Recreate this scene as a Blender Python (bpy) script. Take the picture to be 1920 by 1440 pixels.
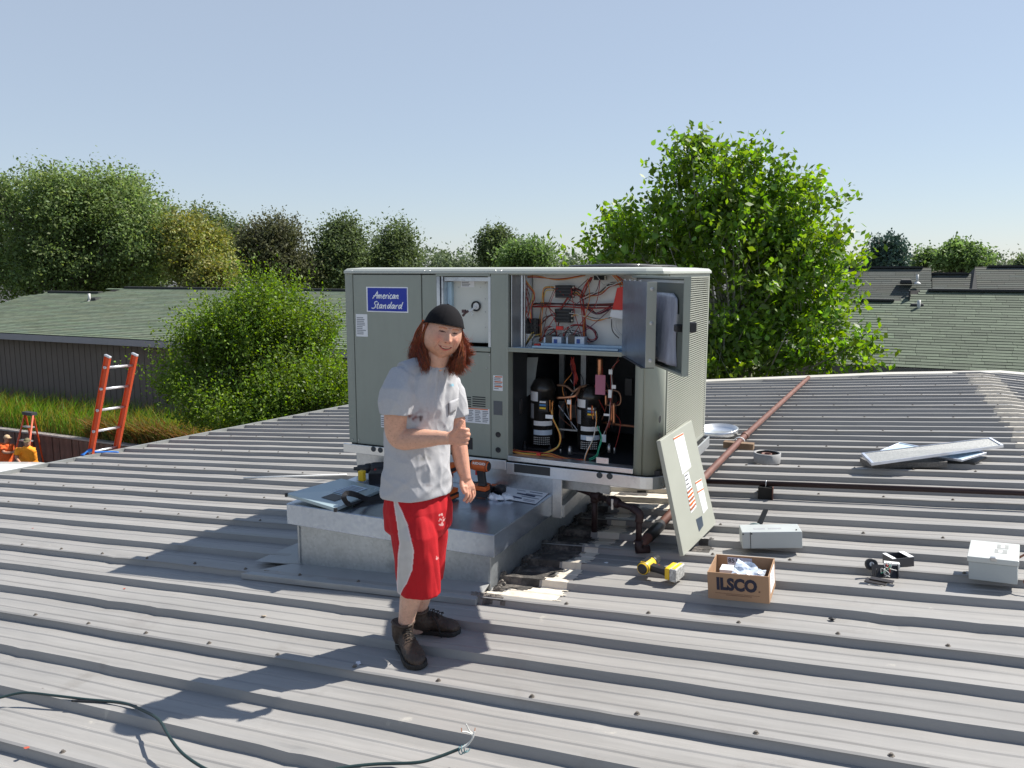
import bpy, bmesh, math, random
import numpy as np
from mathutils import Vector, Matrix
random.seed(7); rng = np.random.default_rng(7)
for o in list(bpy.data.objects): bpy.data.objects.remove(o)
SC = bpy.context.scene; COL = SC.collection

# ---------------- camera, sky, sun, exposure ----------------
FPX, CX, CY = 1500.0, 960.0, 720.0
PITCH = math.atan(212/1500.); YAW = math.radians(24.67)
CAM = np.array([0, 0, 1.9])
HV = np.array([-math.sin(YAW), math.cos(YAW), 0.]); RV = np.array([math.cos(YAW), math.sin(YAW), 0.]); ZV = np.array([0, 0, 1.])
FV = math.cos(PITCH)*HV - math.sin(PITCH)*ZV; UV = math.sin(PITCH)*HV + math.cos(PITCH)*ZV
cd = bpy.data.cameras.new('camera'); cd.sensor_width = 36; cd.lens = 36*FPX/1920
cd.clip_start = .05; cd.clip_end = 2000
co = bpy.data.objects.new('camera', cd); COL.objects.link(co); SC.camera = co
co.matrix_world = Matrix(((RV[0], UV[0], -FV[0], CAM[0]), (RV[1], UV[1], -FV[1], CAM[1]), (RV[2], UV[2], -FV[2], CAM[2]), (0, 0, 0, 1)))
SUN = Vector((.43, .468, .771)).normalized()
w = bpy.data.worlds.new('World'); SC.world = w; w.use_nodes = True
nt = w.node_tree; bg = nt.nodes['Background']
sk = nt.nodes.new('ShaderNodeTexSky'); sk.sky_type = 'NISHITA'; sk.sun_disc = False
sk.sun_elevation = math.asin(SUN.z); sk.sun_rotation = math.atan2(SUN.x, SUN.y)
sk.altitude = 50; sk.air_density = 1.0; sk.dust_density = .25; sk.ozone_density = 2.2
mxs = nt.nodes.new('ShaderNodeMix'); mxs.data_type = 'RGBA'; mxs.inputs[0].default_value = .58; mxs.inputs[7].default_value = (3.85, 4.35, 5.1, 1)   # thin even summer haze over the clear sky
gz = nt.nodes.new('ShaderNodeNewGeometry'); sz = nt.nodes.new('ShaderNodeSeparateXYZ'); mz = nt.nodes.new('ShaderNodeMapRange'); nt.links.new(gz.outputs['Incoming'], sz.inputs[0])
mz.inputs['From Min'].default_value = -.30; mz.inputs['From Max'].default_value = -.75; mz.inputs['To Min'].default_value = .62; mz.inputs['To Max'].default_value = .12; nt.links.new(sz.outputs['Z'], mz.inputs[0]); nt.links.new(mz.outputs[0], mxs.inputs[0])
nt.links.new(sk.outputs[0], mxs.inputs[6]); nt.links.new(mxs.outputs[2], bg.inputs[0]); bg.inputs[1].default_value = .088
sl = bpy.data.lights.new('sun', 'SUN'); sl.energy = 5.0; sl.angle = math.radians(.53); sl.color = (1, .95, .87)
so = bpy.data.objects.new('sun', sl); COL.objects.link(so); so.rotation_euler = SUN.to_track_quat('Z', 'Y').to_euler()
SC.view_settings.view_transform = 'Standard'; SC.view_settings.look = 'None'
SC.view_settings.exposure = 0.68; SC.view_settings.gamma = 1.0; SC.view_settings.use_curve_mapping = False

# ---------------- helpers: measuring on known planes ----------------
T = 0.0733; C0 = 0.1503
def ray(px, py): return FV + RV*(px-CX)/FPX + UV*(CY-py)/FPX
def hit(px, py, n, d):
    r = ray(px, py); n = np.array(n, float); return CAM + r*((d-n@CAM)/(n@r))
def roofp(px, py, lift=0.): return hit(px, py, (-T, 0, 1), C0+lift)
def yp(px, py, y): return hit(px, py, (0, 1, 0), y)
def xp(px, py, x): return hit(px, py, (1, 0, 0), x)
def zp(px, py, z): return hit(px, py, (0, 0, 1), z)
def fwd(px, py, d):
    r = ray(px, py); return CAM + r*(d/(r@HV))
XR = 1.5
def zpan(x): return T*x+C0 if x < XR else T*XR+C0 - T*(x-XR)

# ---------------- helpers: objects ----------------
class MB:
    def __init__(s): s.v = []; s.f = []; s.mi = []; s.cur = 0; s.M = None; s.sm = []; s.smooth = False
    def add(s, vs, fs):
        b = len(s.v)
        if s.M is not None: vs = [s.M @ Vector(v) for v in vs]
        s.v += [tuple(v) for v in vs]; s.f += [tuple(b+i for i in f) for f in fs]; s.mi += [s.cur]*len(fs); s.sm += [s.smooth]*len(fs)
        return s
    def hexa(s, p): return s.add(p, [(0, 3, 2, 1), (4, 5, 6, 7), (0, 1, 5, 4), (1, 2, 6, 5), (2, 3, 7, 6), (3, 0, 4, 7)])
    def box(s, x0, x1, y0, y1, z0, z1):
        return s.hexa([(x0, y0, z0), (x1, y0, z0), (x1, y1, z0), (x0, y1, z0), (x0, y0, z1), (x1, y0, z1), (x1, y1, z1), (x0, y1, z1)])
    def quad(s, a, b, c, d): return s.add([a, b, c, d], [(0, 1, 2, 3)])
    def slab(s, a, b, c, d, t):      # quad with thickness t against its normal
        a, b, c, d = map(Vector, (a, b, c, d)); n = (b-a).cross(d-a).normalized()*t
        return s.hexa([a-n, b-n, c-n, d-n, a, b, c, d])
    def loft(s, rings, caps=True, closed=True):
        n = len(rings[0]); vs = [p for r in rings for p in r]; fs = []
        for i in range(len(rings)-1):
            for j in range(n if closed else n-1):
                k = (j+1) % n; fs.append((i*n+j, i*n+k, (i+1)*n+k, (i+1)*n+j))
        if caps: fs += [tuple(range(n-1, -1, -1)), tuple(range((len(rings)-1)*n, len(rings)*n))]
        return s.add(vs, fs)
    def tube(s, pts, r, n=8, caps=True):
        pts = [Vector(p) for p in pts]; m = len(pts); rs = list(r) if hasattr(r, '__len__') else [r]*m
        rings = []; up = None
        for i, p in enumerate(pts):
            t = (pts[min(i+1, m-1)]-pts[max(i-1, 0)])
            t = t.normalized() if t.length > 1e-9 else Vector((0, 0, 1))
            if up is None:
                up = t.cross(Vector((0, 0, 1)) if abs(t.z) < .9 else Vector((1, 0, 0))).normalized()
            else:
                up = (up - t*up.dot(t)); up = up.normalized() if up.length > 1e-6 else t.orthogonal().normalized()
            b = t.cross(up)
            rings.append([p+(up*math.cos(2*math.pi*k/n)+b*math.sin(2*math.pi*k/n))*rs[i] for k in range(n)])
        return s.loft(rings, caps)
    def lathe(s, c, axis, prof, n=20, caps=True):   # prof: (distance along axis, radius)
        c = Vector(c); a = Vector(axis).normalized(); u = a.orthogonal().normalized(); b = a.cross(u)
        return s.loft([[c+a*h+(u*math.cos(2*math.pi*k/n)+b*math.sin(2*math.pi*k/n))*r for k in range(n)] for h, r in prof], caps)
    def prism(s, poly, o, ux, uy, un, t):           # polygon in plane (ux,uy) at o, extruded t along un
        o, ux, uy, un = map(Vector, (o, ux, uy, un)); n = len(poly)
        return s.loft([[o+ux*x+uy*y for x, y in poly], [o+ux*x+uy*y+un*t for x, y in poly]])
    def build(s, name, mats, parent=None, bevel=0, seg=2, label=None):
        me = bpy.data.meshes.new(name); me.from_pydata(s.v, [], s.f)
        for m in (mats if isinstance(mats, (list, tuple)) else [mats]): me.materials.append(m)
        me.polygons.foreach_set('material_index', s.mi); me.polygons.foreach_set('use_smooth', s.sm)
        bm = bmesh.new(); bm.from_mesh(me); bmesh.ops.recalc_face_normals(bm, faces=bm.faces); bm.to_mesh(me); bm.free()
        o = link(name, me, parent)
        if bevel:
            b = o.modifiers.new('bevel', 'BEVEL'); b.width = bevel; b.segments = seg; b.limit_method = 'ANGLE'; b.angle_limit = .6; b.harden_normals = False
        if label: o['label'] = label
        return o
def link(name, me, parent=None):
    o = bpy.data.objects.new(name, me); COL.objects.link(o)
    if parent is not None:
        o.parent = parent
        if parent.type == 'EMPTY': o.matrix_parent_inverse = Matrix.Translation(-parent.location)
    return o
def thing(name, label, cat, loc=(0, 0, 0), group=None):
    o = bpy.data.objects.new(name, None); COL.objects.link(o); o.location = Vector(loc); o.empty_display_size = .1
    o['label'] = label; o['category'] = cat
    if group: o['group'] = group
    return o
def tag(o, label, cat, group=None):
    o['label'] = label; o['category'] = cat
    if group: o['group'] = group
    return o
def rawmesh(name, V, F, mats, parent=None, cols=None, smooth=False, mi=None):
    V = np.asarray(V, np.float32); F = np.asarray(F, np.int32); k = F.shape[1]
    me = bpy.data.meshes.new(name); me.vertices.add(len(V)); me.vertices.foreach_set('co', V.ravel())
    me.loops.add(F.size); me.loops.foreach_set('vertex_index', F.ravel())
    me.polygons.add(len(F)); me.polygons.foreach_set('loop_start', np.arange(0, F.size, k, dtype=np.int32)); me.polygons.foreach_set('loop_total', np.full(len(F), k, np.int32))
    for m in (mats if isinstance(mats, (list, tuple)) else [mats]): me.materials.append(m)
    if mi is not None: me.polygons.foreach_set('material_index', np.asarray(mi, np.int32))
    me.update(calc_edges=True)
    me.polygons.foreach_set('use_smooth', np.full(len(F), bool(smooth)))
    if cols is not None:
        c = np.asarray(cols, np.float32); a = me.color_attributes.new('tint', 'FLOAT_COLOR', 'POINT')
        a.data.foreach_set('color', np.hstack([c, np.ones((len(c), 1), np.float32)]).ravel())
    return link(name, me, parent)

def text(name, s, o, ux, uy, h, m, parent=None, width=None, shear=0., bold=0., proud=.0012, align='LEFT', space=1.):
    """lettering as thin raised mesh: origin o, reading along ux, up uy, cap height about h"""
    cu = bpy.data.curves.new(name, 'FONT'); cu.body = s; cu.size = 1; cu.shear = shear; cu.offset = bold; cu.extrude = .001; cu.resolution_u = 3; cu.space_character = space
    cu.align_x = align; cu.space_line = .95
    t = bpy.data.objects.new(name, cu); COL.objects.link(t); bpy.context.view_layer.update()
    me = bpy.data.meshes.new_from_object(t.evaluated_get(bpy.context.evaluated_depsgraph_get())); bpy.data.objects.remove(t)
    co_ = np.zeros(len(me.vertices)*3); me.vertices.foreach_get('co', co_); co_ = co_.reshape(-1, 3)
    sy = h/.7; sx = sy
    if width: sx = width/max(1e-6, co_[:, 0].max()-co_[:, 0].min())
    ux = np.array(ux, float); ux /= np.linalg.norm(ux); uy = np.array(uy, float); uy /= np.linalg.norm(uy); un = np.cross(ux, uy)
    P = np.array(o)+np.outer(co_[:, 0]*sx, ux)+np.outer(co_[:, 1]*sy, uy)+np.outer(co_[:, 2]*.3+proud, un)
    me.vertices.foreach_set('co', P.astype(np.float32).ravel()); me.materials.clear(); me.materials.append(m); me.update()
    return link(name, me, parent)

# ---------------- materials ----------------
MATS = {}
def pmat(name, col, rough=.6, metal=0., var=.12, vs=6., bump=0., bs=80., spec=.5, col2=None, streak=None, attr=False, trans=0., coat=0., objrand=0., dirt=None):
    if name in MATS: return MATS[name]
    m = bpy.data.materials.new(name); m.use_nodes = True; N = m.node_tree.nodes; L = m.node_tree.links; p = N['Principled BSDF']
    p.inputs['Roughness'].default_value = rough; p.inputs['Metallic'].default_value = metal; p.inputs['Specular IOR Level'].default_value = spec
    if coat: p.inputs['Coat Weight'].default_value = coat; p.inputs['Coat Roughness'].default_value = .2
    tc = N.new('ShaderNodeTexCoord'); src = tc.outputs['Object']
    if streak:
        mp = N.new('ShaderNodeMapping'); mp.inputs['Scale'].default_value = streak; L.new(src, mp.inputs[0]); src = mp.outputs[0]
    n = N.new('ShaderNodeTexNoise'); n.inputs['Scale'].default_value = vs; n.inputs['Detail'].default_value = 7; n.inputs['Roughness'].default_value = .62; L.new(src, n.inputs['Vector'])
    r = N.new('ShaderNodeValToRGB'); L.new(n.outputs[0], r.inputs[0]); r.color_ramp.elements[0].position = .3; r.color_ramp.elements[1].position = .7
    c = np.array(col[:3]); a = c*(1-var); b = np.clip(c*(1+var), 0, 1) if col2 is None else np.array(col2)
    r.color_ramp.elements[0].color = (*a, 1); r.color_ramp.elements[1].color = (*b, 1)
    out = r.outputs[0]
    if attr:
        at = N.new('ShaderNodeAttribute'); at.attribute_name = 'tint'; mx = N.new('ShaderNodeMix'); mx.data_type = 'RGBA'; mx.blend_type = 'MULTIPLY'; mx.inputs[0].default_value = 1
        L.new(out, mx.inputs[6]); L.new(at.outputs['Color'], mx.inputs[7]); out = mx.outputs[2]
    if objrand:
        oi = N.new('ShaderNodeObjectInfo'); hs = N.new('ShaderNodeMapRange'); hs.inputs['To Min'].default_value = 1-objrand; hs.inputs['To Max'].default_value = 1+objrand
        L.new(oi.outputs['Random'], hs.inputs[0]); mx = N.new('ShaderNodeVectorMath'); mx.operation = 'SCALE'; L.new(out, mx.inputs[0]); L.new(hs.outputs[0], mx.inputs['Scale']); out = mx.outputs[0]
    if dirt:   # (colour, scale, threshold, amount): blotchy grime
        n3 = N.new('ShaderNodeTexNoise'); n3.inputs['Scale'].default_value = dirt[1]; n3.inputs['Detail'].default_value = 9; n3.inputs['Roughness'].default_value = .7; L.new(tc.outputs['Object'], n3.inputs['Vector'])
        mr = N.new('ShaderNodeMapRange'); mr.inputs['From Min'].default_value = dirt[2]; mr.inputs['From Max'].default_value = dirt[2]+.12; mr.inputs['To Max'].default_value = dirt[3]; L.new(n3.outputs[0], mr.inputs[0])
        mx = N.new('ShaderNodeMix'); mx.data_type = 'RGBA'; L.new(mr.outputs[0], mx.inputs[0]); L.new(out, mx.inputs[6]); mx.inputs[7].default_value = (*dirt[0], 1); out = mx.outputs[2]
    L.new(out, p.inputs['Base Color'])
    rr = N.new('ShaderNodeMapRange'); rr.inputs['To Min'].default_value = max(0, rough-.1); rr.inputs['To Max'].default_value = min(1, rough+.12); L.new(n.outputs[0], rr.inputs[0]); L.new(rr.outputs[0], p.inputs['Roughness'])
    if bump:
        n2 = N.new('ShaderNodeTexNoise'); n2.inputs['Scale'].default_value = bs; n2.inputs['Detail'].default_value = 4; L.new(tc.outputs['Object'], n2.inputs['Vector'])
        bu = N.new('ShaderNodeBump'); bu.inputs['Strength'].default_value = bump; bu.inputs['Distance'].default_value = .01; L.new(n2.outputs[0], bu.inputs['Height']); L.new(bu.outputs[0], p.inputs['Normal'])
    if trans:
        tr = N.new('ShaderNodeBsdfTranslucent'); ms = N.new('ShaderNodeMixShader'); ms.inputs[0].default_value = trans
        hs = N.new('ShaderNodeHueSaturation'); hs.inputs['Hue'].default_value = .497; hs.inputs['Saturation'].default_value = 1.15; hs.inputs['Value'].default_value = 1.6; L.new(out, hs.inputs['Color']); L.new(hs.outputs[0], tr.inputs[0])
        L.new(p.outputs[0], ms.inputs[1]); L.new(tr.outputs[0], ms.inputs[2]); L.new(ms.outputs[0], N['Material Output'].inputs[0])
    MATS[name] = m; return m
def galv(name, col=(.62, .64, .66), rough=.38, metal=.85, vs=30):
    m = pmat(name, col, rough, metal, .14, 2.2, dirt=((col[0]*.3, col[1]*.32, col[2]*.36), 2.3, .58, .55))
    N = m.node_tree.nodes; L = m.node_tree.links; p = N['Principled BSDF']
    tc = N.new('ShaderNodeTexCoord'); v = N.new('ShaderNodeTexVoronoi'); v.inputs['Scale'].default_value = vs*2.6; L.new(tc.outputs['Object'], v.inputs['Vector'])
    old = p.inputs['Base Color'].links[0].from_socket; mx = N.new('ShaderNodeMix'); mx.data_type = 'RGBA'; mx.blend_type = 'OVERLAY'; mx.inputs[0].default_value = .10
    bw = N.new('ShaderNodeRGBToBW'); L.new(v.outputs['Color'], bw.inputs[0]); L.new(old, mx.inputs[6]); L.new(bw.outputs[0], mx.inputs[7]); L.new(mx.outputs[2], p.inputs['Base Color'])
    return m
ROOF = pmat('weathered_roof_paint', (.292, .283, .27), .48, .0, .13, 2.2, .012, 90, streak=(.22, 2.5, 1), dirt=((.20, .185, .165), 2.4, .60, .5))
def scuff(m, scale=(1.2, 34, 20), lo=.88, hi=1.08, spots=True):
    N = m.node_tree.nodes; L = m.node_tree.links; p = N['Principled BSDF']; src = p.inputs['Base Color'].links[0].from_socket
    tc = N.new('ShaderNodeTexCoord'); mp = N.new('ShaderNodeMapping'); mp.inputs['Scale'].default_value = scale; L.new(tc.outputs['Object'], mp.inputs[0])
    n = N.new('ShaderNodeTexNoise'); n.inputs['Scale'].default_value = 1; n.inputs['Detail'].default_value = 8; n.inputs['Roughness'].default_value = .75; L.new(mp.outputs[0], n.inputs['Vector'])
    r = N.new('ShaderNodeMapRange'); r.inputs['From Min'].default_value = .3; r.inputs['From Max'].default_value = .7; r.inputs['To Min'].default_value = lo; r.inputs['To Max'].default_value = hi; L.new(n.outputs[0], r.inputs[0])
    v = N.new('ShaderNodeVectorMath'); v.operation = 'SCALE'; L.new(src, v.inputs[0]); L.new(r.outputs[0], v.inputs['Scale']); out = v.outputs[0]
    if spots:      # pale smears and rusty specks
        for sc_, th, col, am in ((5.5, .66, (.55, .52, .45), .45), (16, .72, (.24, .15, .09), .6), (1.1, .60, (.22, .20, .185), .35)):
            q = N.new('ShaderNodeTexNoise'); q.inputs['Scale'].default_value = sc_; q.inputs['Detail'].default_value = 9; q.inputs['Roughness'].default_value = .7; L.new(tc.outputs['Object'], q.inputs['Vector'])
            k = N.new('ShaderNodeMapRange'); k.inputs['From Min'].default_value = th; k.inputs['From Max'].default_value = th+.06; k.inputs['To Max'].default_value = am; L.new(q.outputs[0], k.inputs[0])
            mx = N.new('ShaderNodeMix'); mx.data_type = 'RGBA'; L.new(k.outputs[0], mx.inputs[0]); L.new(out, mx.inputs[6]); mx.inputs[7].default_value = (*col, 1); out = mx.outputs[2]
    L.new(out, p.inputs['Base Color'])
scuff(ROOF)
UNIT = pmat('greenish_grey_unit_paint', (.295, .318, .27), .42, 0, .04, 3, .02, 200)
scuff(UNIT, (14, 14, 2.5), .95, 1.04, False)
UNITL = pmat('pale_unit_paint', (.38, .39, .335), .45, 0, .04, 3)
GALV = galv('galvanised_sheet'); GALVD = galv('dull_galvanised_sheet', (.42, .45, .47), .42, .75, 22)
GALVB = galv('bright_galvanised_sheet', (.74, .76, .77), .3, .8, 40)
BLACK = pmat('black_plastic', (.018, .018, .02), .45, 0, .2); DARK = pmat('dark_interior', (.035, .038, .04), .6, 0, .3)
WHITE = pmat('white_paint', (.78, .78, .76), .5, 0, .04); PAPER = pmat('white_paper', (.78, .79, .8), .7, 0, .05)
INK = pmat('dark_print', (.03, .03, .04), .6); GREYINK = pmat('grey_print', (.30, .31, .33), .7)
STEEL = pmat('zinc_screw', (.55, .55, .55), .35, .8); TAR = pmat('black_tar', (.06, .055, .05), .8, 0, .5, 12, .5, 60, dirt=((.24, .21, .18), 7, .5, .7))
COPPER = pmat('copper_pipe', (.72, .33, .18), .3, .9); RED = pmat('red_plastic', (.62, .03, .02), .4); YEL = pmat('yellow_plastic', (.80, .52, .02), .4)
ORANGE = pmat('orange_plastic', (.72, .14, .015), .42)
# ================= the metal roof we stand on =================
PIT = .3235
SEAMS = [-1.93, -.96, .01, .98, 1.957, 2.94, 3.93, 4.93, 5.57, 6.53, 7.48, 8.42, 9.33, 10.22, 11.15, 12.1, 13.07, 14.05, 15.0]
HR, BH, TH = .041, .034, .021
RIBS = []; 
for a, b in zip(SEAMS[:-1], SEAMS[1:]):
    k = 2 if b-a < .8 else 3
    RIBS += [a+(b-a)*i/k for i in range(k)]
RIBS.append(SEAMS[-1])
def profile(a, b):          # breakpoints (y, height) from rib a to rib b, excluding b
    w_ = b-a; out = [(a, HR), (a+TH, HR), (a+BH, 0)]
    for f in (.36, .64):
        c = a+w_*f; out += [(c-.014, 0), (c-.006, .0040), (c+.006, .0040), (c+.014, 0)]
    return out+[(b-BH, 0), (b-TH, HR)]
PROF = []
for a, b in zip(RIBS[:-1], RIBS[1:]): PROF += profile(a, b)
PROF.append((RIBS[-1], HR)); PY = np.array([p[0] for p in PROF]); PH = np.array([p[1] for p in PROF])
def ph(y): return float(np.interp(y, PY, PH))
def rz(x, y): return zpan(x)+ph(y)
def eave(y): return -9.5+.215*(y-5.95)
def rake(x): return 14.83+.214*(x-1.83)
metal_roof = thing('metal_roofed_building', 'low building under the ribbed grey metal roof that everything stands on', 'building', (-3, 5, zpan(-3)))
rd_ = random.Random(6); DENTS = [(rd_.uniform(-5, 1.4), rd_.choice(RIBS[8:20]), rd_.uniform(.03, .08), rd_.uniform(.005, .014)) for _ in range(34)]
def dents(x, y):
    v = -sum(d*math.exp(-((x-a)/r)**2-((y-b+.015)/.028)**2) for a, b, r, d in DENTS if abs(x-a) < .25 and abs(y-b) < .08) if 1.5 < y < 5.6 else 0
    return v+dents0(x, y)
def dents0(x, y): return .0016*math.sin(x*3.1+y*5.3)+.0011*math.sin(x*7.7-y*3.9+1)+.0006*math.sin(x*19+y*11)
for i, (a, b) in enumerate(zip(SEAMS[:-1], SEAMS[1:])):
    ys = [(a-.030, HR-.013+.012), (a-.020, HR+.0045)]+[(y, h+(.0045 if y < a+.03 else 0)) for y, h in PROF if a-1e-6 <= y < b-1e-6]+[(b-.004, HR)]
    rows = []
    xs = [None]+list(np.arange(-9, XR-.2, .07 if 1.5 < a < 5 else .22))+[XR, XR+1.2, XR+3.5]
    V = []; n = len(ys)
    for xi, xx in enumerate(xs):
        for (y, h) in ys:
            x = eave(y) if xx is None else max(xx, eave(y)+.02*xi)
            if xx is None: x -= .02
            V.append((x, y, zpan(x)+h+dents(x, y)*(1 if h < .03 else .5)))
    # clip the far panels at the rake
    F = []
    for r in range(len(xs)-1):
        for c in range(n-1):
            q = (r*n+c, (r+1)*n+c, (r+1)*n+c+1, r*n+c+1)
            cx = sum(V[k][0] for k in q)/4; cy = sum(V[k][1] for k in q)/4
            if cy < rake(cx): F.append(q)
    if F: rawmesh('roof_panel', V, F, ROOF, metal_roof)
# screws along seams and purlin lines (too small and many: one piece)
mb = MB()
for s in SEAMS[1:-1]:
    x0 = .13*math.sin(s*9)
    for k in range(-24, 8):
        x = x0+k*.46
        if x < eave(s)+.1 or s > rake(x)-.1 or x > 3: continue
        z = zpan(x)+HR+.004
        mb.lathe((x, s-.004+random.uniform(-.004, .004), z), (0, 0, 1), [(0, .012), (.003, .012), (.0031, .007), (.010, .006)], 7)
for xl in (-8.2, -6.6, -5.1, -3.6, -.4, .45):
    for rb in RIBS:
        for dx, dy in ((0, BH+.03), ):
            x = xl+random.uniform(-.02, .02); y = rb+dy
            if y > rake(x)-.15 or x < eave(y)+.1 or (-3.6 < x < -1.2 and 3.9 < y < 6.6) or rb in SEAMS and random.random() < .3: continue
            mb.lathe((x, y, zpan(x)), (0, 0, 1), [(0, .012), (.003, .012), (.0031, .007), (.010, .006)], 7)
o = mb.build('roof_screws', pmat('dark_screw', (.16, .14, .12), .5, .4), metal_roof); o['kind'] = 'stuff'
# eave trim, rake trim, walls below
mb = MB()
for k in range(14):
    y0, y1 = -2+k*1.1, -2+(k+1)*1.1
    for (yy0, yy1) in ((y0, y1-.004),):
        a0, a1 = eave(yy0)-.05, eave(yy1)-.05
        mb.hexa([(a0-.03, yy0, zpan(a0)-.16), (a0+.03, yy0, zpan(a0)-.16), (a1+.03, yy1, zpan(a1)-.16), (a1-.03, yy1, zpan(a1)-.16), (a0-.03, yy0, zpan(a0)+.042), (a0+.03, yy0, zpan(a0)+.048), (a1+.03, yy1, zpan(a1)+.048), (a1-.03, yy1, zpan(a1)+.042)])
mb.build('eave_trim', pmat('dull_trim', (.30, .31, .30), .5, .2), metal_roof)
mb = MB(); xs = np.arange(-7.8, 5, 1.6)
for x0, x1 in zip(xs[:-1], xs[1:]):
    def rr(x, d, z): return (x, rake(x)+d, zpan(x)+z)
    mb.hexa([rr(x0, -.04, -.3), rr(x1, -.04, -.3), rr(x1, .1, -.3), rr(x0, .1, -.3), rr(x0, -.04, .055), rr(x1, -.04, .055), rr(x1, .1, .075), rr(x0, .1, .075)])
mb.build('rake_trim', pmat('pale_trim', (.52, .50, .45), .5, 0, .1, 3), metal_roof)
mb = MB()
mb.hexa([(-9.0, -2, -5), (2, -2, -5), (2, 14.2, -5), (-7.5, 12.3, -5), (-9.0+.0, -2, -.85), (2, -2, .1), (2, 14.2, .1), (-7.5, 12.3, -.75)])
mb.build('wall', pmat('building_wall', (.35, .3, .25), .8, 0, .1, 3, .2, 30), metal_roof)
# coating patches that follow the corrugation
def patch(name, poly, m, lift=.003, ns=.03, nsc=3., step=.016, label=None, hole=None):
    poly = [tuple(p[:2]) for p in poly]; xs = [p[0] for p in poly]; y0 = min(p[1] for p in poly)-ns; y1 = max(p[1] for p in poly)+ns
    gx = np.arange(min(xs)-ns, max(xs)+ns+step, step)
    gy = sorted(set([round(float(v), 4) for v in PY if y0 < v < y1]+[round(float(v), 4) for v in np.arange(y0, y1, step)]))
    def inside(x, y, P):
        c = False; j = len(P)-1
        for i in range(len(P)):
            if (P[i][1] > y) != (P[j][1] > y) and x < (P[j][0]-P[i][0])*(y-P[i][1])/(P[j][1]-P[i][1])+P[i][0]: c = not c
            j = i
        return c
    V = [(x, y, rz(x, y)+lift+.0008*math.sin(x*61+y*37)+dents(x, y)*.7) for x in gx for y in gy]; n = len(gy); F = []
    for i in range(len(gx)-1):
        for j in range(n-1):
            cx = (gx[i]+gx[i+1])/2; cy = (gy[j]+gy[j+1])/2
            wx = cx+ns*math.sin(cy*23*nsc+cx*7)*.6+ns*math.sin(cy*51*nsc)*.4; wy = cy+ns*math.sin(cx*19*nsc)*.6+ns*.4*math.sin(cx*47+cy*9)
            if inside(wx, wy, poly): F.append((i*n+j, (i+1)*n+j, (i+1)*n+j+1, i*n+j+1))
    return rawmesh(name, V, F, m, metal_roof) if F else None
COAT = pmat('cream_roof_coating', (.66, .60, .50), .7, 0, .12, 6, .25, 60, dirt=((.25, .2, .15), 7, .58, .6))
COATG = pmat('grey_roof_coating', (.42, .39, .35), .8, 0, .2, 7, .3, 50, dirt=((.12, .1, .08), 9, .5, .8))
rp = lambda *a: roofp(*a)
patch('sealant_patch', [rp(1000, 1136), rp(1045, 1128), rp(1080, 1085), rp(1120, 1040), rp(1170, 1005), rp(1185, 960), rp(1165, 955), rp(1135, 1000), rp(1085, 1045), rp(1045, 1080), rp(1010, 1105), rp(900, 1114), rp(905, 1122)], COAT, .0042, .02)
patch('sealant_patch', [rp(925, 1106), rp(1005, 1106), rp(1045, 1075), rp(1085, 1040), rp(1135, 985), rp(1150, 930), rp(1120, 925), rp(1060, 985), rp(1000, 1040), rp(932, 1098)], TAR, .0058, .03)
patch('sealant_patch', [rp(1145, 915), rp(1265, 915), rp(1265, 965), rp(1150, 962), rp(1140, 940)], COAT, .0042, .025)
patch('sealant_patch', [rp(1160, 924), rp(1213, 924), rp(1213, 932), rp(1160, 932)], TAR, .0062, .006)
patch('sealant_patch', [rp(1170, 945), rp(1200, 948), rp(1198, 952), rp(1168, 950)], TAR, .0062, .01)
patch('sealant_patch', [rp(1152, 933), rp(1173, 933), rp(1173, 939), rp(1152, 939)], TAR, .0062, .004)
patch('sealant_patch', [rp(470, 1078), rp(575, 1096), rp(590, 1086), rp(500, 1074)], COATG, .0042, .015)
patch('sealant_patch', [rp(888, 1122), rp(940, 1128), rp(945, 1138), rp(885, 1132)], TAR, .0062, .02)
patch('sealant_patch', [rp(1290, 1030), rp(1335, 1018), rp(1330, 1036), rp(1295, 1036)], TAR, .0042, .015)
patch('ridge_patch', [(XR-.22, 7.5), (XR+.2, 7.5), (XR+.2, 14.6), (XR-.22, 14.6)], pmat('pale_ridge_coating', (.56, .52, .45), .7, 0, .1, 5, .2, 60, dirt=((.38, .35, .31), 5, .5, .7)), .0042, .05, 2., .05)
"""bits"""

# ================= sheet metal curb adapter under the unit =================
curb = thing('sheet_metal_curb', 'low galvanised sheet metal curb box with flat lid in front of the large unit', 'roof curb', (-2.7, 4.6, zpan(-2.7)))
mb = MB()
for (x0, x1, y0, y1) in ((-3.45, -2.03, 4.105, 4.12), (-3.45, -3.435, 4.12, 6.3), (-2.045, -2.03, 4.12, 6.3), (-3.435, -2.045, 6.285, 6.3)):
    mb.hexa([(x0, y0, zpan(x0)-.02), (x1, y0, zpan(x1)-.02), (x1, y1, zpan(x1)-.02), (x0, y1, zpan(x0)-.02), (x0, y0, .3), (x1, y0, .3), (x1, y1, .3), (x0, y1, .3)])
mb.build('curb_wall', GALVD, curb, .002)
mb = MB(); mb.box(-3.462, -3.448, 4.095, 4.115, zpan(-3.45)-.01, .235); mb.box(-2.042, -2.024, 4.098, 4.112, zpan(-2.03)-.01, .235); mb.build('corner_flashing', GALVD, curb, .001)
mb = MB(); zb, zt = .227, .367
mb.box(-3.52, -1.985, 4.065, 5.0, zt-.004, zt)
for (x0, x1, y0, y1) in ((-3.52, -1.985, 4.065, 4.07), (-3.52, -3.515, 4.0701, 5.0), (-1.99, -1.985, 4.0701, 6.28)): mb.box(x0, x1, y0, y1, zb, zt-.0042)
mb.build('lid', galv('lid_sheet_sky_tint', (.42, .48, .57), .22, .85, 18), curb, .003, 2)  # blue of the reflected sky and unit put into the sheet colour
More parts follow.
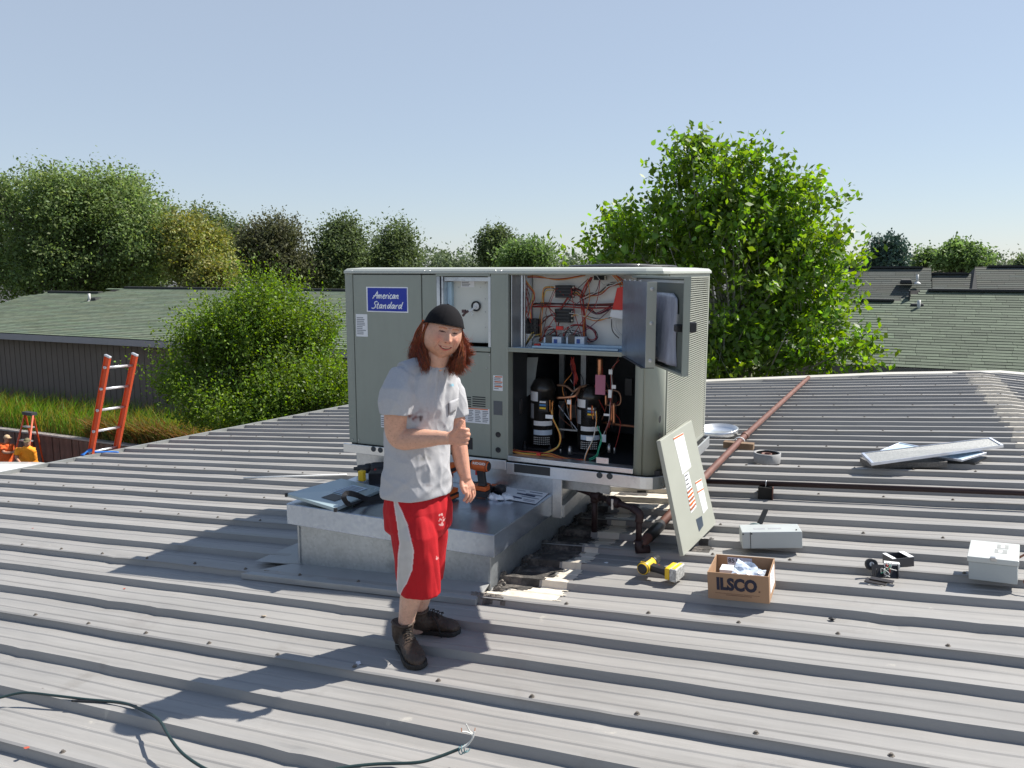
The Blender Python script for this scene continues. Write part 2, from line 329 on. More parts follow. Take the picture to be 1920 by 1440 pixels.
mb = MB(); mb.box(-3.62, -1.985, 5.002, 5.012, .368, .56); mb.build('adapter_wall', galv('adapter_sheet', (.56, .58, .6), .33, .85, 26), curb)
mb = MB(); mb.box(-1.984, -1.915, 4.985, 5.0, .21, .53); mb.box(-1.984, -1.97, 5.0, 5.06, .21, .53); mb.build('corner_post', GALV, curb, .002)
mb = MB(); mb.box(-1.95, -1.945, 5.06, 6.28, .25, .545); mb.build('side_sheet', GALVB, curb)
mb = MB(); mb.hexa([(-1.945, 5.0, .215), (-1.90, 5.0, .215), (-1.90, 6.25, .33), (-1.945, 6.25, .33), (-1.945, 5.0, .30), (-1.90, 5.0, .30), (-1.90, 6.25, .415), (-1.945, 6.25, .415)]); mb.build('diagonal_brace', GALV, curb, .002)
mb = MB()
mb.hexa([(-3.75, 3.86, zpan(-3.75)+.002), (-2.0, 3.86, zpan(-2.0)+.002), (-2.04, 4.10, zpan(-1.96)+.030), (-3.6, 4.10, zpan(-3.6)+.030), (-3.75, 3.86, zpan(-3.75)+.042), (-2.0, 3.86, zpan(-2.0)+.042), (-2.03, 4.11, zpan(-2.03)+.046), (-3.5, 4.11, zpan(-3.5)+.046)])
mb.build('flashing', pmat('flashing_paint', (.33, .335, .33), .5, .1, .12, 3), curb, .004)
mb = MB()
mb.hexa([(-3.85, 4.1, zpan(-3.85)+.036), (-3.45, 4.1, zpan(-3.45)+.036), (-3.45, 6.3, zpan(-3.45)+.04), (-3.7, 6.3, zpan(-3.7)+.04), (-3.7, 4.1, zpan(-3.85)+.05), (-3.45, 4.1, zpan(-3.45)+.052), (-3.45, 6.3, zpan(-3.45)+.052), (-3.7, 6.3, zpan(-3.7)+.05)])
mb.build('flashing', MATS['flashing_paint'], curb, .003)
mb = MB(); rr_ = random.Random(3)
for k in range(26):      # torn mastic at the curb corner and along its side
    q = roofp(890+k*2.0+rr_.uniform(-2, 2), 1128+rr_.uniform(-3, 4)); mb.lathe((q[0], q[1], rz(q[0], q[1])+.001), (rr_.uniform(-.4, .4), rr_.uniform(-.4, .4), 1), [(0, .014), (.006, .011), (.012, .004)], 6)
for k in range(60):
    y = 4.12+k*.035; x = -2.015+rr_.uniform(-.01, .02)
    mb.lathe((x, y, rz(x, y)-.005), (1, rr_.uniform(-.4, .4), rr_.uniform(.5, 2)), [(0, .026), (.02, .02), (.04, .008)], 7)
mb.smooth = True; o = mb.build('mastic', TAR, curb)
# ================= the big packaged air unit =================
YF = 5.005; XL, XRt = -3.68, -1.25; YB = 6.45; ZB, ZT = .585, 1.893
unit = thing('rooftop_air_unit', 'large greenish grey rooftop air conditioning unit with its electrical door swung open', 'air conditioner', (-2.45, 5.7, .5))
U = lambda px, py, y=YF: yp(px, py, y)
def ux(px, y=YF): return U(px, 600, y)[0]
def uz(px, py, y=YF): return U(px, py, y)[2]
def fbox(mb, px0, px1, py0, py1, yf, yb):     # box whose front face at depth yf covers the given px span; z from py at the span's middle
    x0, x1 = ux(px0, yf), ux(px1, yf); z1, z0 = uz((px0+px1)/2, py0, yf), uz((px0+px1)/2, py1, yf)
    return mb.box(x0, x1, yf, yb, z0, z1)
XO0, XO1 = ux(955), ux(1195)       # the open bay
XM0, XM1 = ux(820), ux(921)        # middle bay
# base rail
mb = MB()
mb.box(XL-.03, XO0-.005, YF-.05, YF-.035, .515, ZB-.002); mb.box(XL-.03, XO0-.005, YF-.035, YF+.02, .515, .527)
yy = YF-.05
pts = [(XO0, yy), (XRt-.13, yy)]
for k in range(7):
    a = -math.pi/2+k*math.pi/12; pts.append((XRt-.11+.16*math.cos(a), yy+.16+.16*math.sin(a)))
pts.append((XRt+.05, YB)); inner = [(x-.012 if i > 4 else x, y+.012) for i, (x, y) in enumerate(pts)]
lo, hi = .49, ZB-.012
mb.loft([[(x, y, lo), (x, y, hi), (xi, yi, hi), (xi, yi, lo)] for (x, y), (xi, yi) in zip(pts, inner)])
mb.build('base_rail', GALVB, unit, .003)
mb = MB(); mb.box(XO0+.06, XO0+.33, yy-.002, yy-.001, .51, .57); mb.build('fork_slot', DARK, unit)
mb = MB()
for px, py in ((700, 842), (713, 844), (1124, 891), (1143, 893)):
    p = yp(px, py, yy-.002); mb.lathe(p, (0, -1, 0), [(0, .021), (.001, .021)], 16)
mb.build('lifting_hole', pmat('hole_dark', (.05, .06, .07), .5, .3), unit)
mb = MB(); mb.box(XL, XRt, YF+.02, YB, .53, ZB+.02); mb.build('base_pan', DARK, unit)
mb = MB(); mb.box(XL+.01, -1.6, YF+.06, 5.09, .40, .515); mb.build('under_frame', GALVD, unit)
# shell panels
mb = MB()
mb.box(ux(666), ux(792), YF-.014, YF+.02, ZB, ZT-.02); mb.build('front_panel', UNIT, unit, .004)
mb = MB(); mb.box(XL, ux(664.5), YF-.012, YB, ZB, ZT-.012); mb.build('corner_post', UNIT, unit, .006)
mb = MB(); mb.box(ux(793.5), XM0, YF-.010, YF+.02, ZB, ZT-.02); mb.build('front_panel', UNIT, unit, .004)
mb = MB(); mb.box(ux(922), XO0-.006, YF-.016, YF+.04, ZB, ZT-.012); mb.box(ux(950), XO0, YF-.02, YF+.06, ZB, ZT-.012); mb.build('centre_post', UNIT, unit, .004)
# middle bay: upper recess and lower panel
zmid = uz(870, 657)
mb = MB(); mb.box(XM0, XM1, YF-.012, YF+.02, ZB, zmid-.006); mb.build('lower_middle_panel', UNIT, unit, .005)
mb = MB(); mb.box(XM0, XM1, YF-.02, YF+.03, zmid, zmid+.03); mb.box(XM0, XM1, YF-.02, YF+.03, ZT-.03, ZT-.013); mb.build('bay_frame', UNIT, unit, .003)
for a_, b_ in ((XM0, XM0+.028), (XM0+.04, XM0+.055), (XM1-.02, XM1)): mb = MB(); mb.box(a_, b_, YF-.008, YF+.09, zmid+.03, ZT-.03); mb.build('recess_channel', GALV, unit, .002)
mb = MB(); mb.box(XM0+.06, XM1-.022, YF+.085, YF+.1, zmid+.05, ZT-.05); mb.build('inner_panel', pmat('pale_inner_panel', (.62, .63, .58), .4, .2, .04), unit, .002)
mb = MB(); mb.box(XM0+.06, XM1-.022, YF+.0, YF+.085, ZT-.065, ZT-.035); mb.build('recess_channel', GALV, unit, .002)
mb = MB(); mb.box(XM0+.056, XM0+.09, YF+.05, YF+.085, zmid+.05, ZT-.07); mb.build('blue_film', pmat('bluish_sheet', (.45, .6, .7), .3, .5), unit, .002)
mb = MB()
for px, py in [(851, 531), (851, 559), (910, 531), (910, 560), (910, 585), (910, 614), (910, 642), (917, 586), (901, 539), (860, 539)]:
    mb.lathe(yp(px, py, YF+.084), (0, -1, 0), [(0, .005), (.003, .003)], 6)
for px, py in [(660, 508), (796, 508), (806, 508), (929, 508), (940, 508), (661, 824), (673, 825), (918, 666), (912, 690), (1197, 497)]:
    mb.lathe(yp(px, py, YF-.018), (0, -1, 0), [(0, .006), (.004, .004)], 7)
mb.build('screw', STEEL, unit)
mb = MB(); p = yp(893, 574, YF+.08)
mb.tube([p+np.array([.032*math.cos(a), -.006, .032*math.sin(a)]) for a in np.linspace(0, 2*math.pi, 15)], .006, 6); mb.build('grommet', BLACK, unit)
mb = MB(); mb.lathe(p, (0, -1, 0), [(0, .027), (.004, .024)], 12); mb.tube([yp(893, 574, YF+.06), yp(883, 582, YF+.02), yp(876, 585, YF)], .007, 6); mb.tube([yp(880, 580, YF+.02), yp(886, 588, YF+.01), yp(884, 592, YF)], .002, 4); mb.build('white_connector', WHITE, unit)
mb = MB(); mb.tube([yp(868, 592, YF), yp(873, 586, YF-.01), yp(878, 583, YF-.005)], .009, 7); mb.box(*(lambda q: (q[0]-.012, q[0]+.014, YF-.02, YF, q[2]-.012, q[2]+.01))(yp(871, 583, YF))); mb.build('sensor_plug', pmat('brown_plug', (.09, .05, .05), .5), unit)
# logo sign
YS = YF-.0145
def sheet(mb, px0, px1, py0, py1, y, t=.002):
    x0, x1 = ux(px0, y), ux(px1, y); a = uz((px0+px1)/2, py0, y); b = uz((px0+px1)/2, py1, y); mb.box(x0, x1, y-t, y, b, a)
mb = MB(); sheet(mb, 688.5, 766, 538, 585.5, YS, .0025); sign = mb.build('logo_sign', pmat('sign_white', (.85, .86, .88), .35), unit)
mb = MB(); sheet(mb, 690.5, 763.8, 540, 583.5, YS-.0026, .0012); mb.build('sign_face', pmat('sign_blue', (.012, .035, .36), .3, 0, .03), sign)
LOGO = pmat('logo_lettering', (.85, .87, .9), .4)
def stroke_word(name, word, x0, z0, h, w_, y, par):
    """brush script built from strokes: cell coordinates, 1 = x-height"""
    G = {'A': (1.35, [[(0, 0), (.55, .8), (1.0, 1.75), (1.05, .9), (1.12, 0)], [(.1, .62), (.6, .7), (1.3, .72)]]),
         'S': (1.05, [[(1.05, 1.6), (.8, 1.75), (.45, 1.55), (.45, 1.15), (.8, .75), (.75, .2), (.35, -.05), (0, .12)]]),
         'm': (1.25, [[(0, .9), (.1, 0)], [(.08, .55), (.3, .95), (.45, .8), (.45, 0)], [(.45, .5), (.75, .95), (.88, .8), (.85, .1), (1.05, .05)]]),
         'n': (.95, [[(0, .9), (.08, 0)], [(.06, .5), (.38, .95), (.55, .8), (.5, .1), (.75, .05)]]),
         'e': (.8, [[(.1, .45), (.45, .6), (.5, .85), (.3, .98), (.05, .6), (.1, .15), (.35, 0), (.65, .2)]]),
         'r': (.65, [[(0, .9), (.1, 0)], [(.08, .55), (.3, .9), (.5, .9)]]), 'i': (.42, [[(.1, .9), (.1, .1), (.3, .02)], [(.16, 1.3), (.22, 1.36)]]),
         'c': (.72, [[(.5, .85), (.28, .98), (.03, .55), (.12, .1), (.35, 0), (.6, .2)]]),
         'a': (.92, [[(.55, .85), (.3, .98), (.02, .55), (.12, .08), (.35, .1), (.58, .75)], [(.62, .95), (.58, .15), (.82, .05)]]),
         't': (.62, [[(.25, 1.45), (.15, .2), (.3, 0), (.5, .12)], [(-.05, .95), (.5, 1.0)]]),
         'd': (.95, [[(.55, .85), (.3, .98), (.02, .55), (.12, .08), (.35, .1), (.58, .75)], [(.75, 1.65), (.6, .2), (.85, .05)]])}
    tot = sum(G[c][0] for c in word); k = w_/tot; v = h; mb = MB(); cx = 0
    for ch in word:
        wd, st = G[ch]
        for s_ in st:
            P = [Vector((x0+(cx+a+b*.22)*k, y, z0+b*v)) for a, b in s_]; D = []
            for i in range(len(P)-1):
                for q in range(3): D.append(P[i].lerp(P[i+1], q/3))
            D.append(P[-1]); mb.tube(D, .0042, 6)
        cx += wd
    o = mb.build(name, LOGO, par); return o
a = yp(699, 559.5, YS-.004); b = yp(753, 559.5, YS-.004)
stroke_word('lettering', 'American', a[0], a[2], .030, b[0]-a[0]-.02, YS-.004, sign)
a = yp(697, 578, YS-.004); stroke_word('lettering', 'Standard', a[0], a[2], .030, b[0]-a[0]+.005, YS-.004, sign)
# labels with lines of print
def label(px0, px1, py0, py1, y, lines=6, head=None, cols=1, m=PAPER, seed=1, name='label'):
    mb = MB(); sheet(mb, px0, px1, py0, py1, y, .0012); o = mb.build(name, m, unit); r = random.Random(seed)
    x0, x1 = ux(px0, y), ux(px1, y); z1 = uz((px0+px1)/2, py0, y); z0 = uz((px0+px1)/2, py1, y); W = x1-x0; H = z1-z0
    mb = MB()
    for c in range(cols):
        for i in range(lines):
            zz = z1-H*(.12+.8*(i+.5)/lines); a0 = x0+W*(c+.08)/cols; a1 = x0+W*(c+r.uniform(.55, .92))/cols
            mb.box(a0, a1, y-.0020, y-.0013, zz-H*.22/lines, zz+H*.22/lines)
    mb.build('print', GREYINK, o)
    if head:
        mb = MB(); [mb.box(x0+W*.2, x1-W*.04, y-.0024, y-.0021, z1-H*h_-H*.035, z1-H*h_+H*.03) for h_ in head]; mb.build('warning_band', ORANGE, o)
    return o
label(667.5, 689, 589, 631, YS, 10, seed=3); label(865, 890, 524, 538.5, YF+.084, 4, seed=4)
label(924.5, 942.5, 704, 732.5, YF-.017, 7, head=(.08, .42, .72), seed=5); label(861, 917, 765, 793, YF-.0125, 7, head=(.04,), cols=4, seed=6)
label(710, 719, 778, 801, YS, 5, seed=7)
mb = MB(); sheet(mb, 925, 941.5, 752, 778, YF-.017); mb.build('plate', pmat('dark_plate', (.10, .11, .12), .5), unit)
mb = MB()
for py in (815, 843.5):
    mb.lathe(yp(934, py, YF-.017), (0, -1, 0), [(0, .020), (.002, .020), (.003, .017), (.001, .010), (.001, .003)], 18)
mb.build('knockout', BLACK, unit)
mb = MB(); sheet(mb, 870, 884.5, 820, 842, YF-.0125, .002); mb.build('hand_hole', BLACK, unit, .006)
mb = MB()
for i in range(5):
    for (a, b) in ((862, 882), (885, 909.5)): sheet(mb, a, b, 743.5+i*4.2, 745.6+i*4.2, YF-.0124, .0015)
mb.build('vent_slots', DARK, unit)
# open bay: frame, rails, interior
zd = uz(1070, 661)
mb = MB(); mb.box(XO0, XO1, YF-.02, YF+.05, zd-.012, zd+.012); mb.box(XO0, XO1, YF-.026, YF-.02, zd+.008, zd+.02); mb.build('divider_rail', UNIT, unit, .003)
mb = MB(); mb.box(XO0, XO1+.06, YF-.01, YF+.05, ZT-.02, ZT-.002); mb.build('bay_frame', UNIT, unit, .003)
mb = MB(); mb.box(XO0, XO1, YF-.03, YF+.06, ZB-.004, ZB+.03); mb.build('sill', GALVB, unit, .003)
mb = MB()   # rounded right corner and the return
arc = [(XO1, YF-.012), (XO1+.05, YF-.016), (XO1+.052, YF-.012), (XRt-.12, YF-.012)]
for k in range(1, 9):
    a = -math.pi/2+k*math.pi/16; arc.append((XRt-.12+.12*math.cos(a), YF+.108+.12*math.sin(a)))
mb.smooth = True; mb.loft([[(x, y, ZB-.01) for x, y in arc], [(x, y, ZT-.012) for x, y in arc]], caps=False, closed=False)
o = mb.build('rounded_corner_panel', UNIT, unit); s_ = o.modifiers.new('thick', 'SOLIDIFY'); s_.thickness = .004
mb = MB(); mb.box(XRt-.015, XRt-.003, YF+.112, 5.155, ZB-.01, ZT-.012); mb.build('side_strip', UNIT, unit, .003)
mb = MB()
for py in (786, 817):
    q = xp(1237, py, XRt-.002); mb.lathe(q, (1, 0, 0), [(0, .024), (.003, .024), (.004, .018), (.002, .012), (.002, .003)], 16)
mb.build('knockout', BLACK, unit)
# control compartment
YK = YF+.20
mb = MB(); mb.box(XO0+.09, XO1, YK, YK+.01, zd+.01, ZT-.02); mb.build('control_back_panel', pmat('white_back_panel', (.74, .74, .70), .45, 0, .03), unit)
mb = MB(); mb.box(XO0+.0, XO1, YF+.02, YK, zd+.012, zd+.018); mb.box(XO0+.21, XO0+.80, YF+.06, YF+.13, zd+.018, zd+.05); mb.box(XO0+.17, XO0+.78, YF+.0, YF+.03, zd+.02, zd+.035); mb.build('control_shelf', pmat('blue_grey_sheet', (.35, .5, .65), .3, .6), unit, .002)
mb = MB(); mb.box(XO0+.0, XO0+.09, YK-.02, YK-.01, zd+.01, ZT-.02); mb.box(XO0+.015, XO0+.02, YF, YK, zd+.01, ZT-.02); mb.box(XO0+.07, XO0+.082, YF+.04, YF+.06, zd+.02, ZT-.02); mb.box(XO0+.088, XO0+.094, YF+.05, YF+.07, zd+.02, ZT-.02); mb.build('control_side_channel', GALV, unit)
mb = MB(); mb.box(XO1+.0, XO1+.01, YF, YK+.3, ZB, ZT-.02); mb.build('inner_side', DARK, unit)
def K(px, py, d=0.): return yp(px, py, YK-.012-d)
TERM = pmat('terminal_metal', (.6, .55, .45), .35, .8)
def contactor(px0, px1, py0, py1, d0=.03, rows=3):
    a, b = K(px0, py1, d0), K(px1, py0, d0)
    mb = MB(); mb.box(a[0], b[0], YK-.055, YK-.001, a[2], b[2]); 
    for i in range(4): z = a[2]+(b[2]-a[2])*(i+.1)/4; mb.box(a[0]+.006, b[0]-.006, YK-.066, YK-.056, z, z+(b[2]-a[2])*.16)
    o = mb.build('contactor', BLACK, unit, .002); mb = MB()
    for i in range(rows):
        for s in (0, 1): z = a[2]+(b[2]-a[2])*(i+.5)/rows; x = a[0]-.008 if s == 0 else b[0]-.006; mb.box(x, x+.014, YK-.05, YK-.036, z-.005, z+.005)
    mb.build('terminal', TERM, o); return o
contactor(1042, 1074, 535, 558); contactor(1041, 1072, 580, 604); contactor(1114, 1134, 517, 525, rows=2)
a = yp(985, 626, YK-.09); b = yp(1007, 598, YK-.09); mb = MB(); mb.box(a[0], b[0], YK-.08, YK-.02, a[2], b[2])
for i in range(4):
    for j in range(3): mb.box(a[0]+.01+j*.028, a[0]+.026+j*.028, YK-.092, YK-.081, a[2]+.01+i*.028, a[2]+.026+i*.028)
mb.build('terminal_block', BLACK, unit, .001)
LB = pmat('transformer_cover', (.52, .6, .68), .4, .3)
for px in (1027, 1069):
    a = K(px, 648, .06); mb = MB(); mb.box(a[0]-.005, a[0]+.045, YK-.10, YK-.02, a[2], a[2]+.075); o = mb.build('transformer', pmat('transformer_core', (.10, .09, .08), .5, .3), unit, .003)
    mb = MB(); mb.box(a[0]+.046, a[0]+.115, YK-.11, YK-.03, a[2]+.004, a[2]+.066); mb.build('cover', LB, o, .003); mb = MB(); mb.box(a[0]-.02, a[0]-.006, YK-.1, YK-.03, a[2], a[2]+.06); mb.build('end_plate', LB, o, .003)
    mb = MB(); mb.box(a[0]+.06, a[0]+.085, YK-.113, YK-.111, a[2]+.02, a[2]+.05); mb.build('rating_sticker', pmat('blue_spot', (.03, .08, .3), .4), o)
a = K(1004, 652, .08); mb = MB(); mb.box(a[0], a[0]+.045, YK-.12, YK-.08, a[2], a[2]+.03); mb.build('red_connector', RED, unit, .002)
a = K(1044, 618, .06); mb = MB(); mb.box(a[0], a[0]+.05, YK-.09, YK-.07, a[2], a[2]+.025); mb.build('red_connector', RED, unit, .002)
# red and white hang tag
mb = MB(); P_ = [K(*q, .06) for q in ((1157, 540), (1172, 536), (1176, 582), (1148, 580))]; mb.slab(P_[3], P_[2], P_[1], P_[0], .001); o = mb.build('hang_tag', RED, unit)
P_ = [K(*q, .061) for q in ((1146, 581), (1176, 583), (1176, 600), (1143, 594))]; mb = MB(); mb.slab(P_[3], P_[2], P_[1], P_[0], .001); mb.build('tag_foot', PAPER, o)
# wires
WR = dict(r=pmat('red_wire', (.35, .03, .02), .45), k=BLACK, o=pmat('orange_wire', (.65, .24, .05), .45), y=pmat('yellow_wire', (.6, .42, .08), .45), b=pmat('brown_wire', (.18, .07, .04), .5), w=pmat('white_wire', (.6, .6, .57), .5), g=pmat('green_wire', (.02, .32, .18), .45), p=pmat('purple_wire', (.12, .02, .05), .5))
def smooth(P, n=6):
    P = [np.array(p, float) for p in P]; out = []
    for i in range(len(P)-1):
        a = P[max(i-1, 0)]; b = P[i]; c = P[i+1]; d = P[min(i+2, len(P)-1)]
        for k in range(n):
            t = k/n; out.append(.5*((2*b)+(-a+c)*t+(2*a-5*b+4*c-d)*t*t+(-a+3*b-3*c+d)*t**3))
    out.append(P[-1]); return out
def harness(path, colors, r=.0032, spread=.011, fn=K, d=.03, seed=0, ends=0.):
    rr = random.Random(seed)
    for ci, c in enumerate(colors):
        mb = MB(); off = np.array([rr.uniform(-1, 1)*spread, rr.uniform(-1, .3)*spread, rr.uniform(-1, 1)*spread]); P = []
        for i, q in enumerate(path):
            j = np.array([rr.uniform(-1, 1), rr.uniform(-.5, .5), rr.uniform(-1, 1)])*spread*.6
            if i in (0, len(path)-1): j = j*(1+ends)
            P.append(fn(q[0], q[1], q[2] if len(q) > 2 else d)+off+j)
        mb.smooth = True; mb.tube(smooth(P), r, 5); mb.build('wire', WR[c], unit)
H_ = harness
H_([(1000, 572), (1018, 571), (1060, 572), (1100, 574), (1160, 572)], 'rrppbkrr', .0035, seed=1)
H_([(1018, 572), (1019, 545), (1030, 540), (1046, 543)], 'ykoy', seed=2, ends=1)
H_([(1018, 572), (1014, 600), (1014, 640)], 'ykbo', seed=3)
H_([(1097, 640), (1096, 600), (1094, 572), (1092, 555), (1102, 530), (1112, 519)], 'rrrbkr', .0035, seed=4)
H_([(1074, 548), (1084, 550), (1094, 556), (1105, 552), (1125, 548), (1145, 533), (1168, 530)], 'krkoy', seed=5, ends=1)
H_([(1074, 542), (1088, 546), (1095, 560)], 'rkkr', seed=6, ends=1.5)
H_([(1100, 574), (1112, 584), (1124, 588), (1146, 576)], 'ppkr', seed=7, ends=1)
H_([(1070, 590), (1084, 588), (1096, 592), (1120, 598), (1144, 592)], 'okyw', seed=8, ends=1)
H_([(1098, 610), (1112, 618), (1118, 632), (1108, 640), (1098, 632), (1098, 615)], 'rrpkw', .003, seed=9)
H_([(1042, 590), (1030, 592), (1020, 598), (1015, 606)], 'krk', seed=10, ends=1.5)
H_([(1096, 612), (1076, 612), (1062, 620), (1058, 636)], 'rrkw', seed=11)
H_([(1022, 630), (1026, 618), (1040, 616), (1046, 632)], 'kwkr', seed=12)
H_([(1064, 632), (1072, 622), (1086, 624), (1090, 640)], 'kwkw', seed=13)
H_([(990, 520), (1010, 520), (1050, 525), (1100, 518)], 'ro', .0035, seed=14)
H_([(1150, 514), (1164, 528), (1172, 545)], 'rroo', .004, seed=15)
H_([(986, 520, .07), (990, 532, .07), (1001, 545, .06), (1003, 560, .06), (996, 575, .08), (997, 596, .09)], 'roy', .0035, seed=16)
H_([(1001, 626, .09), (990, 640, .09), (987, 647, .08), (1000, 634, .06), (1015, 630)], 'yywk', .003, seed=17)
H_([(1019, 640), (1020, 610), (1040, 607), (1070, 618)], 'w', .0022, seed=18)
H_([(981, 530, .08), (992, 552, .06), (1012, 567)], 'ww', .002, seed=19)
H_([(1151, 596, .05), (1152, 616, .05), (1165, 632, .05)], 'wwk', .0035, seed=20)
for a, b in (((1031, 570), (1033, 528)), ((1154, 556), (1156, 536)), ((1114, 540), (1126, 560)), ((1120, 596), (1117, 562)), ((975, 575), (1000, 550)), ((982, 556), (1004, 558))):
    mb = MB(); mb.tube([K(*a, .04), K(*b, .04)], .0014, 4); mb.build('cable_tie', WR['w'], unit)
# ---- compressor compartment
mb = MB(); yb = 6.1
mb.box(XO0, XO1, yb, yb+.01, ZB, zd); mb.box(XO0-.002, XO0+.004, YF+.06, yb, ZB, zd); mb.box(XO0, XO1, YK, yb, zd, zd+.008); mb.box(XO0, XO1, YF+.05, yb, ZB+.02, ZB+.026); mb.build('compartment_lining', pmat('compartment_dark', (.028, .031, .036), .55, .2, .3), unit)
CB = pmat('compressor_black', (.022, .02, .018), .28, 0, .2, coat=.4)
def compressor(px, yc, ztop):
    c = yp(px, 780, yc); x = c[0]; z0 = ZB+.06; mb = MB(); mb.smooth = True; r = .088
    mb.lathe((x, yc, z0), (0, 0, 1), [(0, r*.9), (.01, r), (ztop-z0-.10, r), (ztop-z0-.095, r*1.06), (ztop-z0-.075, r*1.06), (ztop-z0-.06, r*.98), (ztop-z0-.02, r*.75), (ztop-z0, r*.3)], 28)
    o = mb.build('compressor', CB, unit); o['label'] = 'tall black compressor can'
    mb = MB(); mb.box(x-.11, x+.11, yc-.11, yc+.11, z0-.03, z0-.015)
    for sx in (-1, 1):
        for sy in (-1, 1): mb.lathe((x+sx*.1, yc+sy*.1, z0-.035), (0, 0, 1), [(0, .018), (.03, .015), (.04, .006), (.06, .005)], 8)
    mb.build('mounting_foot', BLACK, o)
    mb = MB(); 
    def curved(z0_, z1_, a0, a1, mm, nm):
        mb = MB(); n = 8
        A = [math.radians(a0+(a1-a0)*k/n) for k in range(n+1)]
        mb.loft([[(x+(r+.002)*math.sin(a), yc-(r+.002)*math.cos(a), z) for a in A] for z in (z0_, z1_)], caps=False, closed=False); return mb.build(nm, mm, o)
    H = ztop-z0
    curved(z0+H*.66, z0+H*.80, -62, -2, PAPER, 'sticker'); curved(z0+H*.40, z0+H*.62, -60, -25, GREYINK, 'sticker')
    curved(z0+H*.30, z0+H*.37, -25, 70, PAPER, 'sticker'); curved(z0+H*.16, z0+H*.235, -25, 70, pmat('pale_blue_sticker', (.5, .6, .72), .5), 'sticker'); 
    mb = MB()
    for k in range(9):
        for q in range(4):
            a = math.radians(-20+k*9); zz = z0+H*(.02+q*.032)
            mb.box(x+(r+.003)*math.sin(a)-.005, x+(r+.003)*math.sin(a)+.004, yc-(r+.003)*math.cos(a), yc-(r+.003)*math.cos(a)+.002, zz, zz+.006)
    mb.build('sticker_print', pmat('pale_print', (.5, .5, .48), .6), o)
    mb = MB(); bx, by = x+.05, yc-.1; mb.box(bx-.035, bx+.04, by-.03, by+.03, z0+H*.52, z0+H*.70); t = mb.build('terminal_box', BLACK, o, .008)
    for k, cc in enumerate((PAPER, pmat('blue_band', (.05, .2, .45), .5), YEL)):
        mb = MB(); mb.box(bx-.022, bx+.025, by-.0325, by-.031, z0+H*(.66-.045*k), z0+H*(.685-.045*k)); mb.build('sticker', cc, o)
    return x, z0, H
c1 = compressor(1018, 5.33, uz(1018, 708, 5.3)); c2 = compressor(1106, 5.33, uz(1106, 722, 5.3))
YC = 5.2
def Cc(px, py, d=0.): return yp(px, py, YC+d)
def pipe(pts, r, m=COPPER, name='copper_pipe'):
    mb = MB(); mb.smooth = True; mb.tube(smooth([Cc(*p) for p in pts], 5), r, 9); return mb.build(name, m, unit)
pipe([(1045, 722, .1), (1062, 724, .08), (1075, 734, .06), (1084, 728, .06), (1100, 722, .1)], .009, pmat('dull_copper', (.35, .2, .13), .35, .8))
pipe([(1045, 746, .02), (1072, 744, 0), (1082, 738, .02), (1088, 724, .06)], .010); pipe([(1070, 745, .02), (1070, 790, .02)], .008)
pipe([(1125, 672, .15), (1125, 690, .15), (1125, 704, .15)], .022, COPPER); pipe([(1124, 704, .15), (1124, 715, .15)], .016, TERM)
pipe([(1128, 732, .1), (1152, 732, .1), (1162, 738, .1), (1164, 752, .1), (1158, 760, .1), (1134, 759, .1)], .006, pmat('dull_copper', (.35, .2, .13), .35, .8))
pipe([(1136, 740, .1), (1136, 760, .1)], .008); pipe([(1151, 756, .05), (1151, 796, .05)], .010); pipe([(1147, 760, .05), (1146, 790, .05)], .006)
pipe([(972, 684, 0), (972, 742, 0)], .012, pmat('dull_copper2', (.5, .22, .13), .4, .7)); pipe([(970, 780, 0), (970, 812, 0)], .012, MATS['dull_copper2'])
pipe([(1130, 792, .3), (1165, 797, .3), (1195, 800, .3)], .010, MATS['dull_copper2'])
mb = MB(); mb.smooth = True; q = Cc(970, 762, 0); mb.lathe(q-np.array([0, 0, .085]), (0, 0, 1), [(0, .01), (.02, .03), (.04, .045), (.13, .045), (.15, .03), (.17, .01)], 16); mb.build('filter_drier', BLACK, unit)
mb = MB(); P_ = [Cc(*p) for p in ((989, 670, .1), (1009, 670, .1), (1000, 735, .1), (978, 750, .1))]; mb.slab(*P_[::-1], .004); mb.build('grey_duct_strip', pmat('strip_grey', (.22, .25, .25), .5), unit)
for px in (1053, 1094):
    mb = MB(); q = Cc(px, 670, .5); mb.box(q[0]-.02, q[0]+.02, YC+.5, YC+.53, ZB, zd); mb.build('interior_stud', GALVD, unit)
mb = MB(); mb.tube([Cc(1047, 760, .1), Cc(1082, 806, .05)], .003, 5); mb.build('rod', STEEL, unit); mb = MB(); mb.box(*(lambda q: (q[0], q[0]+.15, YC+.2, YC+.22, q[2], q[2]+.012))(Cc(1046, 806, .2))); mb.build('bracket', GALVD, unit)
for px, py, h_ in ((1068, 852, .06), (1051, 850, .03), (1142, 848, .06), (1152, 850, .04)):
    q = Cc(px, py, -.05); mb = MB(); mb.smooth = True; mb.lathe(q, (0, 0, 1), [(0, .011 if h_ > .05 else .006), (h_*.8, .011 if h_ > .05 else .006), (h_*.82, .006), (h_, .005)], 10); mb.build('bolt', STEEL, unit)
rx = random.Random(21); AN = [(1042, 540), (1074, 545), (1041, 588), (1072, 594), (1095, 560), (1100, 576), (1018, 572), (1046, 630), (1075, 628), (1097, 640), (1125, 522), (1150, 576), (1100, 520), (1014, 640), (1165, 530)]
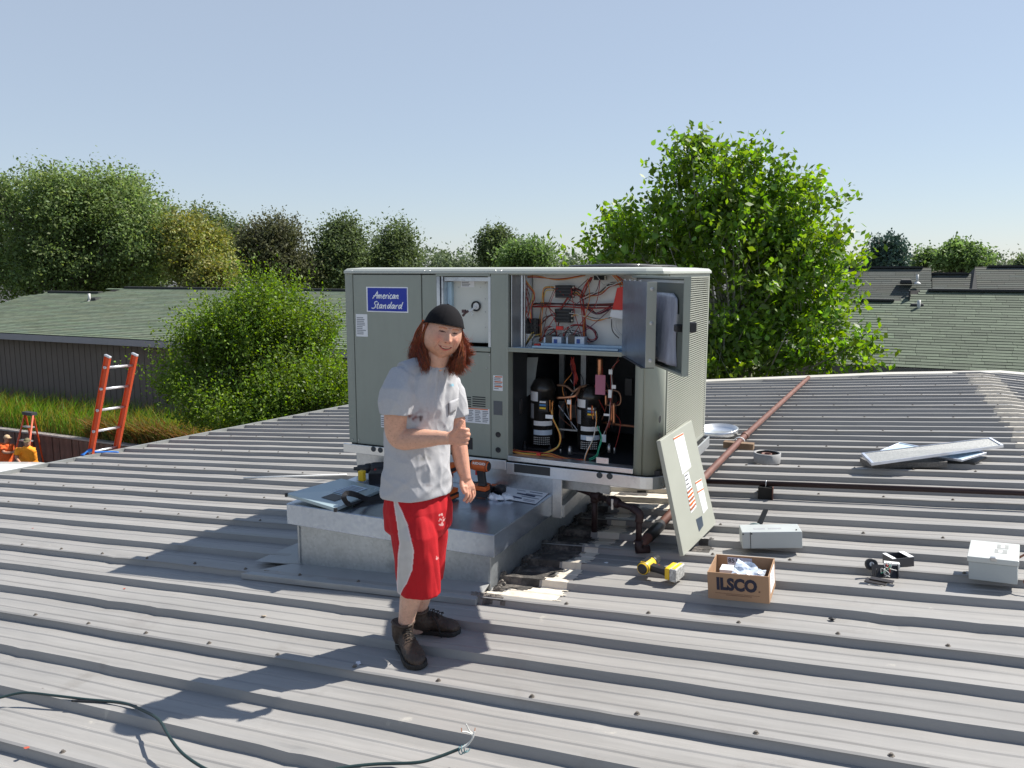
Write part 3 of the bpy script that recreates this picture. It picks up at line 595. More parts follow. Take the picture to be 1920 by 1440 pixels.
for k in range(26):
    a, b = rx.sample(AN, 2)
    if abs(a[0]-b[0]) > 75: continue
    m1 = ((a[0]*2+b[0])/3+rx.uniform(-12, 12), (a[1]*2+b[1])/3+rx.uniform(-12, 12)); m2 = ((a[0]+2*b[0])/3+rx.uniform(-12, 12), (a[1]+2*b[1])/3+rx.uniform(-12, 12))
    H_([a, m1, m2, b], rx.choice(['r', 'k', 'p', 'b', 'k', 'r', 'w', 'kr', 'o']), .0026, .012, K, d=rx.uniform(.03, .07), seed=60+k)
for k in range(10): H_([(984+rx.uniform(-4, 4), 520+k*3, .08), (978+rx.uniform(0, 20), 560+rx.uniform(-15, 15), .09), (990+rx.uniform(-8, 8), 600+rx.uniform(-6, 6), .09)], rx.choice('kkbr'), .0025, .008, K, seed=90+k)
def Cf(px, py, d=0.): return yp(px, py, YC+d)
H_([(1070, 672, .1), (1076, 690, .1), (1078, 704, .08), (1080, 718, .08)], 'rrprrr', .0035, .013, Cf, seed=30, ends=1)
H_([(1162, 672, .1), (1150, 690, .1), (1147, 700, .08), (1148, 730, .05), (1146, 760, .05), (1143, 790, 0), (1136, 812, 0), (1130, 826, 0)], 'rbw', .003, .008, Cf, seed=31, ends=2)
H_([(955, 672, 0), (958, 690, -.05), (956, 710, -.08), (962, 735, -.1), (956, 770, -.1), (955, 810, -.1), (958, 835, -.12), (968, 846, -.13), (1000, 850, -.13), (1030, 853, -.13), (1050, 858, -.13), (1075, 863, -.12), (1095, 864, -.12)], 'oyorb', .0038, .010, Cf, seed=32)
H_([(962, 700, -.05), (966, 690, -.05), (970, 700, -.05), (965, 720, -.07), (957, 735, -.08)], 'yo', .003, .004, Cf, seed=33)
H_([(1034, 770, -.08), (1036, 786, -.08), (1050, 815, -.1), (1048, 835, -.1), (1034, 846, -.12), (1016, 851, -.12)], 'gryo', .0034, .007, Cf, seed=34)
H_([(1117, 772, -.08), (1118, 790, -.08), (1112, 820, -.1), (1100, 850, -.12), (1096, 864, -.12)], 'yow', .0034, .006, Cf, seed=35)
H_([(1120, 800, -.1), (1128, 820, -.1), (1122, 842, -.12), (1118, 855, -.12), (1104, 862, -.12)], 'gg', .0034, .004, Cf, seed=36)
for k in range(16):
    x0 = rx.choice([965, 985, 1060, 1070, 1085, 1130, 1145, 1160]); y0 = rx.uniform(680, 760)
    H_([(x0, y0, .15), (x0+rx.uniform(-10, 10), y0+18, .12), (x0+rx.uniform(-14, 14), y0+45, .1), (x0+rx.uniform(-10, 14), y0+rx.uniform(60, 100), .08)], rx.choice(['k', 'r', 'b', 'o', 'kw']), .0028, .01, Cf, seed=120+k)
for k in range(7):
    x0 = [960, 985, 1052, 1078, 1095, 1150, 1178][k]; mb = MB(); q = Cf(x0, 740+rx.uniform(-20, 40), .25+.1*(k % 3)); w0 = rx.uniform(.02, .05); mb.box(q[0]-w0, q[0]+w0, q[1], q[1]+.05, q[2]-rx.uniform(.05, .12), q[2]+rx.uniform(.03, .1)); mb.build('relay_box', [DARK, GALVD, BLACK][k % 3], unit, .004)
H_([(1035, 752, -.06), (1034, 775, -.06)], 'ooo', .0034, .014, Cf, seed=37); H_([(1112, 762, -.06), (1113, 780, -.06)], 'oro', .0034, .014, Cf, seed=38)
for (a, b, c, d, m, dd) in ((1118, 1137, 703, 740, pmat('pink_tag', (.45, .16, .24), .6), .04), (1149, 1157, 722, 729, PAPER, -.02), (1143, 1149, 731, 746, PAPER, -.02), (1135, 1146, 776, 780, PAPER, -.05), (1130, 1140, 815, 829, LB, -.05), (1024, 1038, 778, 785, PAPER, -.1), (1102, 1114, 819, 827, PAPER, -.1), (1065, 1072, 750, 758, PAPER, -.02), (1143, 1150, 693, 702, PAPER, 0)):
    y_ = YC+dd; mb = MB(); sheet(mb, a, b, c, d, y_, .0015); mb.build('wire_tag', m, unit)
mb = MB(); sheet(mb, 1009, 1016, 849, 853, YC-.16, .02); mb.build('red_connector', RED, unit)
a = yp(1119, 866, YF-.03); mb = MB(); mb.box(a[0], a[0]+.085, YF-.045, YF-.031, a[2]-.004, a[2]+.035); mb.build('lug_plate', GALVB, unit, .001)
# ---- lid, fan and side louvres
mb = MB()
def ringz(ins, z): return [(XL-.012+ins, YF-.035+ins, z), (XRt-.11, YF-.035+ins, z), (XRt+.0-ins*.4, YF-.0+ins, z), (XRt+.03-ins, YF+.10, z), (XRt+.03-ins, YB+.03-ins, z), (XL-.012+ins, YB+.03-ins, z)]
mb.loft([ringz(.012, ZT-.012), ringz(.012, ZT+.006), ringz(.03, ZT+.024), ringz(.12, ZT+.032)]); mb.build('top_lid', pmat('lit_lid_paint', (.46, .48, .43), .4, 0, .04, 3), unit, .003)  # paler than the unit paint: the lit top edge is put into the colour
mb = MB(); c = fwd(1150, 500, 5.35); c = np.array([-1.75, 5.75, 0]); mb.smooth = True
mb.lathe((c[0], c[1], ZT+.04), (0, 0, 1), [(0, .40), (.006, .39), (.010, .35)], 40)
for r_ in np.linspace(.06, .40, 12): mb.tube([(c[0]+r_*math.cos(t), c[1]+r_*math.sin(t), ZT+.058-.022*(r_/.4)**2) for t in np.linspace(0, 2*math.pi, 33)], .003, 4)
for k in range(12):
    t = k*math.pi/6; mb.tube([(c[0]+.05*math.cos(t), c[1]+.05*math.sin(t), ZT+.056), (c[0]+.40*math.cos(t), c[1]+.42*math.sin(t), ZT+.034)], .003, 4)
mb.build('fan_guard', BLACK, unit)
y0, y1 = 5.165, YB-.02
mb = MB(); mb.box(XRt-.2, XRt-.03, y0, YB, ZB, ZT-.014); mb.build('coil', pmat('coil_fins', (.36, .37, .35), .5, .3, .1, 4), unit)
mb = MB(); mb.box(XRt-.03, XRt+.006, y0-.008, y0+.006, ZB-.01, ZT-.012); mb.box(XRt-.03, XRt+.006, y1-.006, y1+.03, ZB-.01, ZT-.012); mb.box(XRt-.03, XRt+.004, y0+.0062, y1-.0062, ZT-.045, ZT-.014); mb.box(XRt-.03, XRt+.004, y0+.0062, y1-.0062, ZB-.01, ZB+.02)
mb.build('guard_frame', UNITL, unit, .002)
n = 78; me = None
for k in range(n):
    z = ZB+.03+(ZT-.055-ZB-.03)*k/(n-1)
    if me is None:
        mb = MB(); mb.hexa([(XRt-.012, y0+.007, 0), (XRt+.004, y0+.007, -.003), (XRt+.004, y1-.007, -.003), (XRt-.012, y1-.007, 0), (XRt-.012, y0+.007, .0035), (XRt+.004, y0+.007, .003), (XRt+.004, y1-.007, .003), (XRt-.012, y1-.007, .0035)])
        o = mb.build('louvre', UNITL, unit); me = o.data; o.location.z = z
    else: o = link('louvre', me, unit); o.location.z = z
for yv in np.linspace(y0, y1, 6)[1:-1]:
    mb = MB(); mb.box(XRt-.016, XRt-.013, yv-.008, yv+.008, ZB+.02, ZT-.045); mb.build('guard_strut', UNITL, unit)
mb = MB(); mb.box(XL+.02, XRt-.2, YB-.01, YB, ZB, ZT-.014); mb.build('back_panel', UNIT, unit)
# ---- opened doors
z1, z0 = ZT-.022, zd+.0
A = Vector((-1.42, YF-.02, 0)); B = Vector((-.886, 4.1, 0)); dn = Vector((0, 0, 1)).cross((B-A)).normalized()   # dn points to the inner face's back
W_ = (B-A).length; dv = (B-A).normalized(); outn = -dv.cross(Vector((0, 0, 1)))
def dbox(mb, u0, u1, n0, n1, za, zb):
    mb.hexa([A+dv*u+outn*n_+Vector((0, 0, z)) for z in (za, zb) for u, n_ in ((u0, n0), (u1, n0), (u1, n1), (u0, n1))]); return mb
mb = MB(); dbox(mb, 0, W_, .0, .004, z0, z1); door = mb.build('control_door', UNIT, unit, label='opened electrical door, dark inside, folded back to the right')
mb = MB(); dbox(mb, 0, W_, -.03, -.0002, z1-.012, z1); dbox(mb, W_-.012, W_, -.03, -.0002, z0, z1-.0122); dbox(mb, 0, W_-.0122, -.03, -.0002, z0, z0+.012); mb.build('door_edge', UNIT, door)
mb = MB(); dbox(mb, .013, W_-.013, -.0015, -.0003, z0+.013, z1-.013); mb.build('door_shade_sheet', pmat('door_shade_paint', (.10, .115, .10), .45, 0, .06, 3), door)  # dark sheet added; shade on the door's inner face put into its colour
mb = MB(); dbox(mb, .05, W_-.05, -.006, -.001, z1-.035, z1-.02); mb.build('door_edge', GALV, door)
mb = MB(); dbox(mb, W_-.10, W_-.06, -.05, -.001, (z0+z1)/2-.03, (z0+z1)/2+.01); dbox(mb, W_-.04, W_-.005, .004, .045, (z0+z1)/2-.03, (z0+z1)/2+.025); mb.build('latch', BLACK, door, .008)
mb = MB(); dbox(mb, W_-.115, W_-.10, -.03, -.02, (z0+z1)/2-.02, (z0+z1)/2+.06); mb.build('latch', STEEL, door)
# document bag hanging inside the door
bagm = pmat('clear_document_bag', (.30, .32, .38), .2, 0, .25, 14, .5, 22, streak=(1, 1, .2))
mb = MB(); mb.smooth = True; NR = 14; R = []
for i in range(NR+1):
    t = i/NR; z = z1-.09-.37*t; w0 = .40*W_-.03*math.sin(t*3)+(.05 if i == 0 else 0); w1 = .83*W_+.012*math.sin(t*7)-(.06 if i == 0 else 0)
    if i == NR: w0 += .02
    row = []
    for j in range(15):
        s = j/14; u = w0+(w1-w0)*s; bulge = -.008-.030*math.sin(math.pi*s)*(.4+.6*t)-.006*math.sin(s*21+t*3)*t; row.append(A+dv*u+outn*bulge+Vector((0, 0, z-.02*s*t)))
    R.append(row)
mb.loft(R, caps=False, closed=False); o = mb.build('document_bag', bagm, door); s_ = o.modifiers.new('t', 'SOLIDIFY'); s_.thickness = .003
# inner swung blank panel
A2 = Vector((-1.50, 4.96, 0)); B2 = Vector((-1.165, 4.30, 0)); dv2 = (B2-A2).normalized(); on2 = -dv2.cross(Vector((0, 0, 1))); W2 = (B2-A2).length
def ebox(mb, u0, u1, n0, n1, za, zb): mb.hexa([A2+dv2*u+on2*n_+Vector((0, 0, z)) for z in (za, zb) for u, n_ in ((u0, n0), (u1, n0), (u1, n1), (u0, n1))])
mb = MB(); ebox(mb, 0, W2, 0, .003, z0+.01, z1-.03); pn = mb.build('inner_cover', galv('blank_cover', (.36, .42, .52), .32, .8, 14), unit)
mb = MB(); ebox(mb, W2-.004, W2, -.0005, .055, z0+.01, z1-.03); ebox(mb, W2-.045, W2-.0042, .052, .055, z0+.01, z1-.03); mb.build('cover_flange', UNITL, pn, .002)
mb = MB()
for zz in (z0+.05, (z0+z1)/2, z1-.07): q = B2+on2*.028+Vector((0, 0, zz)); mb.lathe(q, dv2, [(0, .011), (.003, .011), (.004, .006), (.007, .005)], 10)
for k in range(4): q = A2+dv2*(.08+.16*k)+Vector((0, 0, z1-.03)); mb.lathe(q, (0, 0, 1), [(0, .006), (.008, .006)], 6)
mb.build('cover_screw', STEEL, pn)
mb = MB(); ebox(mb, .1, W2, -.02, .05, z0+.006, z0+.0098); mb.build('cover_flange', DARK, pn)
# ================= ground, walls, houses, trees =================
ZG = -4.75
def sheet_obj(name, pts, m, kind='structure'):
    mb = MB(); mb.add(pts, [tuple(range(len(pts)))]); o = mb.build(name, m); o['kind'] = kind; return o
ASPH = pmat('asphalt', (.055, .055, .055), .9, 0, .25, 3, .3, 60)
SOIL = pmat('dry_soil', (.13, .11, .06), .95, 0, .35, 1.5, .4, 20, col2=(.10, .13, .04))
gb = MB(); gb.box(-400, 400, -300, 600, ZG-.5, ZG); g = gb.build('ground', ASPH); g['kind'] = 'structure'
# upper terrace, held by the retaining wall
tb = MB(); tb.box(-60, -2, 16.55, 60, ZG+.01, -3.35); tb.box(-2, 60, 15.9, 60, ZG+.01, -3.35); g = tb.build('terrace_ground', SOIL); g['kind'] = 'structure'
tb = MB(); tb.hexa([(-60, 16.6, -3.36), (-9.5, 16.6, -3.36), (-9.5, 21, -3.36), (-60, 21, -3.36), (-60, 16.7, -3.3), (-9.5, 16.7, -3.3), (-9.5, 19.2, -2.9), (-60, 19.2, -2.9)]); g = tb.build('grass_bank', SOIL); g['kind'] = 'structure'
rw = thing('retaining_wall', 'dark rust stained board retaining wall below the tall grass at far left', 'wall', (-25, 16.4, ZG))
RW = pmat('rusty_boards', (.15, .085, .065), .8, 0, .45, 2.5, .3, 40, streak=(3, 3, .5), dirt=((.22, .18, .15), 6, .58, .5))
mb = None; me = None; k = 0; x = -36.
while x < -9.5:
    w_ = .30
    if me is None: mb = MB(); mb.box(0, w_-.012, 0, .06, 0, 1.5); o = mb.build('board', RW, rw, .006); me = o.data
    else: o = link('board', me, rw)
    o.location = (x, 16.36+.02*math.sin(k*2.1), ZG); x += w_; k += 1
mb = MB(); mb.box(-36, -9.5, 16.30, 16.52, -3.245, -3.19); mb.build('cap_rail', pmat('grey_cap_rail', (.30, .27, .25), .8, 0, .2, 3), rw, .01)
# grass on the bank
def blades(name, n, fx, hh, m, lean=(.35, 0), wd=.014, seg=3, lab=None):
    x, y, z = fx(n); h = hh[0]+(hh[1]-hh[0])*rng.random(n)**1.5; a = rng.random(n)*2*math.pi; ln = rng.normal(lean[0], .35, n)*h; ly = rng.normal(lean[1], .3, n)*h
    V = np.zeros((n, 2*seg+1, 3)); cx, cy = np.cos(a)*wd, np.sin(a)*wd
    for s in range(seg):
        t = s/seg; k = 1-t*.6
        V[:, 2*s] = np.stack([x+ln*t*t-cx*k, y+ly*t*t-cy*k, z+h*t], 1); V[:, 2*s+1] = np.stack([x+ln*t*t+cx*k, y+ly*t*t+cy*k, z+h*t], 1)
    V[:, 2*seg] = np.stack([x+ln, y+ly, z+h*(1-.15*np.abs(ln/h))], 1)
    F = []; b = (np.arange(n)*(2*seg+1))[:, None]
    for s in range(seg-1): F += [b+np.array([[2*s, 2*s+1, 2*s+3]]), b+np.array([[2*s, 2*s+3, 2*s+2]])]
    F.append(b+np.array([[2*seg-2, 2*seg-1, 2*seg]])); F = np.vstack(F)
    tt = rng.random(n); c = np.stack([.55+1.3*tt**2, .65+.55*rng.random(n), .4+.5*tt], 1); c = np.repeat(c, 2*seg+1, 0)
    o = rawmesh(name, V.reshape(-1, 3), F, m, None, c)
    tag(o, lab, 'grass'); o['kind'] = 'stuff'; return o
GR = pmat('tall_grass', (.17, .235, .055), .7, 0, .4, 2.5, attr=True, trans=.4)
blades('tall_grass', 20000, lambda n: (rng.uniform(-36, -12.5, n), 16.7+2.2*rng.random(n)**1.1, np.full(n, -3.25)), (.3, 1.15), GR, lab='tall yellow green grass growing over the dark retaining wall', wd=.012)
WD = pmat('weeds', (.12, .12, .035), .8, 0, .4, 2, attr=True, trans=.3, col2=(.26, .17, .05))
blades('weeds', 16000, lambda n: (rng.uniform(-22, -13, n), 16.5+1.2*rng.random(n), np.full(n, -3.2)), (.15, .8), WD, (-.2, -.4), .02, lab='brownish weeds hanging over the wall behind the orange ladder')

# ---- shingled houses
SHG = pmat('green_shingle', (.098, .122, .086), .9, 0, .22, 7, .3, 90, objrand=.22)
SHT = pmat('green_shingle_field', (.108, .138, .095), .9, 0, .22, 5, .3, 90, attr=True)
SHD = pmat('grey_green_shingle_field', (.065, .074, .064), .9, 0, .2, 5, .3, 90, attr=True)
WALLM = pmat('brown_grey_siding', (.165, .13, .11), .85, 0, .08, 2, .1, 40)
FASC = pmat('fascia_paint', (.30, .28, .29), .6, 0, .06, 3)
def courses(name, parent, poly, yE, zE, slope, expo, m, lens, x0, x1, nrow, keep=None, seed=0):
    """rows of shingles as real slabs on a roof plane rising in +y from the eave (yE,zE); poly(x, run)->bool keeps a slab"""
    r = random.Random(seed); V = []; F = []; C = []; near = []
    cs, sn = math.cos(slope), math.sin(slope); th = .012
    for i in range(nrow):
        x = x0-r.random()*lens[1]; d0 = i*expo
        while x < x1:
            L = r.uniform(*lens); a, b = max(x, x0), min(x+L-.006, x1); x += L
            if b-a < .03 or not poly((a+b)/2, (d0+expo/2)*cs): continue
            q = []
            for d, h in ((d0, th+r.uniform(0, .004)), (d0+expo+.004, .001)):
                for xx in (a, b): q.append((xx, yE+d*cs-h*sn, zE+d*sn+h*cs))
            bt = [(xx, yE+d0*cs, zE+d0*sn-.004) for xx in (a, b)]
            P = bt+q   # bt0 bt1 f0 f1 k0 k1
            if keep and keep((a+b)/2, i): near.append(P); continue
            n = len(V); V += P; F += [(n, n+1, n+3, n+2), (n+2, n+3, n+5, n+4), (n, n+2, n+4, n), (n+1, n+5, n+3, n+1)][:2]; t = r.uniform(.86, 1.14); C += [(t*r.uniform(.95, 1.08), t, t*r.uniform(.92, 1.05))]*6
    o = rawmesh(name, V, F, m, parent, C)
    return o, near
def slope_deck(mb, x0, x1, yE, zE, run, rise, lift=-.012):
    mb.hexa([(x0, yE, zE-.15), (x1, yE, zE-.15), (x1, yE+run, zE+rise-.15), (x0, yE+run, zE+rise-.15), (x0, yE, zE+lift), (x1, yE, zE+lift), (x1, yE+run, zE+rise+lift), (x0, yE+run, zE+rise+lift)])
# left house: eave along y=19.3
def px_on(px, py, y): return yp(px, py, y)
eL = -.40; yE = 19.3
hl = thing('house', 'long low house with green shingle roof and brown grey wall at left', 'house', (-22, 21, -3.3))
mb = MB(); mb.box(-33, -9.2, 19.75, 29, -3.4, eL-.12); mb.build('wall', WALLM, hl)
mb = MB(); x = -33.
while x < -9.2: mb.box(x, x+.008, 19.735, 19.749, -3.4, eL-.16); x += .3
o = mb.build('siding_groove', pmat('groove', (.155, .122, .103), .9), hl); o['kind'] = 'stuff'
mb = MB(); mb.box(-33.3, -8.9, yE-.02, yE, eL-.24, eL-.02); mb.build('fascia', FASC, hl)
mb = MB(); mb.box(-33.2, -9, yE+.001, 19.75, eL-.2, eL-.17); mb.build('soffit', WALLM, hl)
RUN = 5.3; sl_ = math.atan(.30); 
xa, xb = px_on(0, 600, yE)[0]-1.5, -8.9
rz_ = lambda run: eL+run*.30
# roof outline: left hip-ish corner, a lower step, then the main ridge
def roofL(x, run):
    yy = yE+run; zz = rz_(run); v = np.array([x, yy, zz])-CAM; px = CX+FPX*(v@RV)/(v@FV); py = CY-FPX*(v@UV)/(v@FV)
    return True
xR1 = px_on(95, 552, yE+4.6)[0]; xR2 = px_on(190, 550, yE+4.6)[0]; xR3 = px_on(232, 543, yE+RUN)[0]
def polyL(x, run):
    if x < xR1: return run < max(0, 4.6*(x-(xR1-5.8))/5.8)
    if x < xR2: return run < 4.6
    if x < xR3: return run < 4.6+(RUN-4.6)*(x-xR2)/(xR3-xR2)
    if x > -11.4: return run < 4.5
    return run < RUN
mb = MB(); x = -34.5
# deck in strips following the outline
st = .4
while x < -8.9:
    r0 = 0
    while polyL(x+st/2, r0+.05) and r0 < 6: r0 += .1
    if r0 > .1: mb.hexa([(x, yE, eL-.15), (x+st, yE, eL-.15), (x+st, yE+r0, rz_(r0)-.15), (x, yE+r0, rz_(r0)-.15), (x, yE, eL-.012), (x+st, yE, eL-.012), (x+st, yE+r0, rz_(r0)-.014), (x, yE+r0, rz_(r0)-.014)])
    x += st
mb.build('roof_deck', SHT, hl)
o, _ = courses('shingles', hl, polyL, yE, eL, sl_, .15, SHT, (.5, 1.5), -34.5, -8.9, 37, seed=4); o['kind'] = 'stuff'
# back slope and ridge vents
mb = MB(); mb.hexa([(xR3, yE+RUN, eL), (-9, yE+RUN, eL), (-9, 30, -.6), (xR3, 30, -.6), (xR3, yE+RUN, rz_(RUN)-.02), (-9, yE+RUN, rz_(4.5)-.02), (-9, 30, -.5), (xR3, 30, -.5)]); mb.build('back_slope', SHT, hl)
VENT = pmat('dark_ridge_vent', (.03, .032, .032), .8)
for a, b, run in ((xR1, xR2, 4.6), (xR3+.2, -12, RUN), (-11.2, -9.2, 4.5)):
    mb = MB(); mb.box(a, b, yE+run-.16, yE+run+.1, rz_(run)-.03, rz_(run)+.05); mb.build('ridge_vent', VENT, hl, .02)
def vent_pipe(px, py, y, h, r, lab, cap=True, s=1.):
    q = yp(px, py, y); t = thing('roof_vent_pipe', lab, 'vent pipe', q); m_ = WHITE
    mb = MB(); mb.smooth = True; mb.lathe((q[0], q[1], q[2]-.04), (0, 0, 1), [(0, r), (h+.04, r), (h+.04, r*.7)], 12); mb.build('pipe', pmat('vent_white', (.6, .6, .58), .5), t)
    mb = MB(); mb.smooth = True; mb.lathe((q[0], q[1], q[2]-.06), (0, 0, 1), [(0, r*3.4), (.05, r*3.), (.11*s, r*1.2)], 12); mb.build('flashing', pmat('vent_white', (.6, .6, .58), .5), t)
def box_vent(px, py, y, w_, lab, slope=.30):
    q = yp(px, py, y); t = thing('roof_vent', lab, 'roof vent', q)
    mb = MB(); mb.hexa([(q[0]-w_, q[1]-.2, q[2]-.1), (q[0]+w_, q[1]-.2, q[2]-.1), (q[0]+w_, q[1]+.2, q[2]-.0), (q[0]-w_, q[1]+.2, q[2]-.0), (q[0]-w_*.8, q[1]-.16, q[2]+.10), (q[0]+w_*.8, q[1]-.16, q[2]+.10), (q[0]+w_*.8, q[1]+.14, q[2]+.12), (q[0]-w_*.8, q[1]+.14, q[2]+.12)]); mb.build('hood', VENT, t, .03)
    mb = MB(); mb.box(q[0]-w_*1.25, q[0]+w_*1.25, q[1]-.24, q[1]+.24, q[2]-.03, q[2]-.015); mb.build('base', VENT, t)
vent_pipe(168, 566, yE+3.6, .34, .05, 'white vent pipe on the green roof of the long left house')
box_vent(178, 563, yE+3.8, .28, 'dark box vent beside the white pipe on the left green roof')
# right house with separate shingles
hr = thing('house', 'nearer house at right with a green roof of clearly separate shingles', 'house', (3, 25, -3.3))
yE2, zE2, RUN2 = 22.0, -.47, 4.05; S2 = math.atan(.45)
mb = MB(); mb.box(-1.2, 9, 22.4, 29.5, -3.4, zE2-.12); mb.build('wall', WALLM, hr)
mb = MB(); mb.box(-1.6, 9.4, yE2-.03, yE2, zE2-.22, zE2-.015); mb.build('fascia', pmat('brown_fascia', (.17, .15, .15), .7), hr)
mb = MB(); mb.box(-1.6, 9.4, yE2+.001, 22.4, zE2-.2, zE2-.17); mb.build('soffit', WALLM, hr)
xs1 = yp(1706, 545, yE2+RUN2)[0]
def poly2(x, run): return run < (RUN2 if x > xs1 else RUN2-.62)
mb = MB(); slope_deck(mb, -1.6, xs1, yE2, zE2, RUN2-.62, (RUN2-.62)*.45); slope_deck(mb, xs1, 9.4, yE2, zE2, RUN2, RUN2*.45); mb.build('roof_deck', SHT, hr)
vis = lambda x, i: -.1+.02*i < x < 3.9 and i < 30
o, near = courses('shingles', hr, poly2, yE2, zE2, S2, .148, SHT, (.32, .85), -1.6, 9.4, 32, keep=vis, seed=9); o['kind'] = 'stuff'
for P in near[:300]:
    mb = MB(); c = np.array(P).mean(0); mb.add([tuple(np.array(p)-c) for p in P], [(0, 1, 3, 2), (2, 3, 5, 4), (0, 2, 4), (1, 5, 3)]); o = mb.build('shingle', SHG, hr); o.location = c
if len(near) > 300:
    V = [p for P in near[300:] for p in P]; F = [tuple(6*i+k for k in q) for i in range(len(near)-300) for q in ((0, 1, 3, 2), (2, 3, 5, 4))]; o = rawmesh('shingles', V, F, SHT, hr, [(1, 1, 1)]*len(V)); o['kind'] = 'stuff'
print('near shingles', len(near))
zr = zE2+RUN2*.45
mb = MB(); mb.box(yp(1740, 545, yE2+RUN2)[0], 9.3, yE2+RUN2-.18, yE2+RUN2+.1, zr-.03, zr+.045); mb.build('ridge_vent', VENT, hr, .015)
mb = MB(); mb.box(-1.2, yp(1677, 560, yE2+RUN2-.62)[0], yE2+RUN2-.8, yE2+RUN2-.5, zr-.32, zr-.245); mb.build('ridge_vent', VENT, hr, .015)
mb = MB(); mb.box(xs1-.03, xs1, yE2+RUN2-.65, yE2+RUN2, zr-.45, zr); mb.build('step_wall', VENT, hr)
mb = MB(); mb.hexa([(xs1, yE2+RUN2, zr-.3), (9.4, yE2+RUN2, zr-.3), (9.4, 30, -.5), (xs1, 30, -.5), (xs1, yE2+RUN2, zr-.02), (9.4, yE2+RUN2, zr-.02), (9.4, 30, -.4), (xs1, 30, -.4)]); mb.hexa([(-1.6, yE2+RUN2-.62, zr-.6), (xs1, yE2+RUN2-.62, zr-.6), (xs1, 30, -.5), (-1.6, 30, -.5), (-1.6, yE2+RUN2-.62, zr-.31), (xs1, yE2+RUN2-.62, zr-.31), (xs1, 30, -.4), (-1.6, 30, -.4)]); mb.build('back_slope', SHT, hr)
vent_pipe(1722, 583, yE2+3.0, .30, .045, 'white vent pipe with a cone flashing on the nearer right roof', s=.9)
box_vent(1719, 576, yE2+3.25, .2, 'dark box vent behind the white pipe on the nearer right roof')
# farther roofs
hf = thing('house', 'farther house with a darker stepped shingle roof behind the nearer right roof', 'house', (5, 38, -3))
yF3 = 36.; 
def far_roof(pxa, pxb, pytop, name='roof_section', run=4.5, zlow=-.6):
    a = yp(pxa, pytop, yF3+run); b = yp(pxb, pytop, yF3+run); zt = a[2]; x0, x1 = a[0], b[0]; sp = math.atan((zt-zlow)/run)
    mb = MB(); slope_deck(mb, x0, x1, yF3, zlow, run, zt-zlow); mb.hexa([(x0, yF3+run, zlow), (x1, yF3+run, zlow), (x1, yF3+run+5, zlow), (x0, yF3+run+5, zlow), (x0, yF3+run, zt-.02), (x1, yF3+run, zt-.02), (x1, yF3+run+5, zlow+.1), (x0, yF3+run+5, zlow+.1)]); r_ = mb.build(name, SHD, hf)
    o, _ = courses('shingles', r_, lambda x, run_: True, yF3, zlow, sp, .16, SHD, (.7, 1.6), x0, x1, int(run/math.cos(sp)/.16), seed=int(pxa)); o['kind'] = 'stuff'
    return x0, x1, zt, sp
x0, x1, zt, sp = far_roof(1560, 1746, 501.5, run=4.5); mb = MB(); mb.box(x0, yp(1731, 500, 40.5)[0], 40.3, 40.6, zt-.03, zt+.05); mb.build('ridge_vent', VENT, hf)
x0b, x1b, ztb, _ = far_roof(1747.5, 1827, 513, run=4.2); mb = MB(); mb.box(x0b, x1b-.2, 40.0, 40.3, ztb-.03, ztb+.05); mb.build('ridge_vent', VENT, hf)
x0c, x1c, ztc, _ = far_roof(1828, 2150, 499.5, run=4.6, zlow=-.45); mb = MB(); mb.box(x0c+.5, x1c, 40.45, 40.75, ztc-.03, ztc+.05); mb.build('ridge_vent', VENT, hf)
mb = MB(); q = yp(1822, 515, 38.8); mb.hexa([(q[0]-.0, 36.3, -.7), (x0c, 36.3, -.7), (x0c, 40.4, -.7), (q[0], 40.4, -.7), (q[0]-.25, 36.3, -.3), (x0c-.01, 36.3, -.25), (x0c-.01, 40.4, ztc-.05), (q[0], 40.4, ztc-.35)]); mb.build('step_wall', VENT, hf)
mb = MB(); mb.box(x0-1, x1c+1, 36.4, 45, -3.4, -.75); mb.build('wall', WALLM, hf)
vent_pipe(1719.5, 530.5, 38.9, .36, .05, 'small white vent pipe on the farther darker right roof')
box_vent(1699, 529, 39.0, .25, 'small dark box vent on the farther darker right roof')

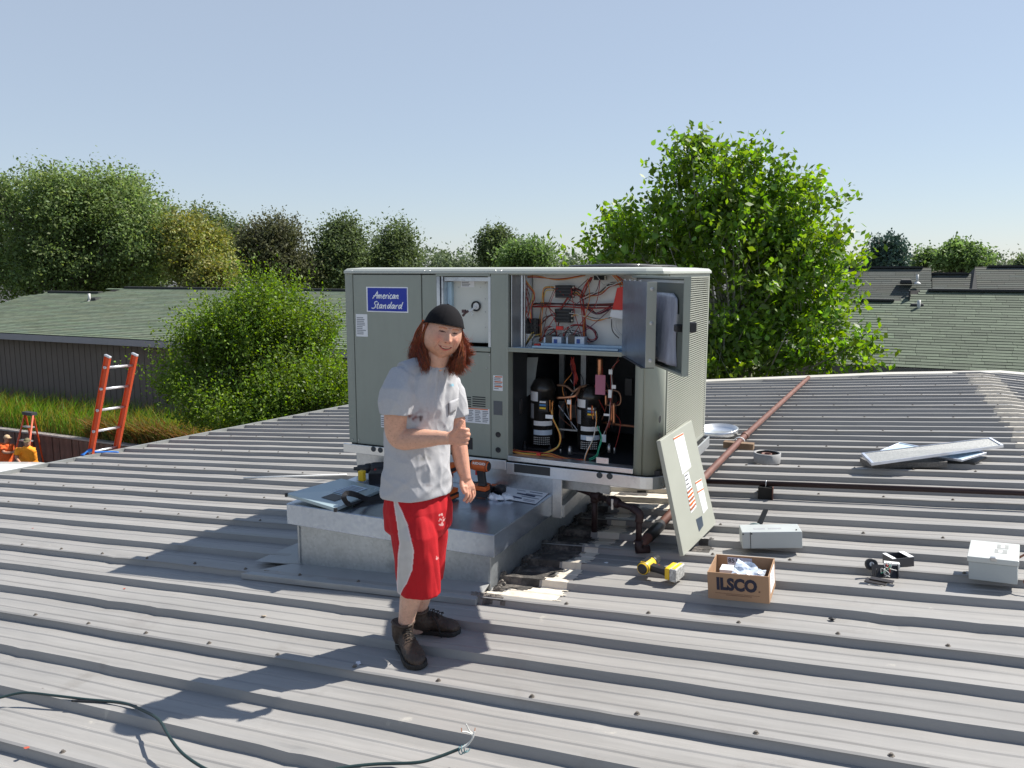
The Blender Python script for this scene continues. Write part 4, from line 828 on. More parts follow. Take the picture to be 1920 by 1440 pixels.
# ---- trees
def sprigs(ells, n, L, lv, ls, up=.5, out=.8, jit=.35, seed=0, spread=.10, shell=.5, zmin=None, tone=(.7, 1.25), warm=0., droop=0., clump=26, csz=.13):
    """leaf quads set along many small shoots grown through a crown made of ellipsoids"""
    r = np.random.default_rng(seed); E = np.array(ells, float); vol = (E[:, 3]*E[:, 4]*E[:, 5])**.8; idx = r.choice(len(E), n, p=vol/vol.sum())
    d = r.normal(size=(n, 3)); d /= np.linalg.norm(d, axis=1)[:, None]; rad = r.random(n)**shell
    lump = 1+.16*np.sin(d[:, 0]*5+idx*2)*np.sin(d[:, 1]*6+idx)+.12*np.sin(d[:, 2]*9+d[:, 0]*7)
    P = E[idx, :3]+d*E[idx, 3:]*(rad*lump)[:, None]
    if clump:
        kc = max(12, n//clump); cen = P[:kc]; ci = r.integers(0, kc, n); w_ = (r.random(n) < .82)[:, None]; sz = E[idx[ci], 3:].mean(1)[:, None]*csz
        P = np.where(w_, cen[ci]+np.clip(r.normal(size=(n, 3)), -2, 2)*sz*np.array([1.15, 1.15, .5]), P); d = np.where(w_, d[ci]*.6+d*.5, d)
    dr = d*out+np.array([0, 0, up])+r.normal(size=(n, 3))*jit; dr /= np.linalg.norm(dr, axis=1)[:, None]
    if zmin is not None: k = P[:, 2] > zmin; P, dr, idx = P[k], dr[k], idx[k]; n = len(P)
    Ls = L*(.5+r.random(n)); t = (np.arange(lv)+.5)/lv
    pts = P[:, None]+dr[:, None]*(Ls[:, None, None]*t[None, :, None]); pts[:, :, 2] -= droop*(Ls[:, None]*t[None])**2
    pts = pts+r.normal(size=pts.shape)*spread*L; pts = pts.reshape(-1, 3); m = len(pts)
    nn = r.normal(size=(m, 3))+np.array([0, 0, .5]); nn /= np.linalg.norm(nn, axis=1)[:, None]; u = np.cross(nn, r.normal(size=(m, 3))); u /= np.linalg.norm(u, axis=1)[:, None]; v = np.cross(nn, u)
    s = ls*(.6+.8*r.random(m))[:, None]
    V = np.stack([pts-u*s, pts+v*s*.55, pts+u*s, pts-v*s*.55], 1).reshape(-1, 3); F = np.arange(m*4).reshape(-1, 4)
    tw = np.repeat(r.uniform(*tone, size=(n, 1)), lv, 0)*r.uniform(.8, 1.2, size=(m, 1)); c = np.hstack([tw*(1+warm*np.repeat(r.random((n, 1)), lv, 0)), tw, tw*r.uniform(.7, 1.1, size=(m, 1))]); c = np.repeat(c, 4, 0)
    return V, F, c, P, dr, Ls
BARK = pmat('bark', (.10, .085, .07), .9, 0, .35, 6, .6, 30); BARKL = pmat('pale_bark', (.26, .25, .21), .9, 0, .3, 6, .5, 30)
def tree(name, lab, base, ells, n, L, lv, ls, m, trunk_r=.2, bark=None, group=None, twigs=0, shoots=0, **kw):
    t = thing(name, lab, 'tree' if 'shrub' not in name else 'shrub', base, group)
    ells = [(*e[:3], *[max(.35*a, a-.5*L) for a in e[3:]]) for e in ells]; rl_ = random.Random(n+7); ex = []
    for e in ells:
        for q in range(3):
            a = rl_.uniform(0, 6.28); b = rl_.uniform(-.1, 1.3); k = rl_.uniform(.28, .45); ex.append((e[0]+e[3]*.85*math.cos(a)*math.cos(b), e[1]+e[4]*.85*math.sin(a)*math.cos(b), e[2]+e[5]*.85*math.sin(b), e[3]*k, e[4]*k, e[5]*k))
    ells = [(*e[:3], e[3]*.93, e[4]*.93, e[5]*.93) for e in ells]+ex
    V, F, c, P, dr, Ls = sprigs(ells, n, L, lv, ls, **kw)
    if shoots:
        k2 = dict(kw); k2.update(up=2.0, out=.9, jit=.25, shell=.12, clump=0, seed=kw.get('seed', 0)+500, spread=.03); V2, F2, c2, P2, d2, L2_ = sprigs(ells, shoots, L*1.35, int(lv*1.5), ls*.95, **k2)
        F = np.vstack([F, F2+len(V)]); V = np.vstack([V, V2]); c = np.vstack([c, c2]); P = np.vstack([P2, P]); dr = np.vstack([d2, dr]); Ls = np.concatenate([L2_, Ls])
    rawmesh('crown', V, F, m, t, c)['kind'] = 'stuff'
    r = random.Random(n); mb = MB(); mb.smooth = True; top = Vector(ells[0][:3]); b = Vector(base)
    mid = b.lerp(top, .5)+Vector((r.uniform(-.2, .2), r.uniform(-.2, .2), 0)); mb.tube(smooth([b, mid, top], 4), list(np.linspace(trunk_r, trunk_r*.4, 9)), 8)
    for e in ells[:12]:
        for q in range(5):
            c_ = Vector(e[:3]); tip = c_+Vector((r.uniform(-.8, .8)*e[3], r.uniform(-.8, .8)*e[4], r.uniform(-.3, .85)*e[5])); st = b.lerp(top, r.uniform(.3, .85))
            mb.tube(smooth([st, st.lerp(tip, .5)+Vector((0, 0, -.06*e[5])), tip], 4), list(np.linspace(trunk_r*.4, trunk_r*.06, 9)), 5)
    if twigs:
        k = np.random.default_rng(1).choice(len(P), min(twigs, len(P)), replace=False)
        for i in k: a = Vector(P[i]); d = Vector(dr[i])*float(Ls[i]); mb.tube([a-d*.5, a+d*.95], [ls*.10, ls*.04], 3, False)
    mb.build('trunk', bark or BARK, t); return t
def E_(px, py, dep, wpx, hpx, dd=None):    # ellipsoid that shows wpx by hpx at (px,py), dep metres ahead
    c = fwd(px, py, dep); k = dep/FPX; a = wpx/2*k; return (c[0], c[1], c[2], a, (dd or a), hpx/2*k)
def base_of(px, dep, z=-3.4): q = fwd(px, 508, dep); return (q[0], q[1], z)
L1 = pmat('oak_leaves', (.13, .21, .075), .6, 0, .35, .35, attr=True, trans=.42, col2=(.19, .28, .11), spec=.35)
L2 = pmat('dark_leaves', (.115, .155, .07), .7, 0, .3, .5, attr=True, trans=.32, spec=.3)
L3 = pmat('brownish_leaves', (.13, .125, .08), .7, 0, .3, .5, attr=True, trans=.3, col2=(.11, .13, .06), spec=.3)
L4 = pmat('bright_leaves', (.115, .205, .032), .5, 0, .25, 1.5, attr=True, trans=.45, spec=.4)
L5 = pmat('cottonwood_leaves', (.125, .24, .038), .42, 0, .2, 1.5, attr=True, trans=.5, spec=.45)
L6 = pmat('blue_green_needles', (.06, .11, .09), .7, 0, .25, .7, attr=True, trans=.1)
TG = 'trees behind the houses'
tree('broadleaf_tree', 'huge spreading green tree at far left behind the long green roofed house', base_of(150, 42), [E_(150, 454, 42, 330, 240), E_(60, 414, 42, 210, 160), E_(160, 384, 41, 240, 130), E_(245, 434, 41, 200, 160), E_(300, 494, 40, 190, 130), E_(30, 514, 42, 170, 150), E_(170, 514, 42, 330, 120), E_(-60, 454, 43, 220, 260)], 15000, 1.0, 9, .080, L1, .5, seed=1, up=.25, spread=.16, shell=.36, warm=.2, tone=(.5, 1.45), clump=30, csz=.12)
tree('broadleaf_tree', 'yellowish green tree drooping right of the huge left tree', base_of(385, 40), [E_(370, 480, 39, 130, 120), E_(400, 520, 38, 110, 70), E_(345, 450, 40, 90, 90)], 3600, .9, 8, .075, pmat('yellow_green_leaves', (.17, .225, .06), .6, 0, .3, .5, attr=True, trans=.3), .25, seed=2, up=-.1, spread=.16, warm=.5)
tree('broadleaf_tree', 'upright blue green tree rising behind the yellowish tree at left', base_of(390, 60), [E_(385, 462, 60, 90, 110), E_(372, 427, 60, 50, 50), E_(430, 462, 60, 80, 80)], 2400, 1.5, 8, .11, L2, .3, seed=3, up=.8)
tree('broadleaf_tree', 'brownish tree with a bare spiky top in the left background', base_of(505, 48), [E_(510, 498, 48, 150, 130), E_(520, 458, 48, 110, 70), E_(560, 528, 48, 90, 90), E_(470, 478, 48, 90, 80)], 3600, 1.3, 8, .085, L3, .35, seed=4, up=.9, twigs=350, spread=.12)
tree('broadleaf_tree', 'dark green tree left of the pair above the unit corner', base_of(645, 50), [E_(640, 506, 50, 110, 150), E_(655, 456, 50, 90, 60), E_(600, 526, 50, 70, 90)], 3600, 1.3, 8, .09, L2, .35, seed=5, up=.5)
tree('broadleaf_tree', 'dark green tree right of the pair above the unit corner', base_of(740, 52), [E_(740, 506, 52, 100, 130), E_(737, 451, 52, 60, 50), E_(770, 506, 52, 50, 70)], 3300, 1.3, 8, .09, L2, .35, seed=6, up=.6)
tree('conifer', 'tiny dark pointed conifer on the skyline just over the unit', base_of(830, 110), [E_(830, 495, 110, 18, 26), E_(830, 484, 110, 8, 14)], 260, 1.0, 6, .3, L2, .2, seed=7, up=.3)
tree('broadleaf_tree', 'very dark rounded tree on the skyline behind the middle of the unit', base_of(930, 75), [E_(932, 475, 75, 60, 70), E_(930, 455, 75, 46, 34)], 2200, 1.5, 8, .14, L2, .3, seed=8, up=.4)
tree('broadleaf_tree', 'lower bushy green tree right of the very dark rounded tree', base_of(990, 70), [E_(985, 492, 70, 110, 50), E_(1010, 484, 70, 60, 30)], 2000, 1.5, 8, .13, L1, .3, seed=9, up=.4)
tree('conifer', 'blue green conifer on the right skyline beside the bright leafy tree', base_of(1660, 60), [E_(1662, 480, 60, 56, 60), E_(1648, 458, 60, 22, 26), E_(1674, 464, 60, 26, 24), E_(1660, 498, 60, 76, 30)], 1500, 1.0, 8, .13, L6, .25, seed=10, up=.1, out=1.)
tree('broadleaf_tree', 'green tree with a peaked top behind the right roofs', base_of(1800, 64), [E_(1800, 492, 64, 90, 44), E_(1800, 476, 64, 46, 26), E_(1775, 488, 64, 40, 24)], 1500, 1.1, 8, .15, L1, .25, seed=11, up=.5)
tree('broadleaf_tree', 'thin see-through tree left of the peaked tree behind the right roofs', base_of(1733, 66), [E_(1733, 492, 66, 44, 24), E_(1850, 492, 68, 34, 20)], 260, 1.1, 7, .14, L1, .2, seed=12, up=.5)
tree('broadleaf_tree', 'small dark treetop at the right end of the skyline', base_of(1915, 80), [E_(1916, 500, 80, 22, 16)], 120, 1.1, 7, .16, L2, .2, seed=13)
ft = [E_(px_, 512+5*math.sin(px_*.05), 85, 125, 28+10*math.sin(px_*.031)) for px_ in range(-1500, 3400, 60)]
V, F, c, P, dr, Ls = sprigs(ft, 22000, 1.6, 8, .16, up=.6, seed=77, clump=20, csz=.2); o = rawmesh('far_treeline', V, F, pmat('haze_tinted_leaves', (.13, .17, .10), .8, 0, .2, .3, attr=True, trans=.3), None, c); tag(o, 'continuous green treeline far behind the left trees, haze tinted into its leaves', 'treeline'); o['kind'] = 'stuff'  # distance haze put into the pale leaf colour
# bushy tree beside the left eave
bq = base_of(475, 16.5, -3.5)
tree('leafy_shrub_tree', 'big bright green feathery shrub between the metal roof and the left house', bq, [E_(500, 605, 16.5, 140, 130), E_(485, 660, 16.5, 250, 200), E_(400, 665, 16.3, 170, 130), E_(590, 665, 16.5, 140, 140), E_(350, 735, 16.2, 160, 130), E_(480, 780, 16, 350, 130), E_(570, 750, 15.6, 230, 130)], 7000, .75, 15, .032, L4, .09, seed=21, tone=(.5, 1.45), clump=14, csz=.12, up=1.1, out=.75, jit=.2, spread=.055, shell=.36, warm=.3, twigs=500, shoots=520)
# cottonwood by the far edge of the roof
cb = base_of(1400, 18.6, -4)
ct = tree('cottonwood_tree', 'big bright leafy cottonwood tree behind the unit and the long brown pipe', cb, [E_(1380, 502, 18.6, 360, 260), E_(1320, 372, 18.6, 250, 200), E_(1300, 322, 18.5, 150, 120), E_(1430, 402, 18.5, 240, 210), E_(1300, 682, 18.0, 300, 140), E_(1510, 532, 18.4, 250, 250), E_(1530, 652, 18.2, 270, 170), E_(1400, 662, 18.0, 360, 180), E_(1220, 462, 18.8, 230, 190), E_(1130, 497, 19, 190, 110)], 3500, .55, 10, .078, L5, .13, BARKL, shoots=40, seed=31, tone=(.6, 1.35), clump=9, csz=.11, up=.75, out=.7, jit=.35, spread=.16, shell=.45, warm=.35, twigs=700)
# nearest leaves one by one
lm = MB(); lf = [(0, -.5), (.28, -.42), (.46, -.12), (.34, .2), (0, .62), (-.34, .2), (-.46, -.12), (-.28, -.42)]
lm.add([(x*.105, y*.105, .012*abs(x)) for x, y in lf]+[(0, 0, -.003)], [(i, (i+1) % 8, 8) for i in range(8)]); rr = random.Random(5); me = None
LM = [pmat('cottonwood_leaf', (.135, .25, .042), .4, 0, .25, 2, trans=.46, spec=.45, objrand=.45)]
for k in range(290):
    e = [(1390, 470, 330, 260), (1320, 320, 230, 180), (1450, 400, 190, 160), (1500, 520, 230, 220), (1520, 630, 260, 140), (1400, 640, 320, 150), (1220, 430, 180, 150), (1130, 470, 160, 80)][rr.randrange(8)]
    a = rr.random()*2*math.pi; q = math.sqrt(rr.random())*1.02; px = e[0]+e[2]/2*q*math.cos(a); py = e[1]+e[3]/2*q*math.sin(a)
    dep = 18.4-(e[2]/2*18.4/1500)*math.sqrt(max(0, 1-min(q, 1)**2))*1.0
    if me is None: o = lm.build('leaf', LM[0], ct); me = o.data
    else: o = link('leaf', me, ct)
    o.location = fwd(px, py, dep); o.rotation_euler = (rr.uniform(-1.2, 1.2)+1.3, rr.uniform(-.8, .8), rr.uniform(0, 6.28)); s_ = rr.uniform(1., 1.6); o.scale = (s_, s_, s_)
# ground cover between roof edge and shrubs
blades('undergrowth', 9000, lambda n: (rng.uniform(-14, 4, n), 15.6+4*rng.random(n), np.full(n, -3.4)), (.6, 2.4), pmat('undergrowth_leaves', (.06, .1, .02), .7, 0, .3, 2, attr=True, trans=.3), (0, 0), .03, lab='low green undergrowth beyond the far edge of the metal roof')
# ================= things lying on the roof and lid =================
def frame(o, x, z):      # matrix with origin o, local x, local z (orthogonalised)
    x = Vector(x).normalized(); z = Vector(z); z = (z-x*z.dot(x)).normalized(); y = z.cross(x); o = Vector(o)
    return Matrix(((x.x, y.x, z.x, o.x), (x.y, y.y, z.y, o.y), (x.z, y.z, z.z, o.z), (0, 0, 0, 1)))
RN = Vector((-T, 0, 1)).normalized()
def rt(px, py, lift=0.): return roofp(px, py, HR+lift)      # on top of the ribs
# --- long brown gas pipe and its risers
PIPE = pmat('rusty_brown_pipe', (.135, .055, .04), .6, .1, .3, 5, .15, 60, dirt=((.22, .11, .07), 8, .55, .6))
PIPED = pmat('shade_darkened_pipe', (.028, .012, .012), .55, .1, .3, 5, .1, 60)  # brown-black: deep shade on the risers under the unit put into the colour
lp = thing('gas_pipe', 'long rusty brown pipe running across the roof ribs to the far edge', 'pipe', rt(1300, 910, .08))
mb = MB(); mb.smooth = True; A_ = Vector(rt(1202, 1022, .038)); B_ = Vector(rt(1330, 885, .05)); C_ = Vector(rt(1397, 817, .06)); D_ = Vector(rt(1516, 708, .05))
mb.tube([A_, B_, C_, D_], .031, 16); mb.build('pipe', PIPE, lp)
mb = MB(); mb.smooth = True; d_ = (D_-C_).normalized(); mb.lathe(C_-d_*.05, d_, [(0, .031), (.005, .041), (.095, .041), (.10, .031)], 16); mb.build('coupling', PIPE, lp)
mb = MB(); mb.smooth = True; d_ = (B_-A_).normalized(); mb.lathe(A_+d_*.16, d_, [(0, .033), (.01, .040), (.3, .040), (.31, .033)], 16); mb.build('wrapped_sleeve', pmat('black_wrap', (.02, .018, .018), .5, 0, .3, 12), lp)
q = Vector(rt(1383, 840, .0)); wb = thing('wood_block', 'small wooden block propping up the long brown pipe', 'block', q); mb = MB(); mb.box(q.x-.14, q.x+.16, q.y-.05, q.y+.05, q.z-.002, q.z+.062); mb.build('block', pmat('weathered_wood', (.20, .13, .08), .85, 0, .3, 8, .3, 50), wb, .004)
mb = MB(); mb.smooth = True; q2 = C_-(C_-B_)*.18; mb.tube([q2+Vector((.05*math.cos(t), 0, .04*math.sin(t))) for t in np.linspace(0, math.pi, 9)], .006, 5); mb.build('strap', PAPER, lp)
ra = thing('pipe_riser', 'threaded pipe riser, brown darkened for shade, with elbows beside the curb under the unit', 'pipe', rt(1190, 1030, 0))
R1 = Vector(rt(1197, 1030, .02)); zt_ = R1.z+.26
E1 = Vector((R1.x-.0, R1.y, zt_)); E2 = Vector(yp(1115, 956, R1.y+.22)); E2.z = zt_; E3 = Vector(yp(1082, 955, R1.y+.32)); E3.z = zt_-.0
mb = MB(); mb.smooth = True; mb.tube([R1, R1.lerp(E1, .92), E1+(E2-E1).normalized()*.03, E2], [.020]*4, 12); mb.tube([E2, E3], .018, 12); mb.build('pipe', PIPED, ra)
mb = MB(); mb.smooth = True; mb.tube(smooth([E1-Vector((0, 0, .075)), E1-Vector((0, 0, .02)), E1+(E2-E1).normalized()*.06], 5), .027, 12); mb.build('elbow', PIPED, ra)
mb = MB(); mb.smooth = True; mb.tube([R1+Vector((.06, .04, .0)), R1+Vector((0, 0, -.005)), R1+Vector((0, 0, .06))], .029, 12); mb.build('elbow', PIPED, ra)
mb = MB(); mb.smooth = True; mb.tube([E2, E2-Vector((0, 0, .26))], .021, 12); mb.lathe(E2-Vector((0, 0, .05)), (0, 0, 1), [(0, .026), (.005, .031), (.05, .031), (.055, .026)], 12); mb.lathe(E2-(E3-E2)*.3, E3-E2, [(0, .026), (.005, .032), (.08, .032), (.085, .026)], 12); mb.build('tee', PIPED, ra)
mb = MB(); mb.smooth = True; m_ = E1.lerp(E2, .55); mb.lathe(m_-Vector((0, 0, .0)), (E1-E2), [(-.05, .028), (-.03, .036), (.03, .036), (.05, .028)], 10); mb.build('valve_body', PIPED, ra)
mb = MB(); mb.box(m_.x-.008, m_.x+.008, m_.y-.045, m_.y-.035, m_.z-.045, m_.z+.03); mb.build('valve_handle', STEEL, ra, .003)
# --- thin dark pipe running with the ribs, on a support
hp = thing('rib_pipe', 'dark pipe lying along the ribs at right, held up by a black block', 'pipe', rt(1440, 905, .05))
P0 = Vector(rt(1325, 900, .09)); mb = MB(); mb.smooth = True; mb.tube([(P0.x, P0.y, zpan(P0.x)+.12), (XR, P0.y, zpan(XR)+.12), (3.2, P0.y, zpan(3.2)+.12)], .021, 12); mb.build('pipe', PIPED, hp)
q = Vector((roofp(1440, 925)[0], P0.y, 0)); q.z = zpan(q.x)
mb = MB(); mb.smooth = True; mb.tube([(q.x, q.y+.024*math.cos(t), q.z+.12+.024*math.sin(t)) for t in np.linspace(0, math.pi, 7)]+[(q.x, q.y-.03, q.z+.05)], .004, 5); mb.build('strap', STEEL, hp)
sb = thing('pipe_support', 'black square pipe support block on the ribs under the thin dark pipe', 'block', q); mb = MB(); mb.box(q.x-.055, q.x+.055, q.y-.05, q.y+.04, q.z+.001, q.z+.098); mb.build('block', pmat('black_rubber', (.012, .011, .010), .8, 0, .2), sb, .004); mb = MB(); mb.box(q.x+.0552, q.x+.062, q.y-.07, q.y-.03, q.z+.001, q.z+.11); mb.build('rod', PIPE, sb)
# --- coil of strap
q = Vector(rt(1438, 862, .002)); cl = thing('strap_coil', 'round coil of dark strap with a pale outer edge lying on the ribs', 'coil', q); mb = MB(); mb.smooth = True
mb.loft([[q+Vector((r_*math.cos(t), r_*math.sin(t)*1., h_)) for t in np.linspace(0, 2*math.pi, 33)[:-1]] for r_, h_ in ((.122, -.02), (.125, .07), (.112, .072), (.110, -.02))], caps=False); mb.build('outer_wrap', pmat('pale_strap', (.26, .26, .26), .6), cl)
mb = MB(); mb.smooth = True
for r_ in (.075, .088, .10): mb.loft([[q+Vector((r_*math.cos(t), r_*math.sin(t), h_)) for t in np.linspace(0, 2*math.pi, 33)[:-1]] for h_ in (-.02, .066)], caps=False)
mb.build('inner_wrap', BLACK, cl); mb = MB(); mb.smooth = True; mb.loft([[q+Vector((-.005+r_*math.cos(t), r_*math.sin(t), h_)) for t in np.linspace(0, 2*math.pi, 25)[:-1]] for r_, h_ in ((.048, -.02), (.048, .06), (.041, .06), (.041, -.02))], caps=False); mb.build('core', pmat('brown_core', (.2, .09, .07), .6), cl)
# --- round pan behind the unit
q = Vector(rt(1346, 812, .012)); pn_ = thing('round_pan', 'round pale metal pan upturned on the roof behind the unit corner', 'pan', q); mb = MB(); mb.smooth = True
mb.M = frame(q, (1, 0, .05), (-.05, -.08, 1)); mb.lathe((0, 0, .0), (0, 0, 1), [(0, .22), (.055, .225), (.058, .215), (.02, .20), (.016, .02)], 36); mb.build('pan', GALVB, pn_)
# --- filters
MESHM = pmat('filter_mesh', (.27, .28, .28), .55, .4, .25, 60, .5, 150); FBLUE = pmat('blue_filter_media', (.42, .56, .66), .8, 0, .1, 30, .3, 120); FFR = pmat('aluminium_frame', (.62, .66, .74), .35, .7)
def tray(name, lab, pts, m, th=.03, rim=.018, dark=False, grp=None):
    P = [Vector(p) for p in pts]; t = thing(name, lab, 'filter', sum(P, Vector())/4, grp); n = (P[1]-P[0]).cross(P[3]-P[0]).normalized(); n = n if n.z > 0 else -n
    mb = MB(); c = sum(P, Vector())/4; I = [p+(c-p).normalized()*rim*1.4 for p in P]; mb.loft([[p-n*th for p in P], [p for p in P], [p for p in I], [p-n*.008 for p in I]], caps=False); mb.f.append((0, 1, 2, 3)); mb.mi.append(0); mb.sm.append(False); mb.build('frame', m if dark else FFR, t, .002)
    mb = MB(); mb.add([p-n*.007 for p in I], [(0, 1, 2, 3)]); mb.build('media', m, t); 
    return t
tray('air_filter', 'long silver framed metal mesh filter lying on top of the filter pile at right', [rt(1615, 849, .13), rt(1634, 868, .10), rt(1882, 834, .13), rt(1858, 820, .17)], MESHM, .026)
tray('air_filter', 'grey mesh filter at the bottom of the filter pile, under the long silver one', [rt(1612, 858, .045), rt(1634, 869, .045), rt(1776, 866, .045), rt(1776, 842, .045)], pmat('dark_mesh', (.16, .15, .14), .8, .2, .4, 70, .6, 150), .045, dark=True)
tray('air_filter', 'pale blue filter sticking out at the back of the filter pile', [rt(1650, 844, .06), rt(1662, 850, .06), rt(1735, 838, .06), rt(1687, 829, .075)], FBLUE, .018)
tray('air_filter', 'pale blue filter sticking out at the right end of the filter pile', [rt(1742, 854, .06), rt(1803, 862, .06), rt(1850, 848, .09), rt(1815, 840, .09)], FBLUE, .018)
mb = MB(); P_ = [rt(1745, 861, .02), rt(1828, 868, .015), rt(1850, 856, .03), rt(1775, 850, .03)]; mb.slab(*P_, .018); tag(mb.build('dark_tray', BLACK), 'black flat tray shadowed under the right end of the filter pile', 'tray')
# --- boxes
def corner_box(pFL, pFR, depth, h, lift=0., skew=0.):
    a = Vector(rt(*pFL, lift)); b = Vector(rt(*pFR, lift)); u = (b-a).normalized(); w_ = (b-a).length; dep = RN.cross(u).normalized(); return frame(a, u, RN), w_, depth, h
DISC = pmat('grey_enclosure', (.40, .43, .43), .45, 0, .05, 3, .02, 100)
M, w_, d_, h_ = corner_box((1392, 1030), (1505, 1029), .17, .112); t = thing('disconnect_box', 'oblong grey electrical box with a black lever handle at its back', 'electrical box', M @ Vector((0, 0, 0)))
mb = MB(); mb.M = M; mb.box(0, w_, 0, d_, .003, h_); mb.build('enclosure', DISC, t, .005)
mb = MB(); mb.M = M; mb.box(.05, .054, -.0015, -.0002, .004, h_); mb.build('seam', DARK, t)
mb = MB(); mb.M = M; mb.smooth = True; mb.lathe((.10, d_+.001, .06), (0, 1, 0), [(0, .06), (.012, .06), (.02, .045)], 20); mb.build('lever_base', pmat('green_grey_base', (.15, .2, .2), .5), t)
mb = MB(); mb.M = M; mb.hexa([(.10, d_+.03, .07), (.14, d_+.03, .07), (.14, d_+.05, .07), (.10, d_+.05, .07), (.165, d_+.05, .20), (.20, d_+.05, .20), (.20, d_+.07, .195), (.165, d_+.07, .195)]); mb.box(.11, .15, d_+.02, d_+.05, .04, .08); mb.build('lever', pmat('dark_lever', (.06, .06, .06), .4, .5), t, .006)
mb = MB(); mb.M = M; mb.box(.08, .15, .06, .085, h_+.0002, h_+.001); mb.build('print', GREYINK, t); mb = MB(); mb.M = M; mb.box(.17, .25, .06, .085, h_+.0002, h_+.001); mb.build('print', GREYINK, t)
mb = MB(); mb.M = M
for x, y, z in ((.008, -.002, h_-.012), (.06, -.002, h_-.01), (w_-.03, .03, h_+.002)): mb.lathe((x, y, z), (0, -1, 0), [(0, .006), (.003, .004)], 7)
mb.build('screw', DARK, t)
M, w_, d_, h_ = corner_box((1816, 1087), (1908, 1098), .30, .135); t = thing('junction_box', 'square pale grey junction box with a latch, at the right edge of the view', 'electrical box', M @ Vector((0, 0, 0)))
mb = MB(); mb.M = M; mb.box(0, w_, 0, d_, .003, h_-.03); mb.build('enclosure', DISC, t, .005)
mb = MB(); mb.M = M; mb.box(-.006, w_+.006, -.006, d_+.002, h_-.0298, h_); mb.build('cover', pmat('pale_grey_cover', (.52, .54, .52), .45, 0, .05, 3), t, .004)
mb = MB(); mb.M = M; mb.box(w_*.45, w_*.45+.03, -.014, .012, h_-.012, h_+.008); mb.build('latch', STEEL, t, .003)
mb = MB(); mb.M = M; mb.box(w_*.52, w_*.78, d_*.34, d_*.56, h_+.0002, h_+.001); mb.box(w_*.56, w_*.80, d_*.62, d_*.86, h_+.0002, h_+.001); o = mb.build('sticker', pmat('grey_sticker', (.3, .31, .3), .6), t)
mb = MB(); mb.M = M; mb.box(w_*.6, w_*.68, d_*.38, d_*.5, h_+.0011, h_+.0016); mb.build('print', PAPER, o); mb = MB(); mb.M = M; mb.box(w_*.64, w_*.72, d_*.66, d_*.8, h_+.0011, h_+.0016); mb.build('print', PAPER, o)
mb = MB(); mb.smooth = True; q = M @ Vector((w_+.03, .1, .0)); mb.tube(smooth([M @ Vector(p) for p in ((w_+.0, .16, .10), (w_+.05, .12, .14), (w_+.06, .04, .08), (w_+.03, .0, .02), (w_+.09, -.02, .01))]), .006, 7); o = mb.build('cable_pigtail', pmat('brown_cable', (.2, .08, .05), .5)); tag(o, 'short brown cable end curling out beside the junction box', 'cable')
# small white label reading square
# --- carton
CARD = pmat('cardboard', (.36, .22, .13), .85, 0, .08, 4, .1, 60); CARDI = pmat('cardboard_inside', (.28, .17, .10), .9)
M, w_, d_, h_ = corner_box((1328, 1122), (1443, 1133), .27, .150); t = thing('cardboard_box', 'open brown cardboard box with black lettering on its front', 'box', M @ Vector((0, 0, 0)))
tk = .005; mb = MB(); mb.M = M; mb.box(0, w_, 0, tk, .002, h_); mb.build('front_side', CARD, t)
mb = MB(); mb.M = M; mb.box(0, w_, d_-tk, d_, .002, h_+.01); mb.build('back_side', CARD, t)
for a, b in ((0, tk), (w_-tk, w_)): mb = MB(); mb.M = M; mb.hexa([(a, tk, .002), (b, tk, .002), (b, d_-tk, .002), (a, d_-tk, .002), (a, tk, h_-.001), (b, tk, h_-.001), (b, d_-tk, h_+.008), (a, d_-tk, h_+.008)]); mb.build('end_side', CARD, t)
mb = MB(); mb.M = M; mb.box(tk, w_-tk, tk, d_-tk, .002, .007); mb.build('bottom', CARDI, t)
ux_ = Vector(M.col[0][:3]); uz_ = Vector(M.col[2][:3]); uy_ = Vector(M.col[1][:3])
o_ = M @ Vector((w_*.145, 0, h_*.40)); INKB = pmat('blue_black_ink', (.01, .01, .03), .6)
text('lettering', 'ILSCO', o_, ux_, uz_, .062, INKB, t, width=w_*.66, bold=.055)
mb = MB(); mb.M = M; mb.lathe((w_*.845, -.001, h_*.41), (0, -1, 0), [(0, .005), (.0006, .005)], 9); mb.box(w_*.12, w_*.85, -.0012, -.0002, h_*.245, h_*.255); mb.box(w_*.3, w_*.72, -.0012, -.0002, h_*.19, h_*.21); mb.build('print', pmat('brown_print', (.16, .09, .06), .8), t)
mb = MB(); mb.M = M; mb.box(w_+.0003, w_+.0012, d_*.18, d_*.85, h_*.25, h_*.95); o = mb.build('side_label', PAPER, t)
mb = MB(); mb.M = M
for i in range(5): mb.box(w_+.0013, w_+.0018, d_*.3, d_*(.5+.07*i), h_*(.35+.11*i), h_*(.40+.11*i))
mb.build('print', GREYINK, o)
mb = MB(); mb.M = M; mb.box(w_*.20, w_*.62, d_-tk-.0015, d_-tk-.0002, h_*.3, h_*1.0); o = mb.build('inner_label', pmat('lilac_label', (.55, .55, .66), .7), t)
text('lettering', '8510', M @ Vector((w_*.21, d_-tk-.0016, h_*.80)), ux_, uz_, .024, INK, o, width=w_*.23, bold=.02)
mb = MB(); mb.M = M; mb.box(w_*.16, w_*.38, d_*.30, d_*.62, .008, h_*.93); t2 = tag(mb.build('small_box', PAPER), 'small white box standing inside the open cardboard box', 'box')
mb = MB(); mb.M = M @ Matrix.Translation((w_*.62, d_*.5, h_*.75)) @ Matrix.Rotation(.35, 4, 'Y') @ Matrix.Rotation(.3, 4, 'X'); rr = random.Random(8); NN = 9
G = [[(-.08+.16*i/NN, -.07+.14*j/NN, .012*rr.random()+.015*math.sin(i*1.1)*math.cos(j)) for j in range(NN+1)] for i in range(NN+1)]
